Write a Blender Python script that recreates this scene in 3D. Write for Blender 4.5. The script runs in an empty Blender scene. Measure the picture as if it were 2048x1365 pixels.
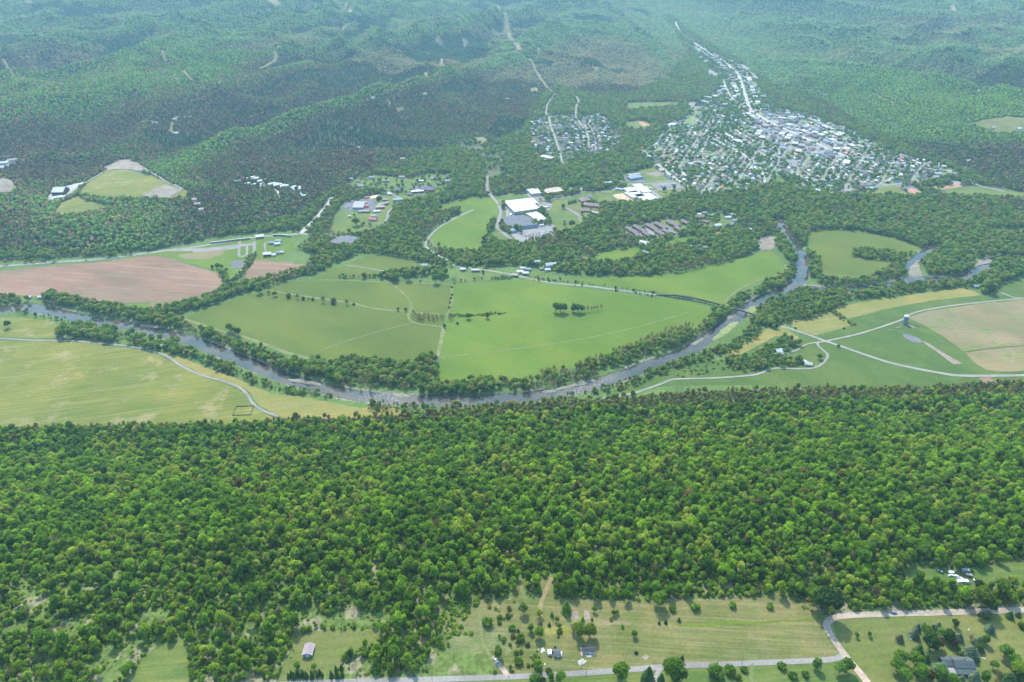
import bpy, bmesh, math, random
import numpy as np
from mathutils import Vector, Matrix, geometry
R = math.radians
S = bpy.context.scene
C = S.collection
random.seed(7); rng = np.random.default_rng(7)

# ---------------------------------------------------------------- camera
H = 690.0; PITCH = R(31.0); FPX = 1450.0
cam_d = bpy.data.cameras.new('camera'); cam = bpy.data.objects.new('camera', cam_d); C.objects.link(cam)
cam.location = (0, 0, H); cam.rotation_euler = (math.pi/2 - PITCH, 0, 0)
cam_d.sensor_width = 36; cam_d.lens = 36*FPX/2048; cam_d.clip_start = 1; cam_d.clip_end = 60000
S.camera = cam
# ---------------------------------------------------------------- sky, sun, exposure
SUN_EL, SUN_AZ = R(50), R(-14)                # azimuth from +Y, negative = left
w = bpy.data.worlds.new('World'); S.world = w; w.use_nodes = True
nt = w.node_tree; bgn = nt.nodes['Background']
sky = nt.nodes.new('ShaderNodeTexSky'); sky.sky_type = 'NISHITA'; sky.sun_disc = False
sky.sun_elevation = SUN_EL; sky.sun_rotation = SUN_AZ; sky.air_density = 1.0; sky.dust_density = 1.5
nt.links.new(sky.outputs[0], bgn.inputs[0]); bgn.inputs[1].default_value = 0.15
sd = bpy.data.lights.new('sun', 'SUN'); sd.energy = 4.7; sd.angle = R(0.5); sd.color = (1, 0.945, 0.84)
sun = bpy.data.objects.new('sun', sd); C.objects.link(sun)
dirn = Vector((math.sin(SUN_AZ)*math.cos(SUN_EL), math.cos(SUN_AZ)*math.cos(SUN_EL), math.sin(SUN_EL)))
sun.rotation_euler = dirn.to_track_quat('Z', 'Y').to_euler(); sun.location = (0, 0, 1500)
S.view_settings.view_transform = 'Standard'; S.view_settings.look = 'None'
S.view_settings.exposure = 1.5; S.view_settings.gamma = 1
S.render.engine = 'CYCLES'
HAZE = 6.0e-5
S.cycles.max_bounces = 6; S.cycles.diffuse_bounces = 2; S.cycles.transmission_bounces = 3
S.cycles.volume_bounces = 2; S.cycles.transparent_max_bounces = 4

# ---------------------------------------------------------------- noise, pixels <-> ground
def hsh(i, j, s):
    n = (i*374761393 + j*668265263 + s*1442695041) & 0x7fffffff
    n = ((n ^ (n >> 13))*1274126177) & 0x7fffffff
    return ((n ^ (n >> 16)) & 0xffff)/65535.0
def vnoise(x, y, s=0):
    xi = np.floor(x).astype(np.int64); yi = np.floor(y).astype(np.int64)
    fx = x-xi; fy = y-yi; fx = fx*fx*(3-2*fx); fy = fy*fy*(3-2*fy)
    a = hsh(xi, yi, s); b = hsh(xi+1, yi, s); c = hsh(xi, yi+1, s); d = hsh(xi+1, yi+1, s)
    return (a*(1-fx)+b*fx)*(1-fy)+(c*(1-fx)+d*fx)*fy
def fbm(x, y, o=4, s=0):
    v = 0; a = 0.5; t = 0
    for k in range(o):
        v = v + a*vnoise(x, y, s+k*17); t += a; a *= 0.5; x = x*2.03+13.7; y = y*2.03+7.1
    return v/t
def sst(a, b, x):
    t = np.clip((x-a)/(b-a), 0, 1); return t*t*(3-2*t)
cp, sp = math.cos(PITCH), math.sin(PITCH)
def project(x, y, z):
    dz = z-H; dep = y*cp - dz*sp; up = y*sp + dz*cp
    return 1024+FPX*x/dep, 682.5-FPX*up/dep, dep
def pray(px, py):
    u = (np.asarray(px, float)-1024)/FPX; v = -(np.asarray(py, float)-682.5)/FPX
    return u, cp+v*sp, -sp+v*cp
def flat(pts, z=0.0):
    p = np.array(pts, float); dx, dy, dz = pray(p[:, 0], p[:, 1]); t = (z-H)/dz
    return np.stack([dx*t, dy*t], 1)
def in_poly(x, y, P):
    P = np.asarray(P, float); r = np.zeros(np.shape(x), bool); j = len(P)-1
    for i in range(len(P)):
        xi, yi = P[i]; xj, yj = P[j]
        if yi != yj:
            c = ((yi > y) != (yj > y)) & (x < (xj-xi)*(y-yi)/(yj-yi)+xi); r ^= c
        j = i
    return r
def dist_line(x, y, P):
    d = np.full(np.shape(x), 1e9)
    for (ax, ay), (bx, by) in zip(P[:-1], P[1:]):
        ux, uy = bx-ax, by-ay; L = ux*ux+uy*uy+1e-9
        t = np.clip(((x-ax)*ux+(y-ay)*uy)/L, 0, 1)
        d = np.minimum(d, (x-ax-t*ux)**2+(y-ay-t*uy)**2)
    return np.sqrt(d)
def zm(ox, oy, s, pts): return [(ox+a/s, oy+b/s) for a, b in pts]
r1 = lambda p: zm(0, 0, 2.926, p)
r2 = lambda p: zm(680, 0, 2.926, p)
r3 = lambda p: zm(1348, 0, 2.926, p)
r4 = lambda p: zm(0, 420, 2.926, p)
r5 = lambda p: zm(680, 420, 2.926, p)
r6 = lambda p: zm(1348, 420, 2.926, p)
rA = lambda p: zm(0, 905, 2.926, p)
rB = lambda p: zm(680, 905, 2.926, p)
rC = lambda p: zm(1348, 905, 2.926, p)
def zo(ox, oy, s=6.827): return lambda p: zm(ox, oy, s, p)

def smooth_line(P, step):
    P = np.array(P, float); Q = np.vstack([2*P[0]-P[1], P, 2*P[-1]-P[-2]]); out = []
    for i in range(1, len(Q)-2):
        p0, p1, p2, p3 = Q[i-1:i+3]; n = max(2, int(np.linalg.norm(p2-p1)/step))
        for k in range(n):
            t = k/n; out.append(0.5*((2*p1)+(p2-p0)*t+(2*p0-5*p1+4*p2-p3)*t*t+(3*p1-p0-3*p2+p3)*t**3))
    out.append(P[-1]); return np.array(out)

# ---------------------------------------------------------------- terrain shape
FGX = flat([(-700, 850), (0, 852), (560, 838), (800, 828), (1000, 812), (1250, 797), (1600, 777), (2048, 768), (2800, 760)])
RIVER_PX = {   # centre line in photo pixels, width in metres
 'main': (r4([(-260, 590), (0, 585), (100, 570), (200, 572), (350, 603), (500, 640), (700, 668), (900, 708), (1040, 740), (1180, 782), (1330, 845), (1480, 905), (1650, 975), (1850, 1030), (2000, 1068)])
          + r5([(150, 1090), (400, 1112), (700, 1110), (950, 1105), (1150, 1085), (1400, 1042), (1600, 990), (1750, 930), (1920, 870), (2030, 840)])
          + r6([(110, 800), (230, 730), (300, 668), (380, 615), (450, 560), (550, 505), (680, 462), (740, 400), (752, 330), (738, 255), (690, 190), (640, 120), (610, 60)]), 27),
 'branch': (r6([(730, 455), (830, 462), (980, 462), (1100, 457), (1230, 447), (1330, 425), (1420, 395), (1380, 345), (1410, 300), (1480, 245), (1520, 215)]), 22),
 'branch2': (r6([(1340, 415), (1440, 405), (1540, 408), (1640, 405), (1740, 385), (1800, 330), (1870, 290), (1960, 285), (2060, 290), (2200, 280)]), 25)}
RIV = {k: (smooth_line(flat(p), 14), wd) for k, (p, wd) in RIVER_PX.items()}
FOOT = flat([(-900, 540), (0, 510), (300, 502), (450, 470), (600, 432), (650, 392), (760, 340), (900, 295), (960, 295), (1045, 262), (1075, 200), (1110, 172), (1180, 190), (1260, 190), (1330, 160), (1372, 105),
              (1345, 62), (1322, 40), (1345, 40), (1372, 58), (1425, 92), (1490, 130), (1560, 180), (1640, 200), (1700, 235), (1770, 275), (1900, 328), (2048, 388), (2600, 520)])
FOOTPOLY = np.vstack([FOOT, [(30000, 3000), (30000, 60000), (-30000, 60000), (-30000, 3000)]])
GORGE = flat([(1395, 92), (1360, 58), (1334, 40), (1300, 22)])
LF = flat([(250, 365)], 40)[0]
def ridges(X, Y):
    sgn = 1-2*sst(500, 1100, X); a = (X*0.84*sgn-Y*0.54); b = (X*0.54*sgn+Y*0.84); wq = 120*(fbm(X/500, Y/500, 2, 31)-.5)
    n_ = .84*vnoise((a+1.5*wq)/300, b/1700, 3)+.16*vnoise((a+wq)/140+3, b/600, 8); rd = 1-np.abs(2*n_-1)*1.8; r2_ = 1-np.abs(2*fbm((b+wq)/240+5, a/420, 2, 23)-1)*2.2
    return rd, r2_
def T(x, y):
    x = np.asarray(x, float); y = np.asarray(y, float); shp = x.shape; x = x.ravel(); y = y.ravel()
    z = np.zeros_like(x)
    m = y < 1100
    if m.any():
        yf = np.interp(x[m], FGX[:, 0], FGX[:, 1]); t = np.clip((yf-y[m])/500, 0, 1)
        z[m] += 160*(t*t*(3-2*t)) + 4*t*(1-t)*9*(fbm(x[m]/90, y[m]/120, 3, 5)-0.5) + 1.6*t*(fbm(x[m]/70, y[m]/70, 2, 9)-.5)
    m = (y > 850) & (y < 2100)
    if m.any():
        for k, (L, wd) in RIV.items():
            b = (L.min(0)-80, L.max(0)+80); q = m & (x > b[0][0]) & (x < b[1][0]) & (y > b[0][1]) & (y < b[1][1])
            if q.any():
                d = dist_line(x[q], y[q], L[::3] if (len(L)-1) % 3 == 0 else np.vstack([L[::3], L[-1]]))
                z[q] = np.minimum(z[q], -3.2*(1-sst(wd*.42, wd*.62, d)))
    m = y > 1350
    if m.any():
        X, Y = x[m], y[m]; d = dist_line(X, Y, FOOT); ins = in_poly(X, Y, FOOTPOLY); d = np.where(ins, d, 0)
        rd, r2_ = ridges(X, Y)
        A = 1-np.exp(-d/300)
        zz = 38*(1-np.exp(-d/130)) + 0.050*d + A*(98*(rd-.4)+40*(r2_-.5)+60*(fbm(X/900, Y/900, 2, 63)-.5)) + 14*A*(fbm(X/110, Y/110, 2, 44)-.5)
        zz *= sst(60, 520, dist_line(X, Y, GORGE))*0.9+0.1
        zz = np.maximum(zz, 0)
        zz += 0.00002*np.maximum(0, Y-4500)**2
        rr = np.hypot(X-LF[0], (Y-LF[1])*0.8); k = 1-sst(120, 330, rr)
        zz = zz*(1-k)+k*(34+26*np.cos(np.clip(rr/240, 0, 1)*np.pi/2)-0.02*(rr))
        z[m] += zz
    return z.reshape(shp)
TS = np.geomspace(330, 14000, 520)
def hit(pts):
    p = np.array(pts, float).reshape(-1, 2); dx, dy, dz = pray(p[:, 0], p[:, 1])
    t = TS[None, :]; X = dx[:, None]*t; Y = dy[:, None]*t; Z = H+dz[:, None]*t
    g = Z-T(X, Y); i = np.argmax(g < 0, 1); i = np.where((g < 0).any(1), i, len(TS)-1); i = np.maximum(i, 1)
    n = np.arange(len(p)); g0 = g[n, i-1]; g1 = g[n, i]; f = np.clip(g0/(g0-g1+1e-9), 0, 1)
    tt = TS[i-1]+(TS[i]-TS[i-1])*f
    for _ in range(4):
        x, y, z = dx*tt, dy*tt, H+dz*tt; tt = tt+(z-T(x, y))/np.maximum(-dz, .03)*0.8
    x, y = dx*tt, dy*tt
    return np.stack([x, y, T(x, y)], 1)

# ---------------------------------------------------------------- object helpers
def tag(o, label=None, cat=None, group=None, kind=None):
    if label: o['label'] = label
    if cat: o['category'] = cat
    if group: o['group'] = group
    if kind: o['kind'] = kind
    return o
def link(o, parent=None):
    C.objects.link(o)
    if parent is not None: o.parent = parent
    return o
def mesh_np(name, V, F, mats, smooth=False, mi=None):
    """V (n,3), F list/array of tris or quads"""
    me = bpy.data.meshes.new(name); F = np.asarray(F); n = F.shape[1]
    me.vertices.add(len(V)); me.vertices.foreach_set('co', np.asarray(V, np.float32).ravel())
    me.loops.add(F.size); me.loops.foreach_set('vertex_index', F.ravel().astype(np.int32))
    me.polygons.add(len(F)); me.polygons.foreach_set('loop_start', np.arange(0, F.size, n, dtype=np.int32))
    me.polygons.foreach_set('loop_total', np.full(len(F), n, np.int32))
    if mi is not None: me.polygons.foreach_set('material_index', np.asarray(mi, np.int32))
    me.update(calc_edges=True)
    for m in mats: me.materials.append(m)
    me.polygons.foreach_set('use_smooth', np.full(len(F), smooth))
    return me
def obj(name, me, parent=None): return link(bpy.data.objects.new(name, me), parent)
def structure(name, me, label=None):
    o = obj(name, me); o['kind'] = 'structure'
    if label: o['label'] = label
    return o

# ---------------------------------------------------------------- materials
def newmat(name):
    m = bpy.data.materials.new(name); m.use_nodes = True; t = m.node_tree
    b = t.nodes['Principled BSDF']; b.inputs['Specular IOR Level'].default_value = 0.2
    return m, t, b
def N(t, k, **kw):
    n = t.nodes.new(k)
    for a, v in kw.items(): setattr(n, a, v)
    return n
def pos(t, scale=(1, 1, 1), rot=0.0):
    g = N(t, 'ShaderNodeNewGeometry'); mp = N(t, 'ShaderNodeMapping'); mp.vector_type = 'TEXTURE' if False else 'POINT'
    mp.inputs['Rotation'].default_value = (0, 0, rot); mp.inputs['Scale'].default_value = scale
    if rot:
        mq = N(t, 'ShaderNodeMapping'); mq.inputs['Rotation'].default_value = (0, 0, rot)
        t.links.new(g.outputs['Position'], mq.inputs['Vector']); mp.inputs['Rotation'].default_value = (0, 0, 0)
        t.links.new(mq.outputs[0], mp.inputs['Vector'])
    else: t.links.new(g.outputs['Position'], mp.inputs['Vector'])
    return mp.outputs[0]
def noise(t, vec, scale, detail=4, rough=0.55):
    n = N(t, 'ShaderNodeTexNoise'); n.inputs['Scale'].default_value = scale; n.inputs['Detail'].default_value = detail
    n.inputs['Roughness'].default_value = rough; t.links.new(vec, n.inputs['Vector']); return n.outputs['Fac']
def ramp(t, fac, a, b, ca, cb):
    r = N(t, 'ShaderNodeMapRange'); r.inputs[1].default_value = a; r.inputs[2].default_value = b; r.inputs[3].default_value = 0; r.inputs[4].default_value = 1
    r.interpolation_type = 'SMOOTHSTEP'
    t.links.new(fac, r.inputs[0]); return mix(t, r.outputs[0], ca, cb)
def mix(t, fac, a, b, mode='MIX'):
    m = N(t, 'ShaderNodeMix', data_type='RGBA', blend_type=mode)
    for s, v in ((m.inputs[0], fac), (m.inputs[6], a), (m.inputs[7], b)):
        if hasattr(v, 'links') or isinstance(v, bpy.types.NodeSocket): t.links.new(v, s)
        elif isinstance(v, (int, float)): s.default_value = v
        else: s.default_value = (*v, 1)
    return m.outputs[2]
def ground_mat(name, c1, c2, c3=None, streak=None, s1=0.012, s2=0.25, c4=None, rough=0.95):
    """field / soil / asphalt: large patches c1-c2, fine grain, optional streaks along an angle towards c3, blotches c4"""
    m, t, b = newmat(name); p = pos(t)
    col = ramp(t, noise(t, p, s1, 5, .6), .38, .62, c1, c2)
    if c4: col = mix(t, ramp(t, noise(t, p, s1*2.7, 6, .7), .52, .66, (0, 0, 0), (1, 1, 1)), col, c4)
    if streak is not None:
        q = pos(t, (0.012, 0.55, 1), R(streak)); col = mix(t, ramp(t, noise(t, q, 1.0, 4, .7), .45, .75, (0, 0, 0), (.65, .65, .65)), col, c3)
        q2 = pos(t, (0.004, 0.09, 1), R(streak)); col = mix(t, ramp(t, noise(t, q2, 1.0, 3, .6), .5, .7, (0, 0, 0), (.35, .35, .35)), col, c3)
    if streak is not None:
        q3 = pos(t, (1, 1, 1), R(streak)); wv = N(t, 'ShaderNodeTexWave'); wv.bands_direction = 'Y'; wv.inputs['Scale'].default_value = .035; wv.inputs['Distortion'].default_value = 2.5; wv.inputs['Detail'].default_value = 3; wv.inputs['Detail Scale'].default_value = .15
        t.links.new(q3, wv.inputs['Vector']); col = mix(t, .28, col, ramp(t, wv.outputs['Fac'], .1, .9, (.70, .74, .72), (1.0, 1.0, 1.0)), 'MULTIPLY')
        col = mix(t, .8, col, ramp(t, noise(t, pos(t, (.004, .012, 1), R(streak+25)), 1.0, 5, .62), .4, .62, (.80, .88, .84), (1.08, 1.0, .96)), 'MULTIPLY')
    g = noise(t, p, s2, 3, .7); col = mix(t, 0.55, col, ramp(t, g, .3, .7, (.55, .55, .55), (1.0, 1.0, 1.0)), 'MULTIPLY')
    t.links.new(col, b.inputs['Base Color']); b.inputs['Roughness'].default_value = rough
    return m
def plain(name, col, rough=0.7, var=0.12, metallic=0.0, spec=0.3, scale=0.6):
    m, t, b = newmat(name); p = pos(t)
    c = mix(t, noise(t, p, scale, 4, .6), [v*(1-var*1.6) for v in col], [min(1, v*(1+var)) for v in col])
    t.links.new(c, b.inputs['Base Color']); b.inputs['Roughness'].default_value = rough; b.inputs['Metallic'].default_value = metallic
    b.inputs['Specular IOR Level'].default_value = spec
    return m
def metal_roof(name, col, rib=0.6):
    m, t, b = newmat(name); tc = N(t, 'ShaderNodeTexCoord'); wv = N(t, 'ShaderNodeTexWave'); wv.inputs['Scale'].default_value = rib; wv.bands_direction = 'X'
    t.links.new(tc.outputs['Object'], wv.inputs['Vector']); nz = noise(t, tc.outputs['Object'], .35, 5, .65)
    c = mix(t, nz, [v*.62 for v in col], [min(1, v*1.1) for v in col]); c = mix(t, ramp(t, wv.outputs['Fac'], .75, 1, (0, 0, 0), (.25, .25, .25)), c, [v*.6 for v in col])
    t.links.new(c, b.inputs['Base Color']); b.inputs['Roughness'].default_value = .62; b.inputs['Specular IOR Level'].default_value = .2
    return m
def leaf_mat(name, trans=0.3, var=0.5):
    m = bpy.data.materials.new(name); m.use_nodes = True; t = m.node_tree; t.nodes.remove(t.nodes['Principled BSDF'])
    at = N(t, 'ShaderNodeAttribute', attribute_type='INSTANCER', attribute_name='tint')
    v = N(t, 'ShaderNodeAttribute', attribute_type='GEOMETRY', attribute_name='v')
    p = pos(t); nz = noise(t, p, .22, 3, .6)
    col = mix(t, 1.0, at.outputs['Color'], ramp(t, v.outputs['Fac'], 0, 1, (1.15-var, 1.15-var*.95, 1.1-var*.8), (1.15+var*1.2, 1.15+var*1.1, 1.1+var*.5)), 'MULTIPLY')
    col = mix(t, 1.0, col, ramp(t, nz, .3, .7, (.94, .90, .62), (1.33, 1.26, .82)), 'MULTIPLY')
    d = N(t, 'ShaderNodeBsdfDiffuse'); tr = N(t, 'ShaderNodeBsdfTranslucent'); ms = N(t, 'ShaderNodeMixShader'); ms.inputs[0].default_value = trans
    t.links.new(col, d.inputs[0]); c2 = mix(t, 1.0, col, (1.6, 1.6, .7), 'MULTIPLY'); t.links.new(c2, tr.inputs[0])
    t.links.new(d.outputs[0], ms.inputs[1]); t.links.new(tr.outputs[0], ms.inputs[2]); t.links.new(ms.outputs[0], t.nodes['Material Output'].inputs[0])
    return m
M = {}
M['leaf'] = leaf_mat('leaves', .5); M['twig'] = leaf_mat('bare_twigs', .15, .35); M['needle'] = leaf_mat('needles', .12, .55)
M['bark'] = plain('bark', (.12, .095, .075), .9, .3, scale=2)
M['barkpale'] = plain('pale_bark', (.30, .26, .23), .9, .3, scale=2)

# ---------------------------------------------------------------- ground materials
GRASS = (.072, .125, .022)
M['green_bright'] = ground_mat('green_field', (.094, .150, .010), (.125, .182, .015), (.13, .155, .03), 12, .006, .3)
M['green_olive'] = ground_mat('olive_field', (.092, .122, .014), (.112, .142, .016), (.12, .13, .03), 12, .006, .3)
M['hay'] = ground_mat('hay_field', (.125, .145, .018), (.175, .175, .026), (.30, .26, .10), -15, .008, .35, c4=(.26, .215, .09))
M['hay_gold'] = ground_mat('gold_field', (0.200, 0.188, 0.036), (0.248, 0.208, 0.048), (.33, .25, .13), -14, .012, .35, c4=(.19, .19, .04))
M['plough'] = ground_mat('ploughed_soil', (.190, .108, .062), (.235, .140, .085), (.40, .27, .205), 8, .005, .3)
M['stubble'] = ground_mat('stubble_field', (0.216, 0.160, 0.084), (0.248, 0.192, 0.104), (.17, .19, .05), -10, .011, .3, c4=(.14, .19, .04))
M['lawn'] = ground_mat('lawn', (0.084, 0.132, 0.024), (0.124, 0.156, 0.034), (.21, .21, .07), -6, .03, .5)
M['meadow'] = ground_mat('meadow', (0.100, 0.120, 0.028), (0.160, 0.152, 0.052), (.27, .22, .11), 4, .03, .35, c4=(.105, .145, .035))
M['drylawn'] = ground_mat('dry_lawn', (0.132, 0.148, 0.034), (0.172, 0.164, 0.052), (.13, .15, .035), -8, .02, .35, c4=(.13, .165, .032))
M['pasture'] = ground_mat('pasture', (.066, .112, .018), (.085, .130, .022), (.11, .13, .03), 20, .012, .25, c4=(.10, .15, .035))
M['asphalt'] = ground_mat('asphalt', (.13, .125, .135), (.17, .16, .17), None, None, .03, .5)
M['road_old'] = ground_mat('worn_asphalt', (.205, .185, .165), (.265, .24, .215), None, None, .03, .6)
M['gravel'] = ground_mat('gravel', (.22, .21, .17), (.28, .265, .22), None, None, .03, .6)
M['dirtroad'] = ground_mat('dirt_road', (.36, .27, .21), (.44, .34, .27), (.25, .2, .15), 0, .05, .4)
M['palegravel'] = ground_mat('pale_gravel', (.33, .31, .27), (.42, .40, .35), None, None, .03, .4)
M['tan'] = ground_mat('bare_tan_soil', (.42, .30, .19), (.55, .42, .28), None, None, .03, .4)
M['redsoil'] = ground_mat('red_soil', (.34, .16, .09), (.45, .25, .16), None, None, .05, .4)
M['cobble'] = ground_mat('gravel_bar', (.17, .15, .115), (.25, .22, .17), None, None, .05, .4, c4=(.2, .22, .07))
M['bar'] = ground_mat('grassy_bar', (.16, .19, .055), (.22, .23, .08), None, None, .03, .3, c4=(.33, .29, .2))
M['track'] = ground_mat('worn_grass', (.13, .155, .05), (.19, .19, .075), None, None, .05, .4)
M['mud'] = ground_mat('dried_mud', (.20, .155, .115), (.27, .22, .17), None, None, .05, .4)
M['hedge_strip'] = ground_mat('rough_strip', (.16, .16, .07), (.25, .22, .13), None, None, .05, .3)

CLEAR = []       # world polygons kept free of woodland
def closed_smooth(P, step, corner=False):
    P = np.array(P, float); n = len(P); out = []
    for i in range(n):
        p0, p1, p2, p3 = P[i-1], P[i], P[(i+1) % n], P[(i+2) % n]; L = np.linalg.norm(p2-p1); k = max(1, int(L/step))
        for j in range(k):
            t = j/k
            if corner: q = p1+(p2-p1)*t
            else:
                q = 0.5*((2*p1)+(p2-p0)*t+(2*p0-5*p1+4*p2-p3)*t*t+(3*p1-p0-3*p2+p3)*t**3)
                q = q*.5+(p1+(p2-p1)*t)*.5
            out.append(q)
    return np.array(out)
def drape_poly(W, off, cell):
    bm = bmesh.new(); vs = [bm.verts.new((x, y, 0)) for x, y in W]; bm.faces.new(vs)
    x0, y0 = W.min(0); x1, y1 = W.max(0)
    for k in range(math.ceil(x0/cell), int(x1/cell)+1):
        bmesh.ops.bisect_plane(bm, geom=bm.verts[:]+bm.edges[:]+bm.faces[:], plane_co=(k*cell, 0, 0), plane_no=(1, 0, 0))
    for k in range(math.ceil(y0/cell), int(y1/cell)+1):
        bmesh.ops.bisect_plane(bm, geom=bm.verts[:]+bm.edges[:]+bm.faces[:], plane_co=(0, k*cell, 0), plane_no=(0, 1, 0))
    bmesh.ops.triangulate(bm, faces=bm.faces[:])
    co = np.array([v.co[:] for v in bm.verts]); z = T(co[:, 0], co[:, 1])+off
    for v, q in zip(bm.verts, z): v.co.z = q
    for f in bm.faces:
        if f.normal.z < 0: f.normal_flip()
    return bm
def sheet(name, px, mat, off=.10, cell=None, corner=True, clear=True, jit=1.2, label=None):
    W = hit(px)[:, :2]; far = W[:, 1].mean()
    W = closed_smooth(W, 5 if far < 800 else 14, corner)
    if jit:
        sc = 1 if far < 800 else 2.2
        W = W+np.stack([fbm(W[:, 0]/(6*sc), W[:, 1]/(6*sc), 2, 91)-.5, fbm(W[:, 0]/(6*sc), W[:, 1]/(6*sc), 2, 77)-.5], 1)*2*jit*sc
    if clear: CLEAR.append(W)
    if cell is None: cell = 5 if far < 900 else (18 if far < 2000 else 26)
    bm = drape_poly(W, off*(1 if far < 900 else 2.2), cell); me = bpy.data.meshes.new(name); bm.to_mesh(me); bm.free(); me.materials.append(M[mat])
    return structure(name, me, label)
ROADS = []
def ribbon(name, px, width, mat, off=.2, step=None, world=None, label=None, keep=True, wob=0.0):
    W = hit(px)[:, :2] if world is None else np.array(world, float)
    far = W[:, 1].mean(); L = smooth_line(W, step or (4 if far < 900 else 9))
    d = np.gradient(L, axis=0); d /= np.linalg.norm(d, axis=1)[:, None]+1e-9; n = np.stack([-d[:, 1], d[:, 0]], 1)
    wv = width/2*(1+wob*(fbm(np.arange(len(L))/4., np.zeros(len(L)), 2, 3)-.5))[:, None]
    cols = [L+n*wv*s for s in (-1, 0, 1)]
    V = np.concatenate([np.column_stack([c, T(c[:, 0], c[:, 1])+off*(1 if far < 900 else 2.0)]) for c in cols]); k = len(L)
    F = [(a*k+i, (a+1)*k+i, (a+1)*k+i+1, a*k+i+1) for a in range(2) for i in range(k-1)]
    F = [f[::-1] for f in F]
    if keep: ROADS.append((L, width/2))
    return structure(name, mesh_np(name, V, F, [M[mat]]), label)

# ---------------------------------------------------------------- fields (traced, laid on the ground)
sheet('field', [(-300, 676), (0, 681), (60, 683), (130, 684), (200, 688)]+r4([(640, 800), (760, 812), (860, 830), (960, 865), (1080, 930), (1200, 985), (1330, 1020), (1420, 1065), (1460, 1110), (1490, 1160), (1560, 1195), (1640, 1225), (1400, 1260), (900, 1260), (450, 1275), (0, 1290), (-900, 1290)]), 'hay', .08)
sheet('field', r4([(-700, 640), (0, 632), (120, 628), (260, 645), (380, 670), (400, 705), (380, 740), (300, 752), (150, 748), (0, 742), (-700, 735)]), 'hay', .08)
sheet('field', r4([(900, 830), (1000, 845), (1090, 880), (1200, 920), (1320, 965), (1450, 1020), (1600, 1080), (1800, 1100), (2000, 1140), (2100, 1160)])+[(770, 812), (830, 828), (700, 838), (580, 838)]+r4([(1640, 1215), (1520, 1150), (1470, 1080), (1430, 1045), (1330, 1005), (1200, 970), (1090, 918), (980, 855)]), 'hay_gold', .08)
sheet('ploughed_field', r4([(-500, 350), (0, 360), (240, 335), (620, 305), (820, 275), (900, 270), (1010, 285), (1110, 325), (1220, 355), (1290, 385), (1310, 460), (1280, 500), (1180, 525), (880, 541), (660, 550), (540, 543), (480, 518), (0, 496), (-500, 480)]), 'plough', .08)
sheet('ploughed_field', r4([(885, 547), (1180, 530), (1120, 560), (970, 605), (840, 600)]), 'plough', .08)
sheet('grass_strip', r4([(0, 500), (470, 522), (530, 548), (660, 556), (885, 547), (835, 594), (760, 592), (560, 570), (400, 530), (0, 512)]), 'green_bright', .06)
sheet('ploughed_field', zo(450, 440)([(400, 560), (560, 550), (720, 575), (920, 580), (960, 610), (1210, 600), (1240, 680), (900, 760), (600, 830), (430, 870), (250, 850), (290, 700), (350, 650)]), 'plough', .10)
sheet('lawn', r4([(820, 272), (900, 245), (1050, 222), (1300, 200), (1490, 165), (1725, 165), (1720, 225), (1640, 292), (1540, 296), (1490, 300), (1440, 345), (1350, 412), (1310, 400), (1240, 345), (1120, 318), (1010, 281), (900, 266)]), 'green_bright', .05)
sheet('bare_patch', r4([(1040, 265), (1200, 243), (1320, 236), (1290, 268), (1190, 292), (1085, 290)]), 'stubble', .10)
sheet('gravel_pad', r4([(1365, 300), (1440, 294), (1420, 342), (1348, 342)]), 'asphalt', .12, jit=.3)
# the wide bottom land, two crops
sheet('field', r4([(1080, 640), (1200, 590), (1320, 545), (1420, 508), (1560, 460), (1660, 425), (1800, 417)])+r5([(0, 415), (300, 430), (645, 437), (645, 560), (622, 600), (606, 690), (575, 860), (440, 905), (200, 905), (0, 890)])+r4([(1880, 880), (1720, 850), (1560, 790), (1420, 742), (1300, 715), (1180, 690)]), 'green_olive', .08)
sheet('field', r5([(657, 437), (900, 425), (1050, 413), (1130, 405), (1250, 440), (1450, 468), (1640, 495), (1850, 515)])+r6([(0, 530), (150, 560), (285, 585), (200, 650), (100, 710), (0, 745)])+r5([(1950, 735), (1820, 790), (1700, 815), (1560, 870), (1430, 900), (1250, 955), (1100, 990), (900, 1000), (700, 1025), (540, 1018), (585, 900), (618, 690), (640, 600), (655, 560)]), 'green_bright', .08)
sheet('field', r5([(1300, 412), (1500, 400), (1700, 390), (2048, 362)])+r6([(120, 345), (340, 300), (480, 262), (565, 237), (620, 290), (640, 345), (600, 388), (500, 418), (400, 465), (330, 505), (285, 560), (150, 530), (0, 498)])+r5([(1850, 480), (1640, 455), (1450, 432)]), 'green_bright', .08)
sheet('field', zo(640, 320)([(1650, 610), (1850, 560), (2048, 510)])+[(960, 396), (985, 393), (996, 400), (997, 432), (978, 450), (974, 478), (972, 496), (950, 509), (925, 506), (896, 500), (872, 490), (860, 480), (872, 462), (892, 445), (925, 424), (915, 418), (885, 424)], 'green_bright', .08)
sheet('field', r5([(20, 322), (180, 262), (300, 270), (450, 300), (480, 335), (300, 366), (200, 350)]), 'green_olive', .08)
sheet('field', r5([(-60, 345), (30, 328), (200, 355), (290, 370), (330, 400), (0, 408), (-160, 405)]), 'green_olive', .08)
sheet('lawn', r5([(690, 380), (900, 362), (1010, 388), (900, 412), (690, 425)]), 'lawn', .08)
sheet('field', r5([(1465, 300), (1500, 262), (1600, 232), (1740, 215), (1762, 250), (1735, 285), (1600, 312), (1480, 312)]), 'green_bright', .08)
sheet('field', r5([(1120, 385), (1200, 340), (1330, 300), (1440, 268), (1462, 300), (1330, 325), (1240, 345), (1190, 372)]), 'hay', .08)
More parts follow.
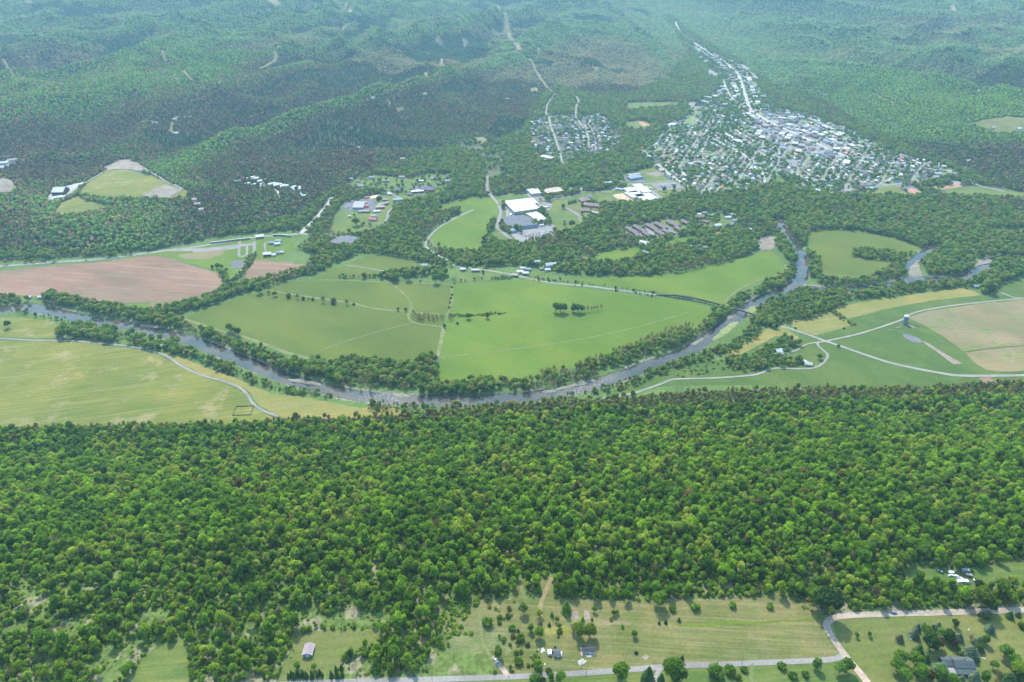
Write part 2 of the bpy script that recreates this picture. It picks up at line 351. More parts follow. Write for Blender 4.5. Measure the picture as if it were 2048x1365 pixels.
sheet('oval_field', r6([(770, 150), (870, 115), (1100, 125), (1300, 170), (1460, 225), (1440, 258), (1290, 320), (1150, 385), (1000, 382), (870, 380), (850, 310), (810, 230)]), 'green_olive', .08, corner=False)
sheet('field', r6([(1800, 108), (2200, 120), (2200, 152), (1880, 142)]), 'green_olive', .08)
sheet('field', r6([(920, 578), (1100, 542), (1400, 495), (1700, 457), (1800, 500), (1500, 532), (1250, 580), (1000, 640)]), 'hay_gold', .14)
sheet('field', r6([(650, 660), (900, 597), (1040, 665), (1030, 682), (830, 735), (720, 700)]), 'hay_gold', .14)
sheet('field', r6([(560, 692), (640, 690), (720, 740), (740, 775), (600, 740), (400, 842), (275, 858), (420, 770)]), 'hay_gold', .14)
sheet('stubble_field', r6([(1370, 635), (1420, 612), (1500, 592), (1750, 555), (2048, 524), (2300, 500), (2300, 950), (2048, 945), (1900, 948), (1830, 938), (1750, 888), (1690, 830), (1570, 740), (1450, 670)]), 'stubble', .14, corner=False)
sheet('pasture', r6([(840, 745), (1040, 684), (1010, 645), (1250, 585), (1500, 536), (1800, 505), (1900, 440), (2048, 395), (2300, 380), (2300, 990), (1900, 1000), (1500, 1045), (1000, 1050), (500, 1025), (0, 1030), (-400, 1075), (-300, 1040), (-100, 960), (60, 905), (280, 880), (600, 850), (700, 760)]), 'pasture', .05)
sheet('pond', r6([(1340, 725), (1390, 735), (1440, 757), (1452, 780), (1400, 775), (1345, 748)]), 'asphalt', .2, jit=.5)
sheet('muddy_bank', r6([(1450, 770), (1480, 778), (1600, 850), (1690, 900), (1640, 905), (1560, 850)]), 'mud', .14, corner=False)
sheet('bare_patch', r6([(1780, 985), (1850, 980), (1900, 1015), (1820, 1015)]), 'plough', .14)
# industrial and school grounds
sheet('lawn', r5([(880, 120), (960, 118), (1045, 190), (960, 200), (880, 160)]), 'lawn', .06)
q4 = zo(960, 350); q5 = zo(1160, 320); q6 = zo(640, 320); q7 = zo(1740, 300); qa = zo(450, 440); qs = zo(1000, 180); qt = zo(1260, 180); qu = zo(1500, 200)
sheet('lawn', q4([(980, 360), (1500, 230), (1600, 300), (1420, 400), (1100, 470), (1260, 500), (1400, 590), (1380, 700), (1250, 790), (1060, 820), (980, 700), (900, 500), (980, 440)]), 'lawn', .06)
sheet('lawn', q4([(190, 300), (400, 260), (640, 260), (700, 350), (280, 400)]), 'lawn', .06)
sheet('lawn', q4([(290, 470), (350, 470), (370, 560), (600, 590), (560, 630), (320, 720), (290, 600)]), 'lawn', .06)
sheet('yard', q4([(340, 430), (780, 370), (1000, 380), (960, 480), (820, 500), (450, 600), (360, 580)]), 'road_old', .14, jit=.4)
sheet('car_park', q4([(400, 790), (620, 745), (740, 700), (980, 670), (1030, 700), (1030, 830), (840, 870), (600, 948), (480, 880)]), 'road_old', .14, jit=.4)
sheet('yard', q4([(630, 235), (800, 230), (880, 330), (720, 345), (640, 270)]), 'road_old', .14, jit=.4)
sheet('yard', q4([(1160, 190), (1400, 150), (1440, 190), (1230, 240)]), 'road_old', .14, jit=.4)
sheet('yard', q4([(1200, 440), (1390, 380), (1660, 440), (1640, 560), (1480, 600), (1380, 560)]), 'meadow', .14, jit=.4)
sheet('lawn', q5([(80, 500), (320, 400), (640, 420), (560, 200), (760, 160), (960, 100), (1100, 90), (1320, 270), (1560, 430), (1250, 500), (1100, 590), (800, 590), (500, 600), (250, 620)]), 'lawn', .05)
sheet('bare_patch', q5([(450, 480), (620, 460), (720, 530), (830, 590), (640, 565), (520, 540)]), 'tan', .14, corner=False)
sheet('yard', q5([(560, 245), (750, 198), (900, 290), (900, 320), (690, 300)]), 'asphalt', .14, jit=.3)
sheet('car_park', q5([(970, 330), (1300, 290), (1450, 385), (1060, 410)]), 'road_old', .14, jit=.3)
sheet('yard', q5([(640, 400), (980, 400), (1180, 560), (1100, 580), (1000, 470), (900, 600), (800, 570)]), 'road_old', .12, jit=.3)
sheet('bare_patch', q5([(880, 190), (1180, 150), (1220, 200), (1040, 230)]), 'mud', .14)
sheet('lawn', q5([(540, 1000), (640, 900), (860, 880), (1200, 800), (1480, 850), (1480, 960), (1320, 1020), (1000, 1100), (780, 1100)]), 'lawn', .05)
sheet('yard', q5([(640, 985), (700, 1000), (800, 900), (900, 900), (1060, 1010), (1130, 930), (1200, 900), (1340, 1030), (1060, 1090), (880, 1110), (720, 1090)]), 'road_old', .12, jit=.3)
sheet('field', q5([(1130, 1110), (1580, 1020), (1600, 1100), (1440, 1150), (1150, 1180)]), 'green_bright', .08)
sheet('yard', q5([(1560, 740), (1900, 700), (2048, 840), (1960, 1000), (1640, 930)]), 'lawn', .08)
sheet('yard', q5([(1120, 1185), (1560, 1150), (1760, 1180), (1700, 1250), (1300, 1280)]), 'lawn', .08)
sheet('lawn', q6([(150, 1000), (220, 700), (300, 600), (640, 500), (850, 460), (1180, 560), (1060, 600), (930, 720), (880, 860), (740, 950), (560, 990), (260, 1010)]), 'lawn', .05)
sheet('lawn', q6([(350, 360), (540, 230), (780, 200), (1200, 260), (1500, 180), (1850, 200), (1800, 320), (1700, 420), (1400, 500), (1180, 560), (860, 450), (500, 400)]), 'lawn', .05)
sheet('car_park', q6([(320, 600), (460, 550), (750, 540), (760, 692), (320, 690)]), 'asphalt', .14, jit=.3)
sheet('car_park', q6([(1240, 360), (1530, 348), (1560, 420), (1350, 478), (1230, 440)]), 'asphalt', .14, jit=.3)
sheet('bare_patch', q6([(680, 490), (830, 465), (810, 510), (660, 540)]), 'tan', .12)
# landfill mound and its yard
sheet('mound_field', r1([(455, 1140), (530, 1060), (620, 1000), (720, 995), (880, 1030), (1030, 1090), (1100, 1120), (1090, 1160), (980, 1175), (840, 1165), (600, 1165)]), 'hay', .5, cell=10)
sheet('field', r1([(310, 1260), (360, 1190), (450, 1150), (520, 1180), (700, 1215), (560, 1240), (400, 1270)]), 'hay', .5, cell=10)
sheet('bare_patch', r1([(600, 985), (680, 945), (760, 930), (860, 990), (920, 1030), (760, 1000), (700, 995), (630, 1000)]), 'mud', .5, cell=10)
sheet('bare_patch', r1([(830, 1150), (960, 1085), (1050, 1110), (1000, 1165), (860, 1165)]), 'mud', .9, cell=10)
sheet('yard', zo(0, 290)([(650, 730), (710, 650), (930, 560), (1160, 510), (1150, 540), (1050, 650), (830, 780), (760, 770)]), 'palegravel', .6, cell=10, jit=.5)
sheet('yard', zo(0, 290)([(-100, 260), (80, 240), (200, 190), (270, 230), (150, 300), (-100, 340)]), 'palegravel', .9, cell=10, jit=.5)
sheet('bare_patch', zo(0, 290)([(-50, 500), (130, 480), (230, 600), (180, 680), (-50, 690)]), 'mud', .9, cell=10)
# terraced field and clearings on the far hills
sheet('bare_bank', r6([(480, 200), (500, 165), (560, 150), (600, 170), (600, 205), (570, 235), (500, 240)]), 'mud', .3)
sheet('terraced_field', r3([(1700, 730), (1900, 695), (2048, 690), (2200, 700), (2200, 780), (1900, 790)]), 'meadow', 1.2, cell=14)
for q in (r1([(80, 30), (150, 8), (240, 20), (200, 40)]), r1([(1530, 35), (1650, 30), (1660, 55), (1560, 55)]), r2([(570, 125), (600, 118), (610, 132), (580, 138)]), r2([(780, 805), (850, 810), (860, 840), (820, 850)]), r3([(760, 425), (810, 430), (800, 455), (770, 450)]),
          r2([(330, 640), (370, 630), (380, 660), (345, 670)]), r2([(1110, 520), (1160, 515), (1160, 545), (1110, 540)]), r1([(800, 735), (920, 712), (925, 725), (810, 742)]), r1([(1010, 690), (1130, 680), (1120, 692), (1015, 700)]), r2([(1480, 400), (1560, 410), (1570, 430), (1500, 430)])):
    sheet('clearing', q, 'stubble', 1.5, cell=14)
sheet('sports_field', r3([(280, 470), (370, 465), (375, 512), (285, 515)]), 'lawn', .2)
sheet('sports_field', qt([(-60, 440), (180, 415), (300, 490), (250, 540), (60, 550), (-60, 500)]), 'lawn', .1, corner=False)
sheet('infield', qt([(100, 440), (150, 432), (270, 480), (260, 500), (170, 495)]), 'redsoil', .2)
sheet('infield', qt([(400, 420), (620, 410), (630, 440), (520, 460)]), 'mud', .15)
sheet('field', qt([(-40, 175), (650, 165), (680, 230), (300, 250), (0, 300), (-60, 260)]), 'lawn', .1)
sheet('field', r3([(1130, 1115), (1290, 1090), (1410, 1150), (1150, 1150)]), 'hay', .1)
sheet('building_site', q7([(330, 480), (520, 460), (560, 480), (800, 620), (620, 630)]), 'asphalt', .12)
sheet('building_site', q7([(470, 550), (560, 520), (760, 600), (620, 615)]), 'redsoil', .2)
sheet('building_site', q7([(740, 520), (1000, 490), (1200, 470), (1260, 500), (1100, 530), (860, 560), (720, 545)]), 'redsoil', .14)
sheet('car_park', q7([(1030, 400), (1250, 440), (1290, 465), (1160, 480), (1040, 440)]), 'road_old', .16)
sheet('cemetery_lawn', q7([(900, 570), (1200, 510), (1450, 480), (1900, 540), (2200, 600), (2200, 680), (1000, 640)]), 'lawn', .1)
sheet('clearing', q7([(-20, 0), (60, -130), (80, -140), (90, 0), (30, 40)]), 'lawn', .14)
sheet('lawn', qu([(260, 1090), (420, 1050), (720, 1080), (680, 1150), (400, 1180)]), 'green_bright', .14)

# foreground clearings
sheet('lawn', rA([(780, 1380), (795, 1250), (850, 1190), (950, 1140), (1060, 1115), (1105, 1130), (1100, 1380)]), 'lawn', .08, corner=False)
sheet('lawn', rA([(10, 1040), (110, 990), (190, 985), (150, 1030), (60, 1060)]), 'lawn', .08)
sheet('lawn', rA([(1700, 1048), (2000, 1040)])+rB([(230, 1042), (200, 1100), (110, 1150), (10, 1200)])+rA([(1960, 1300), (1640, 1340), (1600, 1400), (1640, 1260), (1690, 1180)]), 'drylawn', .08)
sheet('meadow', rB([(560, 900), (640, 850), (830, 850), (1000, 870), (1040, 740), (1080, 740), (1090, 860), (1170, 870), (1180, 730), (1245, 725), (1250, 860), (1400, 862), (1700, 870), (2048, 865)])+rC([(300, 850), (560, 830), (760, 845), (820, 920), (880, 965), (905, 1050), (960, 1120), (990, 1195), (700, 1215), (0, 1248)])+rB([(1700, 1262), (1200, 1298), (1000, 1305), (900, 1310), (890, 1200), (650, 1130), (560, 1100), (600, 1000)]), 'meadow', .08)
sheet('lawn', rC([(935, 985), (1200, 960), (1500, 955), (2300, 915), (2300, 1500), (1190, 1500), (1100, 1310), (1020, 1180), (955, 1080), (930, 1020)]), 'drylawn', .08)
sheet('lawn', rB([(-1200, 1385), (0, 1352), (500, 1342), (980, 1326), (1430, 1305), (2048, 1262)])+rC([(400, 1250), (700, 1240), (960, 1222), (1010, 1230), (1080, 1310), (1130, 1390), (1180, 1500), (-4000, 1500)]), 'lawn', .08)
sheet('clearing', rC([(1330, 680), (1450, 650), (1560, 690), (1760, 690), (1900, 640), (2200, 600), (2200, 780), (1700, 790), (1500, 770), (1340, 760)]), 'lawn', .07)
sheet('ditch_strip', rC([(0, 1005), (300, 995), (600, 985), (860, 972), (870, 982), (600, 998), (100, 1022)]), 'green_bright', .16, clear=False)
sheet('soil_patch', zo(960, 1200)([(1250, 150), (1330, 140), (1350, 270), (1250, 280)]), 'mud', .16, clear=False)
sheet('soil_patch', zo(960, 1200)([(1420, 140), (1500, 150), (1510, 270), (1430, 280)]), 'mud', .16, clear=False)
sheet('bare_patch', zo(960, 1200)([(1330, 830), (1400, 810), (1460, 840), (1440, 870), (1360, 890)]), 'palegravel', .16, clear=False, corner=False)
sheet('bare_patch', zo(960, 1200)([(1350, 655), (1400, 650), (1410, 745), (1500, 770), (1570, 740), (1575, 655), (1590, 750), (1500, 790), (1380, 760)]), 'tan', .16, clear=False)
sheet('bare_patch', rB([(1765, 1200), (1790, 1188), (1815, 1200), (1795, 1220)]), 'mud', .16, clear=False, corner=False)
sheet('bare_patch', rC([(420, 1060), (460, 1060), (470, 1085), (440, 1090)]), 'stubble', .16, clear=False, corner=False)
sheet('dry_strip', zo(960, 1200)([(1120, 260), (1240, 230), (1500, 270), (2048, 300), (2048, 350), (1560, 345), (1200, 330)]), 'stubble', .13, clear=False, corner=False)
sheet('dry_strip', zo(960, 1200)([(870, 380), (1180, 360), (1240, 470), (900, 490)]), 'hay', .13, clear=False, corner=False)
for k in range(9):     # mower swaths
    ribbon('mown_swath', rB([(640-k*2, 1085+k*11), (740, 1075+k*12), (840, 1068+k*13)]), 1.5, 'track', .14, keep=False)
    ribbon('mown_swath', rB([(850, 1062+k*12), (950, 1060+k*12), (1030-k*7, 1075+k*14), (1040-k*8, 1120+k*9)]), 1.5, 'track', .14, keep=False)

# ---------------------------------------------------------------- water and bars
mw, t_, b_ = newmat('river_water'); p_ = pos(t_)
b_.inputs['Base Color'].default_value = (.05, .075, .065, 1); b_.inputs['Roughness'].default_value = .07; b_.inputs['Specular IOR Level'].default_value = .3
c_ = ramp(t_, noise(t_, p_, .02, 4, .6), .4, .62, (.026, .034, .028), (.070, .055, .036))
fo = N(t_, 'ShaderNodeAttribute', attribute_name='foam'); fm = N(t_, 'ShaderNodeMath', operation='MULTIPLY')
t_.links.new(fo.outputs['Fac'], fm.inputs[0]); t_.links.new(ramp(t_, noise(t_, pos(t_, (.35, .8, 1)), 1, 5, .75), .52, .66, (0, 0, 0), (1, 1, 1)), fm.inputs[1])
t_.links.new(mix(t_, fm.outputs[0], c_, (.75, .76, .74)), b_.inputs['Base Color'])
bp = N(t_, 'ShaderNodeBump'); bp.inputs['Strength'].default_value = .05; bp.inputs['Distance'].default_value = .4
t_.links.new(noise(t_, p_, .12, 3, .6), bp.inputs['Height']); t_.links.new(bp.outputs[0], b_.inputs['Normal'])
M['water'] = mw
def river(name, L, wd):
    d = np.gradient(L, axis=0); d /= np.linalg.norm(d, axis=1)[:, None]; n = np.stack([-d[:, 1], d[:, 0]], 1)
    V = []; k = len(L)
    for s in (-1.25, -.6, 0, .6, 1.25): c = L+n*s*wd/2; V.append(np.column_stack([c, np.full(k, {'main': -1.3, 'branch': -1.33, 'branch2': -1.36}[name])]))
    V = np.concatenate(V); F = [(a*k+i+1, (a+1)*k+i+1, (a+1)*k+i, a*k+i) for a in range(4) for i in range(k-1)]
    F = [f[::-1] for f in F]; me = mesh_np(name, V, F, [M['water']], True)
    px, py, _ = project(V[:, 0], V[:, 1], V[:, 2])
    foam = np.maximum(np.exp(-((px-1175)/55)**2), np.maximum(.8*np.exp(-((px-770)/60)**2), np.maximum(.45*np.exp(-((px-880)/90)**2), .6*np.exp(-((px-1488)/35)**2-((py-630)/14)**2))))*(py > 560)
    a = me.attributes.new('foam', 'FLOAT', 'POINT'); a.data.foreach_set('value', foam.astype(np.float32)*.6+.0)
    return structure('river' if name == 'main' else 'river_branch', me)
for k, (L, wd) in RIV.items(): river(k, L, wd)
def island(px, mat, z=-.6, name='gravel_bar'):
    W = closed_smooth(flat(px), 5); W = W+np.stack([fbm(W[:, 0]/12, W[:, 1]/12, 2, 3)-.5, fbm(W[:, 0]/12, W[:, 1]/12, 2, 8)-.5], 1)*8
    c = W.mean(0); n = len(W); V = [(c[0], c[1], z+.6)]; 
    for s, h in ((.5, z+.5), (.85, z+.2), (1.0, -1.0), (1.05, -3.5)):
        V += [(c[0]+(x-c[0])*s, c[1]+(y-c[1])*s, h) for x, y in W]
    bm = bmesh.new(); vs = [bm.verts.new(v) for v in V]
    for i in range(n):
        j = (i+1) % n; bm.faces.new((vs[0], vs[1+i], vs[1+j]))
        for a in range(3): bm.faces.new((vs[1+a*n+i], vs[1+(a+1)*n+i], vs[1+(a+1)*n+j], vs[1+a*n+j]))
    bmesh.ops.recalc_face_normals(bm, faces=bm.faces[:]); me = bpy.data.meshes.new(name); bm.to_mesh(me); bm.free(); me.materials.append(M[mat])
    for p in me.polygons:
        if p.normal.z < 0: me.flip_normals(); break
    return structure(name, me)
q3 = zo(1400, 560)
island(q3([(160, 830), (270, 690), (420, 590), (500, 560), (600, 590), (640, 660), (590, 720), (480, 800), (300, 810)]), 'bar', name='river_island')
island(q3([(590, 440), (700, 370), (770, 355), (770, 520), (660, 480)]), 'bar')
island(q3([(350, 540), (370, 500), (460, 470), (500, 490), (430, 530)]), 'cobble')
island(q3([(700, 590), (750, 580), (790, 640), (740, 640)]), 'cobble')
island(r6([(750, 440), (800, 425), (860, 435), (920, 450), (830, 450)]), 'cobble')
island(r6([(1375, 370), (1400, 320), (1440, 290), (1450, 340), (1440, 370), (1510, 380), (1480, 390), (1400, 388)]), 'cobble')
island(r6([(1760, 285), (1860, 290), (1840, 310), (1780, 325), (1720, 380), (1740, 340)]), 'cobble')
island(r4([(810, 672), (850, 662), (950, 680), (960, 690), (900, 692)]), 'cobble')
island(r4([(1680, 992), (1760, 985), (1870, 1015), (1880, 1030), (1800, 1020)]), 'cobble')
island(r5([(190, 1050), (280, 1040), (300, 1060), (220, 1065)]), 'cobble')
island(r5([(305, 1080), (340, 1040), (380, 1060), (420, 1095), (350, 1100)]), 'cobble')
island(r5([(1380, 1010), (1440, 985), (1500, 995), (1400, 1030), (1200, 1070), (1180, 1062)]), 'cobble')
island(r6([(100, 790), (160, 750), (190, 755), (130, 795)]), 'cobble')

# ---------------------------------------------------------------- roads and tracks
ribbon('lane', [(-200, 675), (0, 678), (60, 681), (120, 682)]+r4([(460, 770), (560, 780), (660, 788), (760, 800), (850, 818), (960, 850), (1070, 918), (1180, 968), (1300, 1003), (1400, 1040), (1450, 1085), (1480, 1135), (1540, 1175), (1640, 1215)]), 4.5, 'road_old', .2)
ribbon('lane', r4([(340, 770), (365, 748), (400, 738)]), 4, 'road_old', .2)
ribbon('highway', [(-200, 545), (0, 533), (110, 525), (200, 519), (300, 506), (345, 500), (400, 493), (470, 482), (520, 474), (570, 471), (600, 468)], 10, 'road_old', .2)
ribbon('highway', [(600, 468), (630, 440), (657, 408), (664, 395)], 12, 'palegravel', .2)
ribbon('road', [(600, 468), (640, 472), (684, 471), (722, 466), (748, 461), (764, 452), (773, 441), (778, 425), (786, 415), (798, 408), (813, 403), (842, 397), (870, 389), (898, 385)], 8, 'road_old', .22)
ribbon('road', [(813, 403), (790, 392), (775, 383)], 7, 'road_old', .22)
ribbon('road', [(975, 350), (974, 368), (976, 383), (985, 395), (997, 410), (1001, 425), (998, 440), (994, 455), (1008, 468), (1022, 478), (1040, 488)], 8, 'road_old', .22)
ribbon('road', [(997, 410), (1030, 406), (1080, 401), (1120, 397), (1150, 391), (1170, 384), (1225, 385)], 7, 'road_old', .22)
ribbon('drive', q4([(1180, 450), (1300, 520), (1380, 580), (1460, 600)]), 8, 'road_old', .22)
ribbon('drive', q4([(1340, 580), (1390, 660), (1340, 720)]), 3.5, 'road_old', .22)
ribbon('road', q5([(440, 420), (560, 350), (700, 330), (900, 330), (1100, 300), (1300, 275)]), 6, 'gravel', .22)
ribbon('road', q5([(1000, 430), (1200, 400), (1480, 370)]), 6, 'gravel', .22)
ribbon('railway', r5([(780, 0), (650, 62), (560, 120), (510, 180), (505, 225), (560, 268), (620, 298), (680, 330), (780, 345), (880, 358), (1000, 380), (1130, 408), (1250, 430), (1450, 448), (1700, 480), (1850, 498)]), 6, 'gravel', .25)
ribbon('farm_road', r6([(585, 672), (700, 703), (800, 737), (880, 768), (950, 790), (1150, 860), (1300, 905), (1550, 955), (1700, 972), (2048, 970), (2300, 965)]), 7, 'gravel', .26)
ribbon('farm_lane', r6([(890, 770), (1100, 722), (1320, 650), (1360, 628), (1400, 606), (1500, 582), (1700, 553), (2048, 518), (2300, 498)]), 4.5, 'gravel', .3)
ribbon('farm_lane', r6([(2048, 518), (1980, 512), (1940, 495), (1895, 480)]), 4, 'gravel', .26)
ribbon('farm_lane', r6([(885, 772), (780, 787), (710, 825), (660, 842)]), 4, 'gravel', .3)
ribbon('farm_lane', r6([(840, 780), (845, 798), (880, 830), (900, 856), (870, 900), (820, 926), (740, 932), (600, 928), (540, 940), (480, 966), (250, 985), (0, 993)])+r5([(1900, 1012), (1800, 1048), (1700, 1080), (1540, 1102)]), 4.5, 'gravel', .3)
ribbon('field_track', r6([(650, 320), (655, 350), (600, 385), (500, 412), (400, 455), (330, 505), (285, 560), (200, 640), (100, 700), (0, 735)]), 5, 'track', .24, wob=.4)
ribbon('field_track', r5([(300, 430), (380, 500), (420, 560), (400, 610), (430, 660), (600, 687)]), 5, 'track', .24, wob=.4)
ribbon('field_track', r5([(430, 660), (200, 720), (0, 782), (-120, 830)]), 3, 'track', .24, wob=.4)
ribbon('field_track', r5([(607, 690), (590, 780), (572, 860)]), 8, 'track', .24)
ribbon('field_track', r5([(652, 437), (656, 520), (640, 590), (620, 620)]), 4, 'track', .24)
ribbon('field_track', r5([(0, 412), (300, 428), (640, 436)]), 3, 'track', .24)
ribbon('field_track', r4([(1560, 472), (1800, 510), (2048, 545)])+r5([(200, 578), (420, 600), (600, 612)]), 6, 'track', .22, wob=.5)
ribbon('field_track', r4([(1080, 640), (1300, 712), (1420, 742), (1560, 792), (1720, 850), (1900, 885)]), 8, 'track', .16, wob=.4)
ribbon('field_track', r5([(560, 868), (900, 830), (1200, 790), (1500, 740), (1800, 670), (2048, 598)]), 3, 'track', .2, wob=.6)
ribbon('field_track', r4([(885, 545), (1180, 528)]), 4, 'track', .2)
ribbon('field_track', r5([(30, 322), (270, 362)]), 3, 'gravel', .22)
ribbon('field_track', r5([(540, 170), (545, 210), (600, 235)]), 4, 'track', .22)
ribbon('field_track', r6([(865, 372), (1000, 388), (1150, 385), (1280, 325), (1400, 275), (1460, 240)]), 3.5, 'track', .24)
ribbon('field_track', r6([(1690, 835), (1850, 812), (2048, 795), (2300, 780)]), 3, 'pasture', .3)
ribbon('drive', qa([(200, 300), (195, 500), (290, 480), (390, 470), (400, 300)]), 6, 'road_old', .24)
ribbon('drive', qa([(560, 440), (540, 330), (590, 300)]), 4, 'road_old', .24)
ribbon('drive', qa([(300, 330), (300, 480)]), 5, 'road_old', .25)
ribbon('field_track', qa([(740, 440), (960, 260)]), 3, 'track', .24)
ribbon('field_track', qa([(200, 730), (280, 580), (300, 540)]), 4, 'gravel', .24)
ribbon('station_yard', r4([(1000, 235), (1200, 232), (1400, 210), (1500, 200)]), 16, 'road_old', .18)
ribbon('station_yard', r4([(1130, 245), (1300, 232), (1390, 222)]), 10, 'road_old', .2)
ribbon('drive', zo(400, 320)([(970, 375), (1060, 430), (1180, 430), (1310, 465)]), 6, 'palegravel', .5)
ribbon('drive', zo(400, 320)([(1060, 430), (1075, 480), (1080, 525)]), 6, 'palegravel', .5)
ribbon('drive', zo(400, 320)([(690, 340), (760, 350), (880, 320)]), 8, 'palegravel', .5)
ribbon('power_line_cut', r2([(920, 40), (1048, 300)]), 17, 'stubble', 2.5, step=14)
ribbon('power_line_cut', r2([(1115, 350), (1240, 545)]), 14, 'stubble', 2.5, step=14)
for q, wd in ((r1([(1605, 300), (1615, 345), (1550, 395), (1490, 418)]), 16), (r1([(950, 300), (968, 355)]), 16), (r1([(1075, 415), (1110, 460), (1165, 485)]), 10), (r2([(570, 205), (575, 230), (560, 250)]), 16), (r2([(725, 235), (730, 275)]), 20), (r2([(595, 345), (595, 390)]), 14), (r2([(500, 430), (515, 465)]), 14),
              (r2([(270, 570), (295, 620)]), 10), (r3([(1640, 75), (1605, 115)]), 26), (r1([(25, 370), (45, 400), (75, 440)]), 12), (r2([(1160, 285), (1165, 320)]), 12), (r1([(1010, 720), (1005, 780)]), 12), (r2([(890, 180), (930, 160), (975, 155)]), 16), (r2([(-10, 65), (60, 55), (90, 50)]), 14), (r2([(40, 55), (40, 90)]), 14), (r2([(0, 150), (110, 142)]), 16), (r3([(1150, 545), (1280, 610)]), 10), (r3([(0, 425), (42, 400)]), 8)):
    ribbon('forest_track', q, wd*.8, 'stubble', 1.5, step=10)
ribbon('landfill_road', r1([(270, 1165), (350, 1180), (450, 1110), (560, 1040), (640, 1000), (740, 993), (880, 1015), (960, 1060), (1060, 1110), (980, 1160)]), 6, 'gravel', 1.2)
# suburb streets
ribbon('street', qs([(780, 20), (710, 110), (645, 220), (630, 340), (665, 375), (700, 520), (760, 680), (820, 870), (862, 1030)]), 7, 'gravel', .5)
ribbon('street', qs([(1030, 80), (1075, 160), (1040, 240), (1040, 370), (1100, 470), (1185, 590), (1210, 690), (1210, 780)]), 8, 'gravel', .5)
ribbon('street', qs([(1040, 380), (1150, 430), (1260, 560), (1300, 700), (1310, 830)]), 6, 'road_old', .5)
ribbon('street', qs([(640, 365), (860, 375), (1040, 385)]), 5, 'road_old', .5)
ribbon('street', qs([(700, 520), (930, 530), (1160, 560), (1500, 600)]), 5, 'road_old', .5)
ribbon('street', qs([(760, 680), (980, 690), (1200, 690)]), 5, 'road_old', .5)
ribbon('street', qs([(800, 860), (1000, 850)]), 5, 'road_old', .5)
# foreground roads
ribbon('road', rB([(-2300, 1420), (-900, 1380), (0, 1345), (500, 1331), (980, 1315), (1200, 1305), (1430, 1292), (1700, 1272), (2048, 1247)])+rC([(200, 1246), (400, 1236), (700, 1225), (900, 1215), (965, 1202), (990, 1185)]), 5.0, 'road_old', .25)
ribbon('dirt_road', rC([(2400, 895), (2048, 922), (1700, 934), (1400, 943), (1150, 950), (1000, 958), (925, 975), (893, 1005), (905, 1050), (945, 1110), (990, 1175), (1060, 1260), (1130, 1345), (1190, 1440)]), 6.0, 'dirtroad', .30)
ribbon('dirt_track', rB([(985, 1310), (940, 1255), (880, 1190), (840, 1130), (828, 1060), (826, 1000), (815, 930)]), 3.2, 'track', .24, wob=.3)
ribbon('dirt_track', rB([(985, 1310), (950, 1265), (915, 1225)]), 4.2, 'dirtroad', .27)
ribbon('grass_track', rB([(1170, 1000), (1180, 870), (1210, 800), (1240, 730)]), 4, 'stubble', .2)
ribbon('grass_track', rB([(1090, 880), (1060, 790), (1060, 745)]), 3, 'track', .2)
ribbon('drive', rC([(470, 1240), (455, 1262), (458, 1400)]), 3, 'track', .25)
ribbon('drive', rB([(1880, 1265), (1860, 1290), (1840, 1345), (1835, 1400)]), 3.5, 'road_old', .25)

# ---------------------------------------------------------------- town streets (a grid laid along the real main axis)
TOWN_PX = [(1300, 330), (1275, 302), (1300, 275), (1330, 255), (1370, 238), (1395, 205), (1440, 180), (1445, 160), (1422, 140), (1388, 118), (1378, 96), (1392, 86), (1440, 112), (1496, 142), (1530, 190), (1560, 218), (1640, 236), (1700, 262), (1760, 300), (1830, 318), (1900, 336), (1925, 348), (1880, 362), (1800, 374), (1740, 388), (1690, 392), (1600, 384), (1560, 352), (1528, 372), (1480, 388), (1400, 392), (1345, 362)]
TOWN = hit(TOWN_PX)[:, :2]; CLEAR.append(TOWN)
DOWN_PX = [(1490, 225), (1560, 225), (1640, 245), (1700, 280), (1720, 318), (1640, 322), (1560, 300), (1490, 262)]
SUBURB_PX = qs([(600, 340), (1060, 350), (1400, 330), (1500, 440), (1660, 640), (1620, 800), (1320, 900), (1080, 900), (1000, 1040), (640, 1050), (480, 880), (400, 640), (400, 470)])
CLEAR.append(hit(SUBURB_PX)[:, :2])
SUB2_PX = [(905, 282), (940, 275), (995, 290), (1020, 310), (1000, 340), (1030, 350), (1015, 362), (985, 362), (960, 352), (970, 320), (930, 310)]
CLEAR.append(hit(SUB2_PX)[:, :2])
HOPK_PX = zo(1250, 420, 8.19)([(1160, 60), (1560, 20), (1700, 120), (1850, 240), (1900, 330), (1500, 380), (1350, 300), (1300, 200), (1100, 180)])
CLEAR.append(hit(HOPK_PX)[:, :2])
MAIN = [(1350, 44), (1358, 62), (1372, 74), (1396, 92), (1420, 108), (1450, 126), (1474, 148), (1482, 165), (1490, 190), (1500, 218), (1520, 233), (1550, 250), (1590, 268), (1640, 291), (1670, 305), (1710, 319), (1750, 327), (1790, 326)]
ribbon('main_street', MAIN, 14, 'palegravel', .5)
def wline(p, step=9): return smooth_line(hit(p)[:, :2], step)
STREETS = []
def street(p, wd=9, m='road_old', off=.3): STREETS.append(wline(p)); ribbon('street', p, wd, m, off)
STREETS.append(wline(MAIN[3:]))
street([(1445, 160), (1462, 195), (1490, 216)], 9, 'palegravel')
street([(1425, 185), (1460, 200), (1492, 215)], 9, 'palegravel')
street([(1462, 262), (1490, 280), (1520, 297), (1544, 308), (1570, 322), (1612, 346), (1640, 366)], 9)
street([(1500, 245), (1540, 265), (1588, 295), (1617, 311), (1660, 332), (1700, 350)], 9)
street([(1314, 328), (1352, 359), (1387, 380)], 9, 'palegravel')
street([(1340, 292), (1380, 310), (1406, 326), (1436, 343), (1470, 364)], 8)
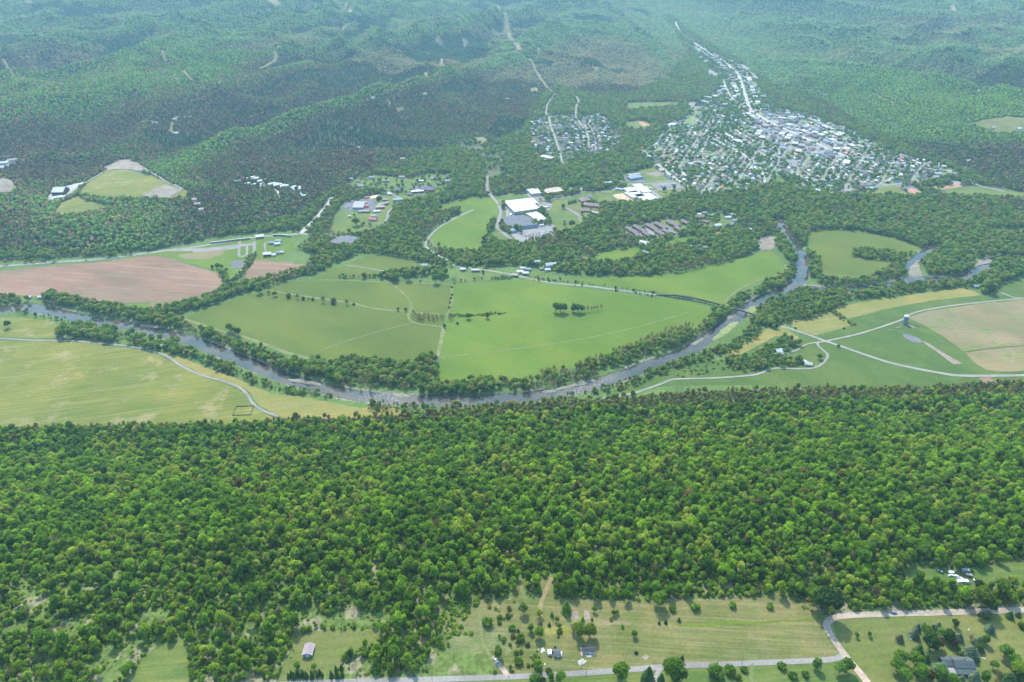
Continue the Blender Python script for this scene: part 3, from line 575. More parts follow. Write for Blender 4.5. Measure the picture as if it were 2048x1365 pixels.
street([(1400, 262), (1440, 285), (1480, 305), (1497, 319), (1515, 329), (1529, 360), (1530, 374)], 8, 'palegravel')
street([(1540, 235), (1600, 243), (1640, 262), (1680, 280), (1720, 298)], 8)
street([(1690, 383), (1734, 376), (1800, 368), (1860, 358), (1895, 351), (1930, 360), (1960, 372), (2010, 384)], 10)
street([(1700, 310), (1760, 312), (1820, 326), (1880, 345)], 8)
street([(1690, 335), (1760, 345), (1830, 350), (1880, 352)], 8)
for a, b in (((1400, 392), (1470, 300)), ((1470, 370), (1545, 262)), ((1530, 372), (1592, 268)), ((1590, 352), (1640, 290)), ((1640, 366), (1690, 290)), ((1690, 378), (1735, 300)), ((1760, 372), (1790, 316)), ((1820, 366), (1850, 326)), ((1355, 340), (1420, 240)), ((1320, 320), (1350, 270))):
    street([a, ((a[0]+b[0])/2, (a[1]+b[1])/2), b], 7)
sheet('town_paving', [(1500, 236), (1560, 232), (1640, 256), (1690, 285), (1712, 312), (1650, 318), (1560, 290), (1505, 262)], 'road_old', .12, corner=True)
for q in ([(1390, 100), (1410, 98), (1440, 118), (1440, 130), (1400, 122)], [(1445, 125), (1495, 128), (1520, 160), (1500, 165), (1480, 150)], [(1420, 112), (1440, 128), (1460, 150), (1440, 160), (1415, 150)], [(1740, 305), (1780, 300), (1800, 318), (1760, 324)], [(1440, 190), (1490, 206), (1475, 215), (1430, 205)], [(1470, 295), (1520, 300), (1545, 322), (1500, 325)],
          [(1660, 372), (1700, 366), (1720, 378), (1690, 384), (1670, 382)], [(1540, 315), (1600, 322), (1590, 335), (1550, 332)], [(1285, 300), (1310, 300), (1325, 312), (1295, 316)], [(1370, 207), (1400, 203), (1410, 215), (1380, 222)]):
    sheet('car_park', q, 'road_old', .16)
WATER_L = [(L, wd) for L, wd in RIV.values()]

# ---------------------------------------------------------------- ground mesh
ys = np.concatenate([[-3000, -1500, -600, -100, 120], np.arange(240, 450, 2.2)])
y = 450.0; ext = []
while y < 9500: ext.append(y); y += max(2.4, .0042*y)
ys = np.concatenate([ys, ext, [10500, 12500, 16000, 24000]])
us = np.linspace(-1.02, 1.02, 620)
YY, UU = np.meshgrid(ys, us, indexing='ij'); XX = UU*(np.maximum(YY, 240)+260); XX[:5] *= 6; XX[-4:] *= 1.6
ZZ = T(XX, YY)
V = np.stack([XX.ravel(), YY.ravel(), ZZ.ravel()], 1); nr, nc = XX.shape
idx = np.arange(nr*nc).reshape(nr, nc); F = np.stack([idx[:-1, :-1].ravel(), idx[:-1, 1:].ravel(), idx[1:, 1:].ravel(), idx[1:, :-1].ravel()], 1)
PX, PY, _ = project(V[:, 0], V[:, 1], V[:, 2])
col = np.tile(np.array([.085, .10, .035], np.float32), (len(V), 1))
n1 = fbm(V[:, 0]/40, V[:, 1]/40, 3, 61)[:, None]; n2 = fbm(V[:, 0]/14, V[:, 1]/14, 3, 71)[:, None]
floor_ = np.where(n2 > .58, [.12, .105, .06], [.060, .085, .028])
hill = in_poly(V[:, 0], V[:, 1], FOOTPOLY); col[:] = floor_
grassy = (~hill) & (V[:, 1] > 930) & (V[:, 1] < 1750); col[grassy] = np.array([.085, .135, .03])*(.7+.6*n1[grassy])
tw = in_poly(V[:, 0], V[:, 1], TOWN) | in_poly(V[:, 0], V[:, 1], CLEAR[-3]) | in_poly(V[:, 0], V[:, 1], CLEAR[-2]) | in_poly(V[:, 0], V[:, 1], CLEAR[-1]); col[tw] = np.where(n2[tw] > .44, [.12, .185, .042], [.19, .20, .10])
bank = np.zeros(len(V), bool)
me = mesh_np('ground', V, F, []); 
mk = np.zeros(len(V)); q = (V[:, 1] > 850) & (V[:, 1] < 2100)
for L, wd in WATER_L:
    d = np.full(len(V), 1e9); d[q] = dist_line(V[q, 0], V[q, 1], L[::2]); b = d < wd*.66; col[b] = np.where(n1[b] > .62, [.22, .19, .14], [.085, .105, .04])
near = V[:, 1] < 640; col[near] = np.where(n2[near] > .60, [.19, .17, .095], [.095, .135, .03])
a = me.color_attributes.new('gcol', 'FLOAT_COLOR', 'POINT'); a.data.foreach_set('color', np.concatenate([col, np.ones((len(V), 1))], 1).astype(np.float32).ravel())
mg, t_, b_ = newmat('woodland_ground'); at = N(t_, 'ShaderNodeAttribute', attribute_name='gcol'); p_ = pos(t_)
c_ = mix(t_, 1.0, at.outputs['Color'], ramp(t_, noise(t_, p_, .22, 5, .7), .3, .7, (.55, .55, .55), (1.3, 1.3, 1.3)), 'MULTIPLY'); t_.links.new(c_, b_.inputs['Base Color']); b_.inputs['Roughness'].default_value = .95
me.materials.append(mg); me.polygons.foreach_set('use_smooth', np.ones(len(F), bool)); g = structure('ground', me)

# ---------------------------------------------------------------- tree shapes (unit radius 1, unit height 1)
_ico = {}
def ico(sub):
    if sub not in _ico:
        bm = bmesh.new(); bmesh.ops.create_icosphere(bm, subdivisions=sub, radius=1)
        _ico[sub] = (np.array([v.co[:] for v in bm.verts]), np.array([[v.index for v in f.verts] for f in bm.faces])); bm.free()
    return _ico[sub]
class TM:
    def __init__(s): s.V = []; s.F = []; s.A = []; s.I = []; s.n = 0
    def add(s, V, F, v, mi=0):
        s.V.append(V); s.F.append(np.asarray(F)+s.n); s.n += len(V); s.A.append(np.full(len(V), v) if np.isscalar(v) else v); s.I.append(np.full(len(F), mi))
    def build(s, name, mats):
        me = mesh_np(name, np.concatenate(s.V), np.concatenate(s.F), mats, False, np.concatenate(s.I))
        a = me.attributes.new('v', 'FLOAT', 'POINT'); a.data.foreach_set('value', np.concatenate(s.A).astype(np.float32)); return me
def lobe(tm, c, r, rz, sub, v, rg, amp=.28, mi=0):
    V, F = ico(sub); k = 1+amp*(rg.random(len(V))-.5)*2; P = V*k[:, None]*np.array([r, r, rz])+c
    tm.add(P, F, np.clip(v+.14*(rg.random(len(V))-.5), 0, 1), mi)
def leaves(tm, cs, n, size, rg, mi=0, hz=1.0, up=.3):
    """n small leaf-clump triangles on the outside of the lobes"""
    cs = np.array(cs); k = rg.integers(0, len(cs), n); d = rg.normal(size=(n, 3)); d[:, 2] += up; d /= np.linalg.norm(d, axis=1)[:, None]
    c = cs[k, :3]+d*cs[k, 3:4]*np.array([1, 1, hz])*(1+.16*rg.random((n, 1)))
    a = rg.normal(size=(n, 3)); a /= np.linalg.norm(a, axis=1)[:, None]; b = np.cross(a, d+.7*rg.normal(size=(n, 3))); b /= np.linalg.norm(b, axis=1)[:, None]+1e-6
    s = size*(.6+.8*rg.random((n, 1))); sc = np.array([1, 1, hz])
    V = np.stack([c+a*s*sc, c+(b*.8-a*.5)*s*sc, c-(b*.8+a*.5)*s*sc], 1).reshape(-1, 3); F = np.arange(3*n).reshape(n, 3)
    tm.add(V, F, np.repeat(np.clip(.35+.35*d[:, 2]*0+rg.random(n)*.6, 0, 1), 3), mi)
def stick(tm, p, q, r0, r1, n=5, mi=0, hz=1.0):
    p, q = np.array(p, float), np.array(q, float); a = (q-p); a /= np.linalg.norm(a); u = np.cross(a, [.3, .9, .1]); u /= np.linalg.norm(u); v = np.cross(a, u)
    th = np.arange(n)*2*np.pi/n; ring = np.cos(th)[:, None]*u+np.sin(th)[:, None]*v
    V = np.concatenate([p+ring*r0, q+ring*r1]); F = []
    for i in range(n): j = (i+1) % n; F += [(i, j, n+j), (i, n+j, n+i)]
    tm.add(V, F, .5, mi)
def broad_crown(seed, sub=1, nl=9, leaf=230, hz=.42, low=.30, size=.13, tall=False):
    rg = np.random.default_rng(seed); tm = TM(); cs = []
    for k in range(nl):
        th = k*2.4+rg.random(); rr = (.52 if k < nl*.6 else .25)*(.75+.4*rg.random()) if k else 0
        z = low+.20+(.42*(k/nl) if k else .15)+.08*rg.random(); r = (.42+.14*rg.random())*(1.15 if k == 0 else 1)
        if tall: z = low+.1+.55*(k/nl); rr *= .7*(1-.4*k/nl); r *= .85
        cs.append((rr*math.cos(th), rr*math.sin(th), min(z, .98-r*hz*.9), r)); lobe(tm, np.array(cs[-1][:3]), r*.93, r*hz*.93, sub, .2+.6*rg.random(), rg, .42)
    if leaf: leaves(tm, cs, leaf, size, rg, hz=hz)
    return tm
def trunk(seed, tall=.7, w=.075, mi=0, tm=None):
    rg = np.random.default_rng(seed); tm = tm or TM(); stick(tm, (0, 0, -.06), (0.02, 0, tall*.55), w, w*.7, 6, mi)
    for k in range(4):
        th = k*1.6+rg.random(); stick(tm, (0.02, 0, tall*(.35+.06*k)), (.45*math.cos(th), .45*math.sin(th), tall*(.75+.1*rg.random())), w*.5, w*.15, 4, mi)
    stick(tm, (.02, 0, tall*.54), (0, 0, tall*1.1), w*.68, w*.2, 5, mi); return tm
def bare_crown(seed, n=260):
    rg = np.random.default_rng(seed); tm = TM(); cs = [(0, 0, .62, .75)]
    for k in range(26):
        th = rg.random()*6.28; el = .3+1.1*rg.random(); L = .9*(.6+.4*rg.random())
        q = (L*math.cos(th)*math.cos(el)*.9, L*math.sin(th)*math.cos(el)*.9, .32+.68*math.sin(el)*(.7+.3*rg.random())); stick(tm, (0, 0, .2+.25*rg.random()), q, .028, .01, 3)
    for k in range(n):
        th = rg.random()*6.28; el = rg.random()*1.5; L = .35+.62*rg.random(); c = np.array([L*math.cos(th)*math.cos(el), L*math.sin(th)*math.cos(el), .34+.62*L*math.sin(el)])
        a = rg.normal(size=3)*[.5, .5, .35]+[c[0]*.4, c[1]*.4, .22]; a *= .22/np.linalg.norm(a); b = np.cross(a, rg.normal(size=3)); b *= .018/np.linalg.norm(b)
        tm.add(np.array([c-b, c+b, c+a]), [(0, 1, 2)], rg.random())
    return tm
def cone_crown(seed, layers=9, seg=11, low=.05, leaf=160, fat=1.0):
    rg = np.random.default_rng(seed); tm = TM()
    for k in range(layers):
        f = k/layers; z0 = low+(1-low)*f; r = (1-f)**.85*fat*(.9+.2*rg.random()); h = (1-low)/layers*2.1
        th = np.arange(seg)*2*np.pi/seg+rg.random(); rr = r*(.78+.34*rg.random(seg)); zz = z0-.02+.03*rg.random(seg)
        V = np.concatenate([[(0, 0, min(1, z0+h))], np.stack([rr*np.cos(th), rr*np.sin(th), zz], 1), [(0, 0, z0+.04)]])
        F = [(0, 1+i, 1+(i+1) % seg) for i in range(seg)]+[(seg+1, 1+(i+1) % seg, 1+i) for i in range(seg)]
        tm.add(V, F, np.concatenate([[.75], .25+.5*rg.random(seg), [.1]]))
    n = leaf; f = rg.random(n)**1.3; th = rg.random(n)*6.28; r = (1-f)**.85*fat*(1.0+.1*rg.random(n)); c = np.stack([r*np.cos(th), r*np.sin(th), low+(1-low)*f*.98], 1)
    a = np.stack([np.cos(th), np.sin(th), -.15+0*th], 1)*.17; b = np.stack([-np.sin(th), np.cos(th), .1+0*th], 1)*.08
    tm.add(np.stack([c+a*[1, 1, .5], c-a*.4+b, c-a*.4-b], 1).reshape(-1, 3), np.arange(3*n).reshape(n, 3), np.repeat(.3+.6*rg.random(n), 3)); return tm
def shrub_crown(seed, nl=6, leaf=120):
    rg = np.random.default_rng(seed); tm = TM(); cs = []
    for k in range(nl):
        th = k*2.4; rr = .5*(k > 0)*(.6+.6*rg.random()); r = .42+.2*rg.random(); cs.append((rr*math.cos(th), rr*math.sin(th), .38+.15*rg.random(), r)); lobe(tm, np.array(cs[-1][:3]), r, r*.75, 1, rg.random(), rg, .3)
    leaves(tm, cs, leaf, .17, rg, hz=.75); return tm
def lump(seed, bare=False):
    rg = np.random.default_rng(seed); tm = TM()
    for k in range(3 if not bare else 2): lobe(tm, np.array([.38*math.cos(k*2.1+seed), .38*math.sin(k*2.1+seed), .56+.1*rg.random()]), .62, .36, 1, .2+.6*rg.random(), rg, .3)
    stick(tm, (0, 0, -.1), (0, 0, .5), .08, .05, 3, 1)
    return tm
def spire(seed):
    rg = np.random.default_rng(seed); tm = TM(); n = 7; th = np.arange(n)*6.283/n
    for z0, r, z1 in ((.1, .8, .7), (.45, .55, 1.0)):
        V = np.concatenate([[(0, 0, z1)], np.stack([r*np.cos(th)*(.8+.4*rg.random(n)), r*np.sin(th)*(.8+.4*rg.random(n)), z0+.08*rg.random(n)], 1)])
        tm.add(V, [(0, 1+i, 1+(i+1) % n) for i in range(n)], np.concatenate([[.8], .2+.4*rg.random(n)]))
    return tm
def patch(seed):          # 34 m of canopy: crowns of different size and height
    rg = np.random.default_rng(seed); tm = TM()
    for i in range(5):
        for j in range(5):
            c = np.array([(i-2)*6.8+rg.normal()*1.6, (j-2)*6.8+rg.normal()*1.6, 7+rg.normal()*1.6]); r = 4.1+1.8*rg.random()
            V, F = ico(1); k = 1+.5*(rg.random(len(V))-.5); tm.add(V*k[:, None]*[r, r, r*1.05]+c, F, np.clip(rg.random()+.15*(rg.random(len(V))-.5), 0, 1))
    return tm
LM, TW, ND, BK = M['leaf'], M['twig'], M['needle'], M['bark']
CROWN = {}; TRUNK = {}
for i in range(4): CROWN['broad%d' % i] = broad_crown(i+1, nl=8+i, leaf=380, size=.15, tall=(i == 3)).build('crown', [LM])
for i in range(2): CROWN['bare%d' % i] = bare_crown(i+20).build('crown', [TW])
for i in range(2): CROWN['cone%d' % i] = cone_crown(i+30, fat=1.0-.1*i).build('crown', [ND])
for i in range(2): CROWN['shrub%d' % i] = shrub_crown(i+40).build('foliage', [LM])
for k in CROWN: TRUNK[k] = trunk(5, .35 if 'cone' in k or 'shrub' in k else .72, .05 if 'shrub' in k else .075).build('trunk', [M['barkpale'] if 'bare' in k else BK])
srcs = bpy.data.collections.new('tree_shapes'); KIND = {}
def add_src(key, me):
    o = bpy.data.objects.new('%02d_shape' % len(KIND), me); srcs.objects.link(o); KIND[key] = len(KIND)
def joined(key, c, t, mats):
    tm = TM(); tm.V = c.V+t.V; tm.F = c.F+[f+c.n for f in t.F]; tm.A = c.A+t.A; tm.I = c.I+[i*0+1 for i in t.I]; tm.n = c.n+t.n; add_src(key, tm.build(key, mats))
for i in range(4): joined('broad%d' % i, broad_crown(i+1, nl=8+i, leaf=320, size=.15, tall=(i == 3)), trunk(5), [LM, BK])
for i in range(2): joined('bare%d' % i, bare_crown(i+20), trunk(6), [TW, M['barkpale']])
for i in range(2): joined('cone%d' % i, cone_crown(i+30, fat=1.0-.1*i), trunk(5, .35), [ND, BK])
for i in range(2): joined('shrub%d' % i, shrub_crown(i+40), trunk(5, .35, .05), [LM, BK])
for i in range(3): add_src('lump%d' % i, lump(i+50).build('lump', [LM, BK]))
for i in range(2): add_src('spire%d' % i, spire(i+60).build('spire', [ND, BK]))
for i in range(3): add_src('patch%d' % i, patch(i+70).build('patch', [LM]))
def gn_group():
    ng = bpy.data.node_groups.new('plant_trees', 'GeometryNodeTree')
    ng.interface.new_socket('Geometry', in_out='INPUT', socket_type='NodeSocketGeometry'); ng.interface.new_socket('Geometry', in_out='OUTPUT', socket_type='NodeSocketGeometry')
    a = ng.nodes.new('NodeGroupInput'); b = ng.nodes.new('NodeGroupOutput'); ip = ng.nodes.new('GeometryNodeInstanceOnPoints'); ci = ng.nodes.new('GeometryNodeCollectionInfo')
    ci.inputs['Collection'].default_value = srcs; ci.inputs['Separate Children'].default_value = True; ci.inputs['Reset Children'].default_value = True
    ip.inputs['Pick Instance'].default_value = True
    def attr(n, ty):
        x = ng.nodes.new('GeometryNodeInputNamedAttribute'); x.data_type = ty; x.inputs['Name'].default_value = n; return x.outputs[0]
    L = ng.links.new; L(a.outputs[0], ip.inputs['Points']); L(ci.outputs[0], ip.inputs['Instance']); L(attr('kind_id', 'INT'), ip.inputs['Instance Index'])
    e = ng.nodes.new('FunctionNodeEulerToRotation'); L(attr('rot', 'FLOAT_VECTOR'), e.inputs[0]); L(e.outputs[0], ip.inputs['Rotation']); L(attr('scl', 'FLOAT_VECTOR'), ip.inputs['Scale']); L(ip.outputs[0], b.inputs[0])
    return ng
GN = gn_group()
def plant(name, P, label):
    """P: dict x,y,z,kind,rot(n,3),scl(n,3),tint(n,3) -> one 'stuff' object"""
    n = len(P['x']); me = bpy.data.meshes.new(name); me.vertices.add(n); me.vertices.foreach_set('co', np.stack([P['x'], P['y'], P['z']], 1).astype(np.float32).ravel())
    for k, ty, f in (('rot', 'FLOAT_VECTOR', 'vector'), ('scl', 'FLOAT_VECTOR', 'vector')): a = me.attributes.new(k, ty, 'POINT'); a.data.foreach_set(f, P[k].astype(np.float32).ravel())
    a = me.attributes.new('kind_id', 'INT', 'POINT'); a.data.foreach_set('value', P['kind'].astype(np.int32))
    a = me.attributes.new('tint', 'FLOAT_COLOR', 'POINT'); a.data.foreach_set('color', np.concatenate([P['tint'], np.ones((n, 1))], 1).astype(np.float32).ravel())
    o = obj(name, me); md = o.modifiers.new('plants', 'NODES'); md.node_group = GN; tag(o, label, name.replace('_', ' '), kind='stuff'); return o

# ---------------------------------------------------------------- where trees may stand
_bb = [(c.min(0), c.max(0), c) for c in CLEAR]
def blocked(x, y, clear=True, road=2.5):
    r = np.zeros(len(x), bool)
    if clear:
        for lo, hi, c in _bb:
            q = (x > lo[0]) & (x < hi[0]) & (y > lo[1]) & (y < hi[1])
            if q.any(): r[q] |= in_poly(x[q], y[q], c)
    for L, hw in ROADS:
        m = hw+road; lo, hi = L.min(0)-m, L.max(0)+m; q = (x > lo[0]) & (x < hi[0]) & (y > lo[1]) & (y < hi[1])
        if q.any(): r[q] |= dist_line(x[q], y[q], L) < m
    for L, wd in WATER_L:
        lo, hi = L.min(0)-60, L.max(0)+60; q = (x > lo[0]) & (x < hi[0]) & (y > lo[1]) & (y < hi[1])
        if q.any(): r[q] |= dist_line(x[q], y[q], L) < wd*.54
    for (bx, by, br) in BLD:
        q = (np.abs(x-bx) < br) & (np.abs(y-by) < br); r |= q
    return r
BLD = []
def jgrid(x0, x1, y0, y1, s, rg=rng):
    gx = np.arange(x0, x1, float(s)); gy = np.arange(y0, y1, s*.87); X, Y = np.meshgrid(gx, gy); X[::2] += s/2
    X = X.ravel()+rg.normal(size=X.size)*s*.24; Y = Y.ravel()+rg.normal(size=Y.size)*s*.24; return X, Y
PAL = {'forest': [(.050, .105, .018), (.068, .140, .024), (.048, .100, .020), (.088, .165, .028), (.110, .190, .034), (.066, .125, .032), (.135, .180, .060), (.042, .088, .022)],
       'bright': [(.10, .18, .03), (.13, .20, .035), (.085, .155, .03)], 'river': [(.078, .138, .044), (.105, .172, .055), (.070, .125, .042), (.125, .180, .065), (.15, .165, .085)],
       'bare': [(.20, .155, .125), (.24, .20, .15), (.17, .135, .115), (.22, .21, .13)], 'cone': [(.022, .045, .024), (.028, .055, .028)], 'blue': [(.045, .075, .065)], 'purple': [(.055, .028, .03)], 'red': [(.11, .09, .05), (.12, .10, .065)],
       'town': [(.085, .150, .045), (.11, .18, .055), (.065, .125, .042)], 'hedge': [(.09, .10, .06), (.07, .09, .045)], 'scrub': [(.10, .145, .035), (.075, .125, .035), (.13, .155, .06), (.16, .165, .09)]}
PAL = {k: np.array(v) for k, v in PAL.items()}
def tints(n, pal, rg=rng): return PAL[pal][rg.integers(0, len(PAL[pal]), n)]*(.8+.4*rg.random((n, 1)))

# ---------------------------------------------------------------- building kit
MW = lambda n, c, **k: M.setdefault(n, plain(n, c, **k))
ROOF = {'white': metal_roof('white_metal_roof', (.52, .51, .49), .9), 'pale grey': metal_roof('pale_grey_roof', (.27, .26, .25), .9), 'dark grey': metal_roof('dark_grey_roof', (.085, .09, .105), .9), 'brown': plain('brown_shingles', (.24, .165, .14), .9, .2),
        'red': metal_roof('red_roof', (.50, .10, .08), .9), 'green': metal_roof('green_roof', (.26, .33, .30), .9), 'blue grey': metal_roof('blue_grey_roof', (.20, .23, .28), .9), 'black': plain('black_roof', (.035, .037, .045), .5, .2), 'mauve': plain('mauve_shingles', (.165, .125, .12), .9, .2), 'tan': plain('tan_shingles', (.38, .31, .24), .9, .2)}
WALL = {'white': plain('white_siding', (.44, .44, .42), .8), 'cream': plain('cream_siding', (.52, .47, .37), .8), 'brick': plain('red_brick', (.28, .13, .09), .9, .2), 'grey': plain('grey_siding', (.32, .33, .34), .8), 'dark': plain('dark_brown_wood', (.07, .045, .04), .8), 'blue': plain('blue_grey_siding', (.24, .29, .36), .8), 'wood': plain('weathered_boards', (.2, .12, .085), .9, .25)}
GLASS = plain('window_glass', (.035, .045, .06), .12, .2, spec=.6); WHITE = plain('white_paint', (.75, .75, .74), .5); CONC = plain('concrete', (.42, .41, .39), .85, .2); DARKM = plain('dark_metal', (.05, .05, .055), .5); TYRE = plain('tyre_rubber', (.02, .02, .02), .8); WOODP = plain('pole_wood', (.16, .12, .09), .9, .3)
class MB:
    def __init__(s): s.V = []; s.F = []; s.I = []; s.n = 0
    def quad(s, pts, mi=0): s.V += [tuple(p) for p in pts]; s.F.append(tuple(range(s.n, s.n+len(pts)))); s.n += len(pts); s.I.append(mi)
    def box(s, c, d, mi=0, taper=1.0, skip=''):
        x, y, z = c; a, b, h = d[0]/2, d[1]/2, d[2]; t = taper
        B = [(x-a, y-b, z), (x+a, y-b, z), (x+a, y+b, z), (x-a, y+b, z)]; U = [(x-a*t, y-b*t, z+h), (x+a*t, y-b*t, z+h), (x+a*t, y+b*t, z+h), (x-a*t, y+b*t, z+h)]
        if 't' not in skip: s.quad(U, mi)
        if 'b' not in skip: s.quad(B[::-1], mi)
        for i in range(4): j = (i+1) % 4; s.quad([B[i], B[j], U[j], U[i]], mi)
        return s
    def gable_walls(s, L, W, h, rise, mi=0):     # ridge along x
        a, b = L/2, W/2
        s.quad([(-a, -b, -1.5), (a, -b, -1.5), (a, -b, h), (-a, -b, h)], mi); s.quad([(a, b, -1.5), (-a, b, -1.5), (-a, b, h), (a, b, h)], mi)
        s.quad([(a, -b, -1.5), (a, b, -1.5), (a, b, h), (a, 0, h+rise), (a, -b, h)], mi); s.quad([(-a, b, -1.5), (-a, -b, -1.5), (-a, -b, h), (-a, 0, h+rise), (-a, b, h)], mi); return s
    def gable_roof(s, L, W, h, rise, ov=.5, th=.22, mi=0, hip=0.0):
        a, b = L/2+ov, W/2+ov; e = rise*ov/(W/2); z0 = h-e+.06; zr = h+rise+.06; k = L/2*0+hip*W/2
        r0, r1 = (-a+k, 0, zr), (a-k, 0, zr)
        for up in (0, 1):
            o = th*up; A = [(-a, -b, z0+o), (a, -b, z0+o), (a, b, z0+o), (-a, b, z0+o)]; P, Q = (r0[0], 0, zr+o), (r1[0], 0, zr+o)
            f = [[A[0], A[1], Q, P], [A[2], A[3], P, Q], [A[1], A[2], Q], [A[3], A[0], P]] if hip else [[A[0], A[1], Q, P], [A[2], A[3], P, Q]]
            for q in f: s.quad(q if up else q[::-1], mi)
        s.quad([(-a, -b, z0), (a, -b, z0), (a, -b, z0+th), (-a, -b, z0+th)], mi); s.quad([(a, b, z0), (-a, b, z0), (-a, b, z0+th), (a, b, z0+th)], mi)
        if not hip:
            for sg in (-1, 1):
                for q in ([(sg*a, -b, z0), (sg*a, 0, zr), (sg*a, 0, zr+th), (sg*a, -b, z0+th)], [(sg*a, 0, zr), (sg*a, b, z0), (sg*a, b, z0+th), (sg*a, 0, zr+th)]): s.quad(q if sg > 0 else q[::-1], mi)
        return s
    def flat_roof(s, L, W, h, ov=.3, mi=0):
        s.box((0, 0, h), (L+2*ov, W+2*ov, .5), mi); return s
    def cyl(s, p, q, r0, r1, n=10, mi=0, cap=True):
        p, q = Vector(p), Vector(q); a = (q-p).normalized(); u = a.orthogonal().normalized(); v = a.cross(u)
        P = [p+(u*math.cos(t)+v*math.sin(t))*r0 for t in [2*math.pi*i/n for i in range(n)]]; Q = [q+(u*math.cos(t)+v*math.sin(t))*r1 for t in [2*math.pi*i/n for i in range(n)]]
        for i in range(n): j = (i+1) % n; s.quad([P[i], P[j], Q[j], Q[i]], mi)
        if cap: s.quad(Q, mi); s.quad(P[::-1], mi)
        return s
    def mesh(s, name, mats):
        me = bpy.data.meshes.new(name); me.from_pydata(s.V, [], s.F); me.polygons.foreach_set('material_index', s.I)
        for m in mats: me.materials.append(m)
        me.update(); return me
    def build(s, name, mats, parent=None):
        return obj(name, s.mesh(name, mats if isinstance(mats, (list, tuple)) else [mats]), parent)
PEND = []         # (object, noun phrase, place phrase): labels get 'third ... from the left' where several are alike
ORD = ['', 'first', 'second', 'third', 'fourth', 'fifth', 'sixth', 'seventh', 'eighth', 'ninth', 'tenth']
def ordw(k): return ORD[k] if k <= 10 else '%d%s' % (k, 'th' if 10 <= k % 100 <= 20 else {1: 'st', 2: 'nd', 3: 'rd'}.get(k % 10, 'th'))
def pend(o, noun, place, cat, group=None): o['category'] = cat; PEND.append((o, noun, place)); (group and o.__setitem__('group', group)); return o
def finish_labels():
    D = {}
    for o, n, p in PEND: D.setdefault((n, p), []).append(o)
    for (n, p), L in D.items():
        L.sort(key=lambda o: float(project(o.location.x, o.location.y, o.location.z)[0]))
        for i, o in enumerate(L):
            o['label'] = ('%s %s' % (n, p)) if len(L) == 1 else ('leftmost %s %s' % (n, p) if i == 0 else 'rightmost %s %s' % (n, p) if i == len(L)-1 else '%s %s from the left %s' % (ordw(i+1), n, p))
def root(name, x, y, yaw=0, z=None):
    o = bpy.data.objects.new(name, None); C.objects.link(o); o.empty_display_size = 1
    o.location = (x, y, float(T(x, y)) if z is None else z); o.rotation_euler = (0, 0, yaw); return o
def building(name, px, L, W, h, yaw=None, roof='white', wall='white', kind='gable', rise=None, label=None, cat='building', group=None, win=True, noun=None, place='', front=None, chimney=False):
    """px: a pixel (centre) or two pixels (camera-facing base edge, W deep)"""
    if isinstance(px, tuple): c = hit([px])[0]; x, y = c[0], c[1]
    else:
        a, b = hit(px)[:, :2]; d = b-a; L = np.linalg.norm(d) if L is None else L; yaw = math.degrees(math.atan2(d[1], d[0])); n = np.array([-d[1], d[0]])/np.linalg.norm(d); n = n if n[1] > 0 else -n; m = (a+b)/2+n*W/2; x, y = m
    rt = root(name, x, y, R(yaw or 0)); rise = rise if rise is not None else W*.22
    BLD.append((x, y, max(L, W)*.42+1.5 if L/W < 1.8 else 0))
    if L/W >= 1.8:
        for k in np.linspace(-.5, .5, max(2, int(L/W)+1)): BLD.append((x+k*(L-W)*math.cos(R(yaw or 0)), y+k*(L-W)*math.sin(R(yaw or 0)), W*.6))
    if kind == 'flat':
        MB().box((0, 0, -1.5), (L, W, h+1.5), 0, skip='t').build('wall', WALL[wall], rt); r = MB().flat_roof(L, W, h)
        for i in range(max(1, int(L/14))): r.box((-L/2+(i+.5)*L/max(1, int(L/14))+2, W*.12*((i % 3)-1), h+.5), (2.2, 2.2, 1.1), 1)
        r.build('roof', [ROOF[roof], ROOF['pale grey']], rt)
    else:
        MB().gable_walls(L, W, h, 0 if kind == 'hip' else rise).build('wall', WALL[wall], rt); rr = MB().gable_roof(L, W, h, rise, hip=(.95 if kind == 'hip' else 0)).build('roof', ROOF[roof], rt)
        if chimney: MB().box((L*.2, W*.1, h+rise*.4), (.9, .9, rise*.6+1.2)).build('chimney', WALL['brick'], rr)
    if win:
        n = max(2, min(8, int(L/5)))
        for s_ in (-1,):
            for i in range(n):
                if i == n//2: MB().box((-L/2+(i+.5)*L/n, s_*(W/2+.04), 0), (1.4, .12, 2.3)).build('door', WALL['dark'] if wall != 'dark' else WHITE, rt)
                else: MB().box((-L/2+(i+.5)*L/n, s_*(W/2+.04), h*.42), (min(1.6, L/n*.5), .12, min(1.5, h*.35))).build('window', GLASS, rt)
    if label: tag(rt, label, cat, group)
    else: pend(rt, noun, place, cat, group)
    return rt
# --- industrial estate
IND = 'on the industrial estate'
building('warehouse', [(1018, 419), (1076, 412)], None, 42, 8, roof='white', wall='grey', kind='flat', label='long white flat roofed warehouse on the industrial estate, the farther of two', cat='warehouse')
building('warehouse', [(1029, 431), (1080, 424)], None, 42, 9, roof='white', wall='grey', kind='flat', label='long white flat roofed warehouse behind a row of evergreens, nearer of two', cat='warehouse')
building('factory', [(1018, 462), (1076, 455)], None, 72, 8, roof='dark grey', wall='blue', kind='flat', label='wide low factory with a dark blue grey roof beside its car park', cat='factory')
building('warehouse', [(1072, 449), (1093, 445)], None, 58, 9, roof='white', wall='grey', kind='gable', rise=3, label='white gabled warehouse joined to the dark roofed factory', cat='warehouse')
building('office', [(1022, 467), (1032, 466)], None, 14, 6, roof='blue grey', wall='blue', kind='flat', label='small blue grey entrance block in front of the factory', cat='office')
building('warehouse', [(1062, 393), (1083, 391)], None, 40, 7, roof='white', wall='white', kind='flat', label='square white roofed warehouse in a paved yard behind the long warehouses', cat='warehouse')
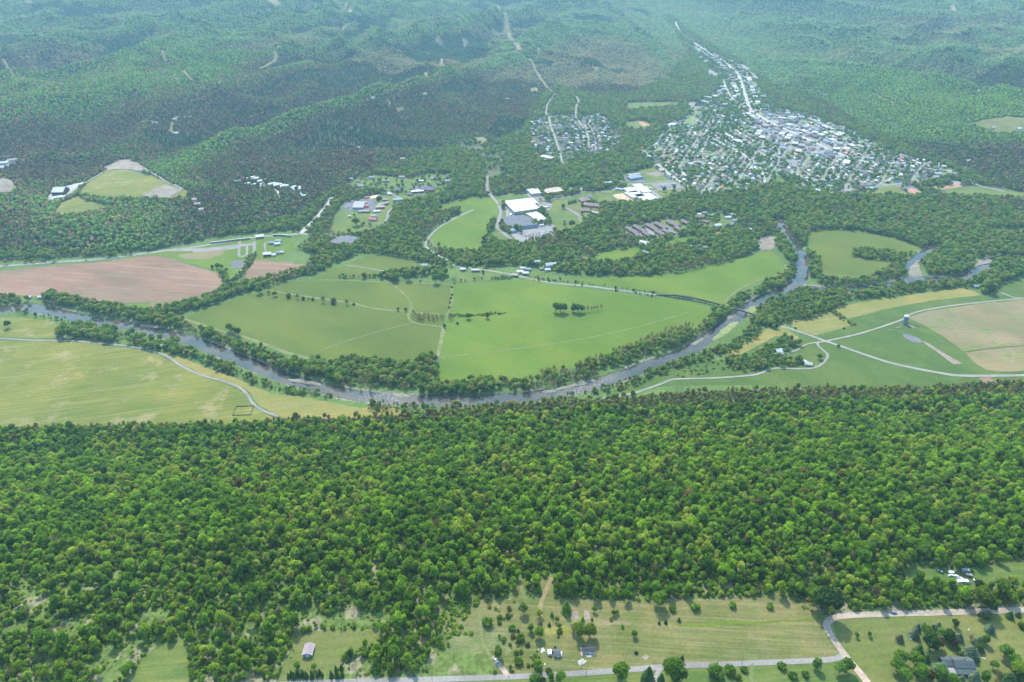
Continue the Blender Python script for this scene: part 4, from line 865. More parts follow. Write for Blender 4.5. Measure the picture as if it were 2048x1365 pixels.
building('shed', [(1052, 386), (1062, 385)], None, 14, 5, roof='white', wall='grey', label='small white roofed shed beside the square warehouse', cat='shed')
building('office', [(1095, 392), (1131, 386)], None, 34, 7, roof='tan', wall='brick', kind='flat', label='long pinkish brown flat roofed block on a lawn by the lane', cat='office')
building('nursing_home', [(1166, 414), (1198, 417)], None, 20, 5, roof='brown', wall='brick', kind='hip', label='long brown roofed nursing home wing', cat='building')
building('nursing_home', (1170, 403), 30, 26, 6, 20, 'brown', 'brick', 'hip', label='broad brown hipped centre block of the nursing home', cat='building')
building('church', (1178, 400), 16, 10, 9, 70, 'pale grey', 'white', 'gable', 5, label='grey roofed church behind the brown nursing home', cat='church')
building('lodge', (1170, 423), 22, 14, 4, -10, 'brown', 'brick', 'hip', label='low brown hipped lodge in front of the nursing home', cat='building')
building('lodge', (1192, 428), 26, 10, 4, -30, 'tan', 'brick', 'gable', label='tan roofed lodge at the tree line below the nursing home', cat='building')
building('house', (1218, 405), 12, 9, 4, 0, 'brown', 'white', label='small brown roofed house on the lawn by the sandy lot', cat='house')
# --- school
for i, (p, d, h) in enumerate((([(1257, 390), (1281, 388)], 40, 6), ([(1266, 400), (1290, 396)], 46, 6), ([(1286, 391), (1303, 389)], 70, 8), ([(1285, 406), (1316, 402)], 50, 6))):
    building('school_block', p, None, d, h, roof='white', wall='cream', kind='flat', noun='white flat roofed block', place='of the school beside the sandy lot', cat='school')
building('college_block', [(1262, 362), (1286, 358)], None, 24, 6, roof='blue grey', wall='blue', kind='flat', label='blue grey flat roofed block with a paved surround above the school', cat='building')
building('college_block', (1268, 353), 40, 14, 6, 18, 'pale grey', 'dark', 'flat', label='grey courtyard block behind the blue grey school building', cat='building')
building('shop', [(1213, 374), (1228, 371)], None, 22, 5, roof='white', wall='brick', label='white roofed shop on a paved plot left of the school', cat='shop')
building('shop', (1208, 369), 22, 16, 5, 10, 'brown', 'brick', 'hip', label='brown roofed building behind the white roofed shop', cat='shop')
building('shop', (1240, 367), 22, 14, 5, 10, 'brown', 'brick', 'hip', label='brown roofed house between shop and blue grey block', cat='shop')
for x_, y_ in ((1236, 380), (1243, 381), (1290, 377), (1298, 379)): building('shed', (x_, y_), 14, 7, 4, 8, 'white', 'white', noun='small white portable building', place='beside the school', cat='shed', win=False)
building('office', (1366, 386), 34, 16, 5, 5, 'brown', 'brick', 'hip', label='brown hip roofed office right of the school car park', cat='office')
# --- apartments
qz = zo(1250, 420, 8.19)
for i, (x_, y_, L_) in enumerate(((115, 370, 46), (240, 340, 46), (440, 315, 42), (590, 290, 42), (790, 260, 44), (250, 465, 30), (370, 432, 30), (575, 408, 32), (690, 388, 30), (905, 355, 36), (985, 230, 26))):
    building('apartment_block', qz([(x_, y_)])[0], L_, 13, 6, -62, 'mauve', 'brick', 'gable', 3, noun='brown gabled apartment block', place='in the %s row of the estate' % ('back' if y_ < 300 or i < 5 else 'front'), cat='apartment block', group='apartment blocks on the estate above the river')
building('motel', [(1386, 440), (1409, 438)], None, 14, 5, roof='brown', wall='cream', label='long brown roofed block above the apartment estate', cat='building')
building('barn', (1289, 490), 22, 17, 6, -32, 'white', 'grey', 'gable', 4, label='white roofed barn standing at the edge of the sloping field', cat='barn')
building('barn', (1292, 510), 22, 10, 5, -55, 'pale grey', 'wood', 'gable', 4, label='weathered grey roofed barn below the white barn', cat='barn')
building('house', (1360, 503), 18, 11, 4, 10, 'red', 'white', label='red roofed house on the terrace above the river field', cat='house')
# --- hop scattered houses (px, L, W, yaw, roof, wall)
def cluster(place, items, group, cat='house', names='house'):
    for (x_, y_, L_, W_, yw, rf, wl) in items: building(names, (x_, y_), L_, W_, 4.2, yw, rf, wl, 'gable', noun='%s roofed %s' % (rf, names.replace('_', ' ')), place=place, cat=cat, group=group)
cluster('in the hamlet on the river terrace', [(1393, 465, 14, 10, 20, 'white', 'white'), (1385, 496, 12, 5, -40, 'white', 'white'), (1395, 494, 14, 9, 0, 'mauve', 'grey'), (1408, 497, 13, 9, 0, 'pale grey', 'white'), (1326, 489, 9, 5, 10, 'white', 'white'), (1344, 501, 10, 8, 0, 'pale grey', 'grey'), (1412, 459, 14, 11, -20, 'pale grey', 'blue'), (1417, 468, 13, 10, 0, 'pale grey', 'grey'), (1436, 470, 14, 9, 60, 'red', 'cream'), (1434, 453, 18, 12, 20, 'white', 'white'), (1455, 453, 15, 10, 30, 'pale grey', 'white'), (1466, 450, 14, 10, 10, 'pale grey', 'grey'), (1470, 443, 16, 10, 10, 'green', 'white'), (1455, 437, 16, 10, 10, 'white', 'white'), (1421, 433, 14, 10, 10, 'pale grey', 'blue'), (1408, 428, 12, 9, 0, 'pale grey', 'grey'), (1464, 432, 14, 10, -30, 'white', 'white'), (1497, 461, 12, 9, 0, 'white', 'white'), (1500, 452, 12, 9, 0, 'pale grey', 'grey'), (1518, 451, 14, 10, 0, 'white', 'cream'), (1412, 446, 14, 9, -40, 'brown', 'brick'), (1398, 431, 10, 9, 0, 'white', 'cream')], 'houses on the terrace')
cluster('by the railway crossing', [(1040, 546, 15, 10, 5, 'white', 'cream'), (1046, 539, 12, 7, 0, 'white', 'grey'), (1051, 549, 13, 9, 0, 'white', 'wood'), (1030, 553, 13, 9, -10, 'tan', 'wood'), (1056, 541, 12, 7, 0, 'green', 'grey'), (926, 541, 12, 9, 0, 'white', 'brick'), (951, 543, 17, 7, 0, 'white', 'brick')], 'buildings by the railway')
building('barn', (1073, 529), 15, 13, 6, 12, 'white', 'wood', 'gable', 4, label='white roofed red brown barn on the knoll above the railway', cat='barn')
building('farmhouse', (1097, 534), 16, 12, 6, 20, 'white', 'white', 'gable', 4, label='large white farmhouse on the knoll above the railway', cat='farmhouse', chimney=True)
cluster('on the knoll beside the farmhouse', [(1109, 530, 13, 7, 10, 'white', 'white'), (1126, 532, 11, 8, 0, 'white', 'cream'), (1095, 542, 12, 8, 10, 'white', 'white'), (1083, 540, 8, 6, 0, 'pale grey', 'grey')], 'outbuildings of the farmhouse', 'outbuilding', 'outbuilding')
building('cottage', (770, 546), 14, 7, 4, 0, 'white', 'white', label='white roofed cottage among big trees in the small left field', cat='cottage')
building('cottage', (849, 533), 14, 10, 4, 10, 'green', 'white', label='pale green roofed cottage half hidden by trees near the railway curve', cat='cottage')
# --- village at the left crossroads
building('barn', [(527, 515), (543, 513.5)], None, 14, 6, roof='white', wall='dark', label='white roofed barn with dark front above the ploughed field', cat='barn')
building('shed', (547, 512), 12, 9, 4, 0, 'white', 'white', label='low white shed adjoining the dark fronted barn', cat='shed')
cluster('beside the drive in the lawn village', [(545, 488, 15, 11, 0, 'blue grey', 'brick'), (555, 490, 13, 10, 20, 'white', 'blue'), (557, 484, 13, 9, 0, 'green', 'cream'), (556, 508, 9, 7, 0, 'pale grey', 'white'), (564, 507, 9, 7, 0, 'white', 'white'), (640, 499, 11, 6, -30, 'pale grey', 'grey'), (620, 491, 11, 6, -30, 'white', 'grey')], 'village houses')
building('factory', [(659, 491), (700, 499)], None, 52, 8, roof='dark grey', wall='dark', kind='flat', label='big dark flat roofed mill among the trees', cat='factory')
building('station', [(512, 479), (528, 477)], None, 14, 5, roof='white', wall='brick', label='white roofed station building beside the rail sidings', cat='station')
# --- roadside village
building('store', [(705, 419), (727, 419)], None, 46, 5, roof='pale grey', wall='blue', label='grey metal roofed store in the large asphalt car park', cat='store', kind='gable', rise=4)
building('kiosk', (731, 414), 15, 14, 4, 5, 'red', 'brick', 'hip', label='red roofed kiosk against the right side of the store', cat='kiosk')
building('motel', [(752, 419), (769, 418)], None, 14, 5, roof='tan', wall='brick', label='long brown roofed motel block right of the store', cat='motel')
building('motel', (765, 411), 34, 10, 5, 40, 'tan', 'brick', label='angled rear wing of the motel block', cat='motel')
building('office', [(823, 388), (848, 386)], None, 14, 5, roof='white', wall='dark', kind='flat', label='dark fronted office with white edged roof in the second car park', cat='office')
building('store', (856, 381), 38, 26, 6, -8, 'dark grey', 'brick', 'hip', label='dark hip roofed store in the second car park', cat='store')
building('diner', (795, 402), 24, 12, 5, 10, 'green', 'white', label='green roofed diner at the road junction', cat='diner')
building('farmhouse', (746, 441), 20, 12, 5, -15, 'red', 'white', label='red roofed white farmhouse inside the bend of the road', cat='farmhouse', chimney=True)
cluster('in the roadside village', [(795, 384, 20, 12, -10, 'dark grey', 'brick'), (801, 381, 16, 11, 10, 'dark grey', 'brick'), (767, 382, 14, 10, 0, 'brown', 'brick'), (702, 360, 13, 10, 0, 'pale grey', 'grey'), (722, 374, 16, 12, 10, 'blue grey', 'white'), (697, 371, 12, 9, 0, 'brown', 'brick'), (716, 364, 12, 9, 0, 'brown', 'cream'), (744, 357, 16, 11, 0, 'blue grey', 'grey'), (804, 356, 18, 9, 0, 'pale grey', 'white'), (841, 364, 20, 8, 0, 'white', 'white'), (772, 364, 18, 9, 0, 'pale grey', 'brick'), (867, 359, 16, 11, 0, 'pale grey', 'white'), (898, 353, 16, 11, 0, 'dark grey', 'brick'), (896, 364, 18, 14, 0, 'blue grey', 'grey'), (914, 378, 22, 14, -50, 'brown', 'cream'), (722, 425, 14, 10, 30, 'pale grey', 'grey'), (733, 425, 16, 9, 0, 'tan', 'brick'), (754, 425, 18, 9, 10, 'white', 'white'), (748, 434, 14, 9, 0, 'green', 'white'), (820, 391, 14, 11, 0, 'dark grey', 'brick'), (779, 390, 12, 9, 0, 'white', 'cream'), (699, 435, 7, 5, 20, 'white', 'white'), (770, 402, 14, 8, 0, 'pale grey', 'brick'), (735, 397, 14, 7, 10, 'red', 'white')], 'houses of the roadside village')
# --- landfill and hill buildings
building('depot', [(105, 393), (128, 392)], None, 34, 10, roof='white', wall='dark', label='tall white roofed depot at the foot of the grassy mound', cat='depot')
cluster('in the pale yard by the grassy mound', [(117, 397, 20, 12, 30, 'white', 'white'), (127, 396, 22, 8, 45, 'white', 'white'), (124, 378, 26, 8, 10, 'pale grey', 'white')], 'depot outbuildings', 'shed', 'shed')
cluster('in the clearing at the left edge', [(18, 317, 20, 14, 20, 'white', 'white'), (6, 328, 30, 12, 15, 'white', 'white'), (30, 322, 24, 12, 15, 'pale grey', 'cream'), (10, 337, 18, 10, 15, 'white', 'cream'), (67, 309, 16, 8, 0, 'white', 'white')], 'buildings in the clearing', 'building', 'building')
for x_, y_ in ((391, 401), (396, 410), (403, 421)): building('house', (x_, y_), 16, 10, 4, 20, 'tan', 'cream', noun='tan roofed house', place='on the brown wooded slope', cat='house')
for p in ((330, 158), (355, 161), (310, 249), (350, 241), (352, 269), (560, 100), (425, 77), (165, 73), (220, 118), (805, 320), (835, 322), (715, 298), (1000, 57), (1015, 200), (1165, 156), (1215, 137), (1380, 52), (1680, 82), (1728, 50), (1740, 75), (1800, 76), (1650, 192), (1710, 170), (1722, 178), (1760, 288), (1790, 250), (1870, 274), (1956, 184), (1630, 226), (1715, 208), (1935, 324), (1985, 258), (700, 20), (686, 22), (745, 198), (850, 190), (985, 52), (2036, 260), (660, 130), (600, 98)):
    building('house', p, 15, 10, 5, 20, ['white', 'tan', 'pale grey', 'tan'][int(p[0]) % 4], 'cream', noun='small %s roofed house' % ['white', 'tan', 'pale grey', 'tan'][int(p[0]) % 4], place='alone in the %s forest' % ('left hill' if p[0] < 640 else 'central hill' if p[0] < 1300 else 'right hill'), cat='house', win=False, group='lone houses in the hill forest')
# --- mobile homes on the wooded slope
for (x_, y_) in zo(400, 320)([(690, 258), (742, 272), (840, 296), (712, 358), (830, 380), (970, 340), (1015, 349), (1060, 357), (1105, 370), (1150, 374), (1252, 390), (1312, 398), (1340, 415), (620, 345)]):
    building('mobile_home', (x_, y_), 26, 8, 4, 48, 'white', 'white', 'gable', 1.2, noun='white mobile home', place='in the row on the wooded slope', cat='mobile home', group='mobile homes on the slope', win=False)
for (x_, y_) in zo(400, 320)([(1410, 478), (1412, 500), (490, 302)]): building('mobile_home', (x_, y_), 26, 8, 4, 2, 'white', 'white', 'gable', 1.2, noun='white mobile home lying crosswise', place='near the row on the slope', cat='mobile home', win=False)
# --- farm on the right
building('barn', (1557, 706), 13, 11, 5, 10, 'white', 'wood', 'gable', 3, label='white roofed barn among trees beside the river lane', cat='barn')
building('farmhouse', (1616, 731), 12, 8, 4, -15, 'white', 'cream', 'gable', 2.5, label='cream farmhouse with pale roof at the bend of the lane', cat='farmhouse')
cluster('beside the barn in the farm wood', [(1550, 713, 8, 6, 20, 'white', 'white'), (1562, 711, 8, 6, 0, 'pale grey', 'grey'), (1607, 725, 9, 4, -50, 'white', 'white'), (1612, 728, 6, 4, -40, 'white', 'white')], 'sheds of the river farm', 'shed', 'shed')
building('house', (1954, 575), 16, 8, 4, 0, 'green', 'white', label='green roofed house at the tree line beyond the gold field', cat='house')
cluster('beside the left reach of the river', [(82, 597, 9, 6, 10, 'white', 'white'), (60, 597, 8, 6, 10, 'white', 'white'), (326, 695, 8, 5, 0, 'white', 'white'), (572, 722, 6, 4, 0, 'white', 'white'), (228, 611, 8, 4, 0, 'white', 'white')], 'riverside cabins', 'cabin', 'cabin')
# --- silo with its ruined feed yard
sx, sy, sz = hit([(1808.5, 648)])[0]; sr = root('silo', sx, sy)
b = MB(); b.cyl((0, 0, -1), (0, 0, 16.5), 3.9, 3.9, 28)
for k in range(16): b.cyl((0, 0, .6+k), (0, 0, .72+k), 3.98, 3.98, 28)
b.build('shell', plain('silo_staves', (.26, .29, .34), .8, .25, scale=.8), sr)
bm = bmesh.new(); bmesh.ops.create_uvsphere(bm, u_segments=24, v_segments=12, radius=4.05); bmesh.ops.delete(bm, geom=[v for v in bm.verts if v.co.z < -.05], context='VERTS'); bmesh.ops.scale(bm, verts=bm.verts, vec=(1, 1, .62)); bmesh.ops.translate(bm, verts=bm.verts, vec=(0, 0, 16.5)); me = bpy.data.meshes.new('dome'); bm.to_mesh(me); bm.free(); me.materials.append(WHITE); obj('dome', me, sr)
MB().box((2.6, -3.9, 0), (1.0, 1.0, 15)).build('chute', ROOF['pale grey'], sr)
tag(sr, 'tall grey stave silo with a white dome beside the farm lane', 'silo'); BLD.append((sx, sy, 6))
for (x_, y_, L_, W_, h_, a_, m_, lb) in ((1818, 652, 22, 3.5, .9, -52, 'gravel', 'long concrete feed bunk running down from the silo'), (1823, 654, 9, 6, .8, -40, 'gravel', 'pale concrete slab at the lower end of the feed bunk'), (1826, 650, 22, 1.4, 1.4, -38, 'mud', 'dark ruined wall right of the feed bunk'), (1797, 656, 16, 3, 1.1, 14, 'mud', 'broken brown foundation left of the silo'), (1779, 660, 12, 2, .8, 6, 'mud', 'low rubble line farthest left of the silo'), (1801, 649, 5, 4, 1, 0, 'cobble', 'rubble heap at the foot of the silo')):
    c = hit([(x_, y_)])[0]; b = MB(); n = int(L_/2)
    for k in range(n): b.box((-L_/2+(k+.5)*2, random.uniform(-.3, .3), -.3), (1.95, W_*random.uniform(.7, 1), .3+h_*random.uniform(.5, 1)), 0)
    o = b.build('foundation', M[m_]); o.location = c; o.rotation_euler = (0, 0, R(a_)); tag(o, lb, 'foundation')
# --- railway: trestle, cars
TR = smooth_line(flat(r5([(1850, 498), (2048, 522)])+r6([(0, 512), (100, 527), (200, 549), (300, 577), (400, 605), (500, 640), (548, 655), (590, 672)])), 8)
cum = np.concatenate([[0], np.cumsum(np.linalg.norm(np.diff(TR, axis=0), axis=1))]); tot = cum[-1]
def tr_at(s_): return np.array([np.interp(s_, cum, TR[:, 0]), np.interp(s_, cum, TR[:, 1])])
br = root('railway_trestle', *tr_at(tot*.5), z=0); cx, cy = tr_at(tot*.5)
d = np.gradient(TR, axis=0); d /= np.linalg.norm(d, axis=1)[:, None]; nn = np.stack([-d[:, 1], d[:, 0]], 1); ZT = np.interp(cum, [0, 40, tot-40, tot], [.6, 5.6, 5.6, .6]); RUST = plain('rusty_steel', (.06, .042, .037), .8, .3); STONE = plain('stone_pier', (.30, .27, .23), .9, .25)
def strip(name, off, w_, z0, z1, mat):
    b = MB()
    for i in range(len(TR)-1):
        q = []
        for j, sg in ((i, -1), (i+1, -1), (i+1, 1), (i, 1)): p = TR[j]+nn[j]*(off+sg*w_/2); q.append((p[0]-cx, p[1]-cy, ZT[j]))
        A = [(x, y, z+z0) for x, y, z in q]; B = [(x, y, z+z1) for x, y, z in q]; b.quad(B if True else A); b.quad(A[::-1]); b.quad([A[0], A[1], B[1], B[0]]); b.quad([A[2], A[3], B[3], B[2]])
    return b.build(name, mat, br)
strip('deck', 0, 3.6, 0, .4, plain('dark_ties', (.05, .04, .038), .9, .3)); strip('girder', -1.9, .5, -1.7, .1, RUST); strip('girder', 1.9, .5, -1.7, .1, RUST); strip('rail', -.75, .14, .4, .58, ROOF['pale grey']); strip('rail', .75, .14, .4, .58, ROOF['pale grey'])
px_, py_, _ = project(TR[:, 0], TR[:, 1], ZT); s_ = 12
while s_ < tot-10:
    p = tr_at(s_); i = min(len(TR)-2, int(np.searchsorted(cum, s_))); a_ = math.atan2(d[i][1], d[i][0]); xx = project(p[0], p[1], 0)[0]; inr = xx > 1452
    z0 = float(T(p[0], p[1]))-.5; zt = float(np.interp(s_, cum, ZT))-1.7; b = MB()
    if inr: b.box((0, 0, z0), (2.4, 6.5, zt-z0), 0, .75)
    else:
        for q in (-1.6, 0, 1.6): b.cyl((0, q*1.3, z0), (0, q, zt), .22, .2, 6)
        b.box((0, 0, zt-.4), (.5, 4.4, .4))
    o = b.build('pier', STONE if inr else RUST, br); o.location = (p[0]-cx, p[1]-cy, 0); o.rotation_euler = (0, 0, a_); s_ += 19 if inr else 9
tag(br, 'long rusty railway trestle on piers crossing field and river', 'bridge')
def railcar(L_, roofc, wallc):
    rt = bpy.data.objects.new('railcar', None); C.objects.link(rt); b = MB(); b.box((0, 0, 1.1), (L_, 2.9, 2.5)); b.build('body', WALL[wallc], rt)
    b = MB(); [b.quad(q) for q in ()]
    for k in range(6):
        t0, t1 = math.pi*k/6, math.pi*(k+1)/6; y0, y1 = 1.5*math.cos(t0), 1.5*math.cos(t1); z0, z1 = 3.6+.6*math.sin(t0), 3.6+.6*math.sin(t1); b.quad([(L_/2, y0, z0), (L_/2, y1, z1), (-L_/2, y1, z1), (-L_/2, y0, z0)][::-1] if False else [(-L_/2, y0, z0), (L_/2, y0, z0), (L_/2, y1, z1), (-L_/2, y1, z1)])
    b.build('roof', ROOF[roofc], rt)
    b = MB(); b.box((0, -1.47, 2.2), (L_*.86, .08, .8)); b.box((0, 1.47, 2.2), (L_*.86, .08, .8)); b.build('window', GLASS, rt)
    for sg in (-1, 1):
        b = MB(); b.box((sg*L_*.36, 0, .55), (3.2, 2.2, .5)); 
        for q in (-1, 1):
            for u in (-1, 1): b.cyl((sg*L_*.36+q*1.1, u*.8, .5), (sg*L_*.36+q*1.1, u*1.0, .5), .5, .5, 10)
        b.build('bogie', DARKM, rt)
    return rt
def copy_tree(o, parent=None):
    c = o.copy(); C.objects.link(c); c.parent = parent
    for ch in o.children: copy_tree(ch, c)
    return c
def train(px, n, proto, noun, place, group, gap=1.1, first=False, L_=22):
    W = smooth_line(flat(px), 3); cm = np.concatenate([[0], np.cumsum(np.linalg.norm(np.diff(W, axis=0), axis=1))])
    for k in range(n):
        s0 = k*(L_+gap); 
        if s0+L_ > cm[-1]: break
        f = lambda s: np.array([np.interp(s, cm, W[:, 0]), np.interp(s, cm, W[:, 1])]); a, b_ = f(s0), f(s0+L_); m = (a+b_)/2
        o = proto if (first and k == 0) else copy_tree(proto); o.location = (m[0], m[1], float(T(m[0], m[1]))+.45); o.rotation_euler = (0, 0, math.atan2(b_[1]-a[1], b_[0]-a[0])); pend(o, noun, place, 'railcar', group); BLD.append((m[0], m[1], 8))
pr = railcar(22, 'white', 'dark')
train(r5([(505, 228), (530, 248), (560, 268), (590, 285), (612, 295), (640, 308)]), 5, pr, 'white roofed railcar', 'on the curved track below the hilltop field', 'train on the curved track', first=True)
train(zo(400, 320)([(140, 1150), (300, 1130), (500, 1105), (620, 1092), (700, 1085), (760, 1075)]), 9, pr, 'white roofed railcar', 'in the long siding left of the station', 'railcars parked in the siding')
train(qa([(660, 222), (760, 222), (850, 226), (905, 240)]), 3, pr, 'white roofed railcar', 'behind the lawn village by the crossroads', 'railcars behind the village')
# ---------------------------------------------------------------- town and suburb houses
HM = {}
def house_mesh(rf, wl, sz):
    k = (rf, wl, sz)
    if k not in HM:
        b = MB()
        if sz == 'block': b.box((0, 0, -1.5), (26, 18, 9), 0, skip='t').flat_roof(26, 18, 7.5, mi=1).box((4, 3, 8), (3, 3, 1.4), 2).box((-7, -2, 8), (2, 2, 1), 2); n = 6
        elif sz == 'big': b.box((0, 0, -1.5), (42, 20, 8), 0, skip='t').flat_roof(42, 20, 6.5, mi=1).box((9, 3, 7), (3, 3, 1.4), 2).box((-11, -2, 7), (3, 2, 1), 2); n = 8
        elif sz == 'long': b.gable_walls(19, 8.5, 3.4, 1.7, 0).gable_roof(19, 8.5, 3.4, 1.7, mi=1); n = 4
        else: b.gable_walls(12.5, 9.5, 5, 2.8, 0).gable_roof(12.5, 9.5, 5, 2.8, mi=1).box((3.5, -6.1, -1), (5, 3, 3.6), 0, skip='t'); b.quad([(.6, -7.9, 2.5), (6.4, -7.9, 2.5), (6.4, -4.7, 3.5), (.6, -4.7, 3.5)], 1).box((-3, 1, 6), (.9, .9, 2.6), 0) if False else b.quad([(.6, -7.9, 2.5), (6.4, -7.9, 2.5), (6.4, -4.7, 3.5), (.6, -4.7, 3.5)], 1); n = 3
        Lx, Wy, hh = {'block': (26, 18, 4), 'big': (42, 20, 3.4), 'long': (19, 8.5, 1.2), 'std': (12.5, 9.5, 3)}[sz]
        for i in range(n):
            for sg in (-1, 1):
                if sz == 'std' and sg < 0 and i == n-1: continue
                b.box((-Lx/2+(i+.5)*Lx/n, sg*(Wy/2+.03), hh), (1.5, .1, 1.5), 3)
        HM[k] = b.mesh('house', [WALL[wl], ROOF[rf], ROOF['pale grey'], GLASS])
    return HM[k]
RW = [('white', 'white'), ('white', 'cream'), ('white', 'brick'), ('pale grey', 'white'), ('pale grey', 'brick'), ('pale grey', 'grey'), ('dark grey', 'white'), ('dark grey', 'brick'), ('brown', 'cream'), ('brown', 'white'), ('red', 'white'), ('green', 'white'), ('blue grey', 'white'), ('tan', 'brick')]
RP = np.array([3, 2.5, 1.5, 6, 4, 4, 8, 8, 7, 7, 1.0, 1.4, 3, 6]); RP = RP/RP.sum()
cand = []; used = []
def ok(x, y, d):
    for a, b, c in used:
        if abs(a-x) < d+c and abs(b-y) < d+c and (a-x)**2+(b-y)**2 < (d+c)**2: return False
    return True
def along(L, poly, zone, spacing, off, size, prob=.92):
    cm = np.concatenate([[0], np.cumsum(np.linalg.norm(np.diff(L, axis=0), axis=1))]); s_ = spacing*.5
    while s_ < cm[-1]:
        p = np.array([np.interp(s_, cm, L[:, 0]), np.interp(s_, cm, L[:, 1])]); q = np.array([np.interp(s_+3, cm, L[:, 0]), np.interp(s_+3, cm, L[:, 1])]); dd = q-p; dd /= np.linalg.norm(dd)+1e-9; nv = np.array([-dd[1], dd[0]])
        for sg in (-1, 1):
            if random.random() < prob:
                for o_ in off:
                    c = p+nv*sg*(o_+random.uniform(-1.5, 1.5)); cand.append((c[0], c[1], math.atan2(dd[1], dd[0])+(math.pi if sg < 0 else 0), zone, size))
        s_ += spacing*random.uniform(.85, 1.2)
for L in STREETS: along(L, None, 'town', 17, (15, 38), None, .85)
for L, hw in [r for r in ROADS if r[0][:, 1].min() > 2150 and r[0][:, 1].max() < 3200 and -60 < r[0][:, 0].mean() < 420]: along(L, None, 'suburb', 20, (15, ), None, .85)
gx, gy = jgrid(0, 1500, 1900, 3300, 24)
for a, b in zip(gx, gy): cand.append((a, b, R(-38)+random.choice((0, math.pi/2)), 'any', None))
random.shuffle(cand); cand.sort(key=lambda c: c[3] == 'any')
cx_ = np.array([c[0] for c in cand]); cy_ = np.array([c[1] for c in cand]); inT = in_poly(cx_, cy_, TOWN); inS = in_poly(cx_, cy_, hit(SUBURB_PX)[:, :2]); inS2 = in_poly(cx_, cy_, hit(SUB2_PX)[:, :2]); ppx, ppy, _ = project(cx_, cy_, 0*cx_); inD = in_poly(ppx, ppy, DOWN_PX)
strp = (ppy < 215) & (ppx < 1530)
rdm = np.full(len(cand), 1e9)
for L, hw in ROADS:
    lo, hi = L.min(0)-60, L.max(0)+60; q = (cx_ > lo[0]) & (cx_ < hi[0]) & (cy_ > lo[1]) & (cy_ < hi[1])
    if q.any(): rdm[q] = np.minimum(rdm[q], dist_line(cx_[q], cy_[q], L)-hw)
grn = np.zeros(len(cand), bool)
for W_ in [c for c in CLEAR if 1500 < c[:, 1].mean() < 3400 and len(c) < 140 and np.ptp(c[:, 0]) < 260]: grn |= in_poly(cx_, cy_, W_)
HOUSES = []
for i, (x_, y_, a_, zn, _) in enumerate(cand):
    if not (inT[i] or inS[i] or inS2[i]): continue
    if grn[i] and not inD[i] and inT[i]: continue
    if zn == 'any' and (random.random() < .35): continue
    if inD[i] or strp[i]: sz = 'block' if random.random() < (.62 if inD[i] else .3) else ('big' if random.random() < (.3 if inD[i] else .55) else 'std')
    else: sz = 'big' if random.random() < .03 else ('long' if random.random() < .3 else 'std')
    rad = {'std': 6.6, 'long': 8, 'block': 13, 'big': 19}[sz]
    if rdm[i] < rad*.72 or not ok(x_, y_, rad): continue
    if any(abs(bx-x_) < br_+rad*.8 and abs(by-y_) < br_+rad*.8 for bx, by, br_ in BLD[:400]): continue
    used.append((x_, y_, rad)); rw = RW[rng.choice(len(RW), p=RP)]
    if sz in ('block', 'big') and rw[0] in ('red', 'brown', 'green', 'tan') and random.random() < .8: rw = ('white', 'brick') if random.random() < .6 else ('pale grey', 'cream')
    HOUSES.append((x_, y_, a_, sz, rw, 'suburb' if (inS[i] or inS2[i]) else 'town'))
for h_ in HOUSES: BLD.append((h_[0], h_[1], {'std': 6.8, 'long': 8, 'block': 12, 'big': 17}[h_[3]]))
HOUSES.sort(key=lambda h: (h[1]*cp+H*sp)/(3 if h[3] == 'big' else 1.8 if h[3] == 'block' else 1)); print('houses', len(HOUSES))
def zone(x, y, z):
    px, py, _ = project(x, y, 0)
    if z == 'suburb': return 'in the %s part of the hillside suburb' % ('far' if py < 262 else 'middle' if py < 292 else 'near') if px > 1050 else 'in the small settlement left of the suburb'
    return 'in the %s %s town quarter' % ('far' if py < 205 else 'middle' if py < 300 else 'near', 'left' if px < 1450 else 'central' if px < 1640 else 'right')
rest = MB(); pool = [WALL[k] for k in WALL]+[ROOF[k] for k in ROOF]; wk, rk = list(WALL), list(ROOF)
for i, (x_, y_, a_, sz, rw, z_) in enumerate(HOUSES):
    me = house_mesh(rw[0], rw[1], sz); z0 = float(T(x_, y_))
    if i < 285:
        nm = {'std': 'house', 'long': 'house', 'block': 'town_building', 'big': 'commercial_building'}[sz]; o = obj(nm, me); o.location = (x_, y_, z0); o.rotation_euler = (0, 0, a_)
        noun = {'std': '%s roofed house', 'long': 'long %s roofed bungalow', 'block': '%s flat roofed block', 'big': 'large %s flat roofed store'}[sz] % rw[0]
        pend(o, noun, zone(x_, y_, z_), 'house' if sz in ('std', 'long') else 'building', 'houses of the suburb' if z_ == 'suburb' else 'houses and buildings of the town')
    else:
        Mx = Matrix.Translation((x_, y_, z0)) @ Matrix.Rotation(a_, 4, 'Z'); mp = [wk.index(rw[1]), len(wk)+rk.index(rw[0]), len(wk)+rk.index('pale grey'), 0]
        for p in me.polygons:
            if p.material_index == 3: continue
            rest.quad([Mx @ me.vertices[v].co for v in p.vertices], mp[p.material_index])
if rest.V: o = rest.build('distant_houses', pool); tag(o, 'farthest houses of the town with pale and dark roofs', 'houses', kind='stuff')
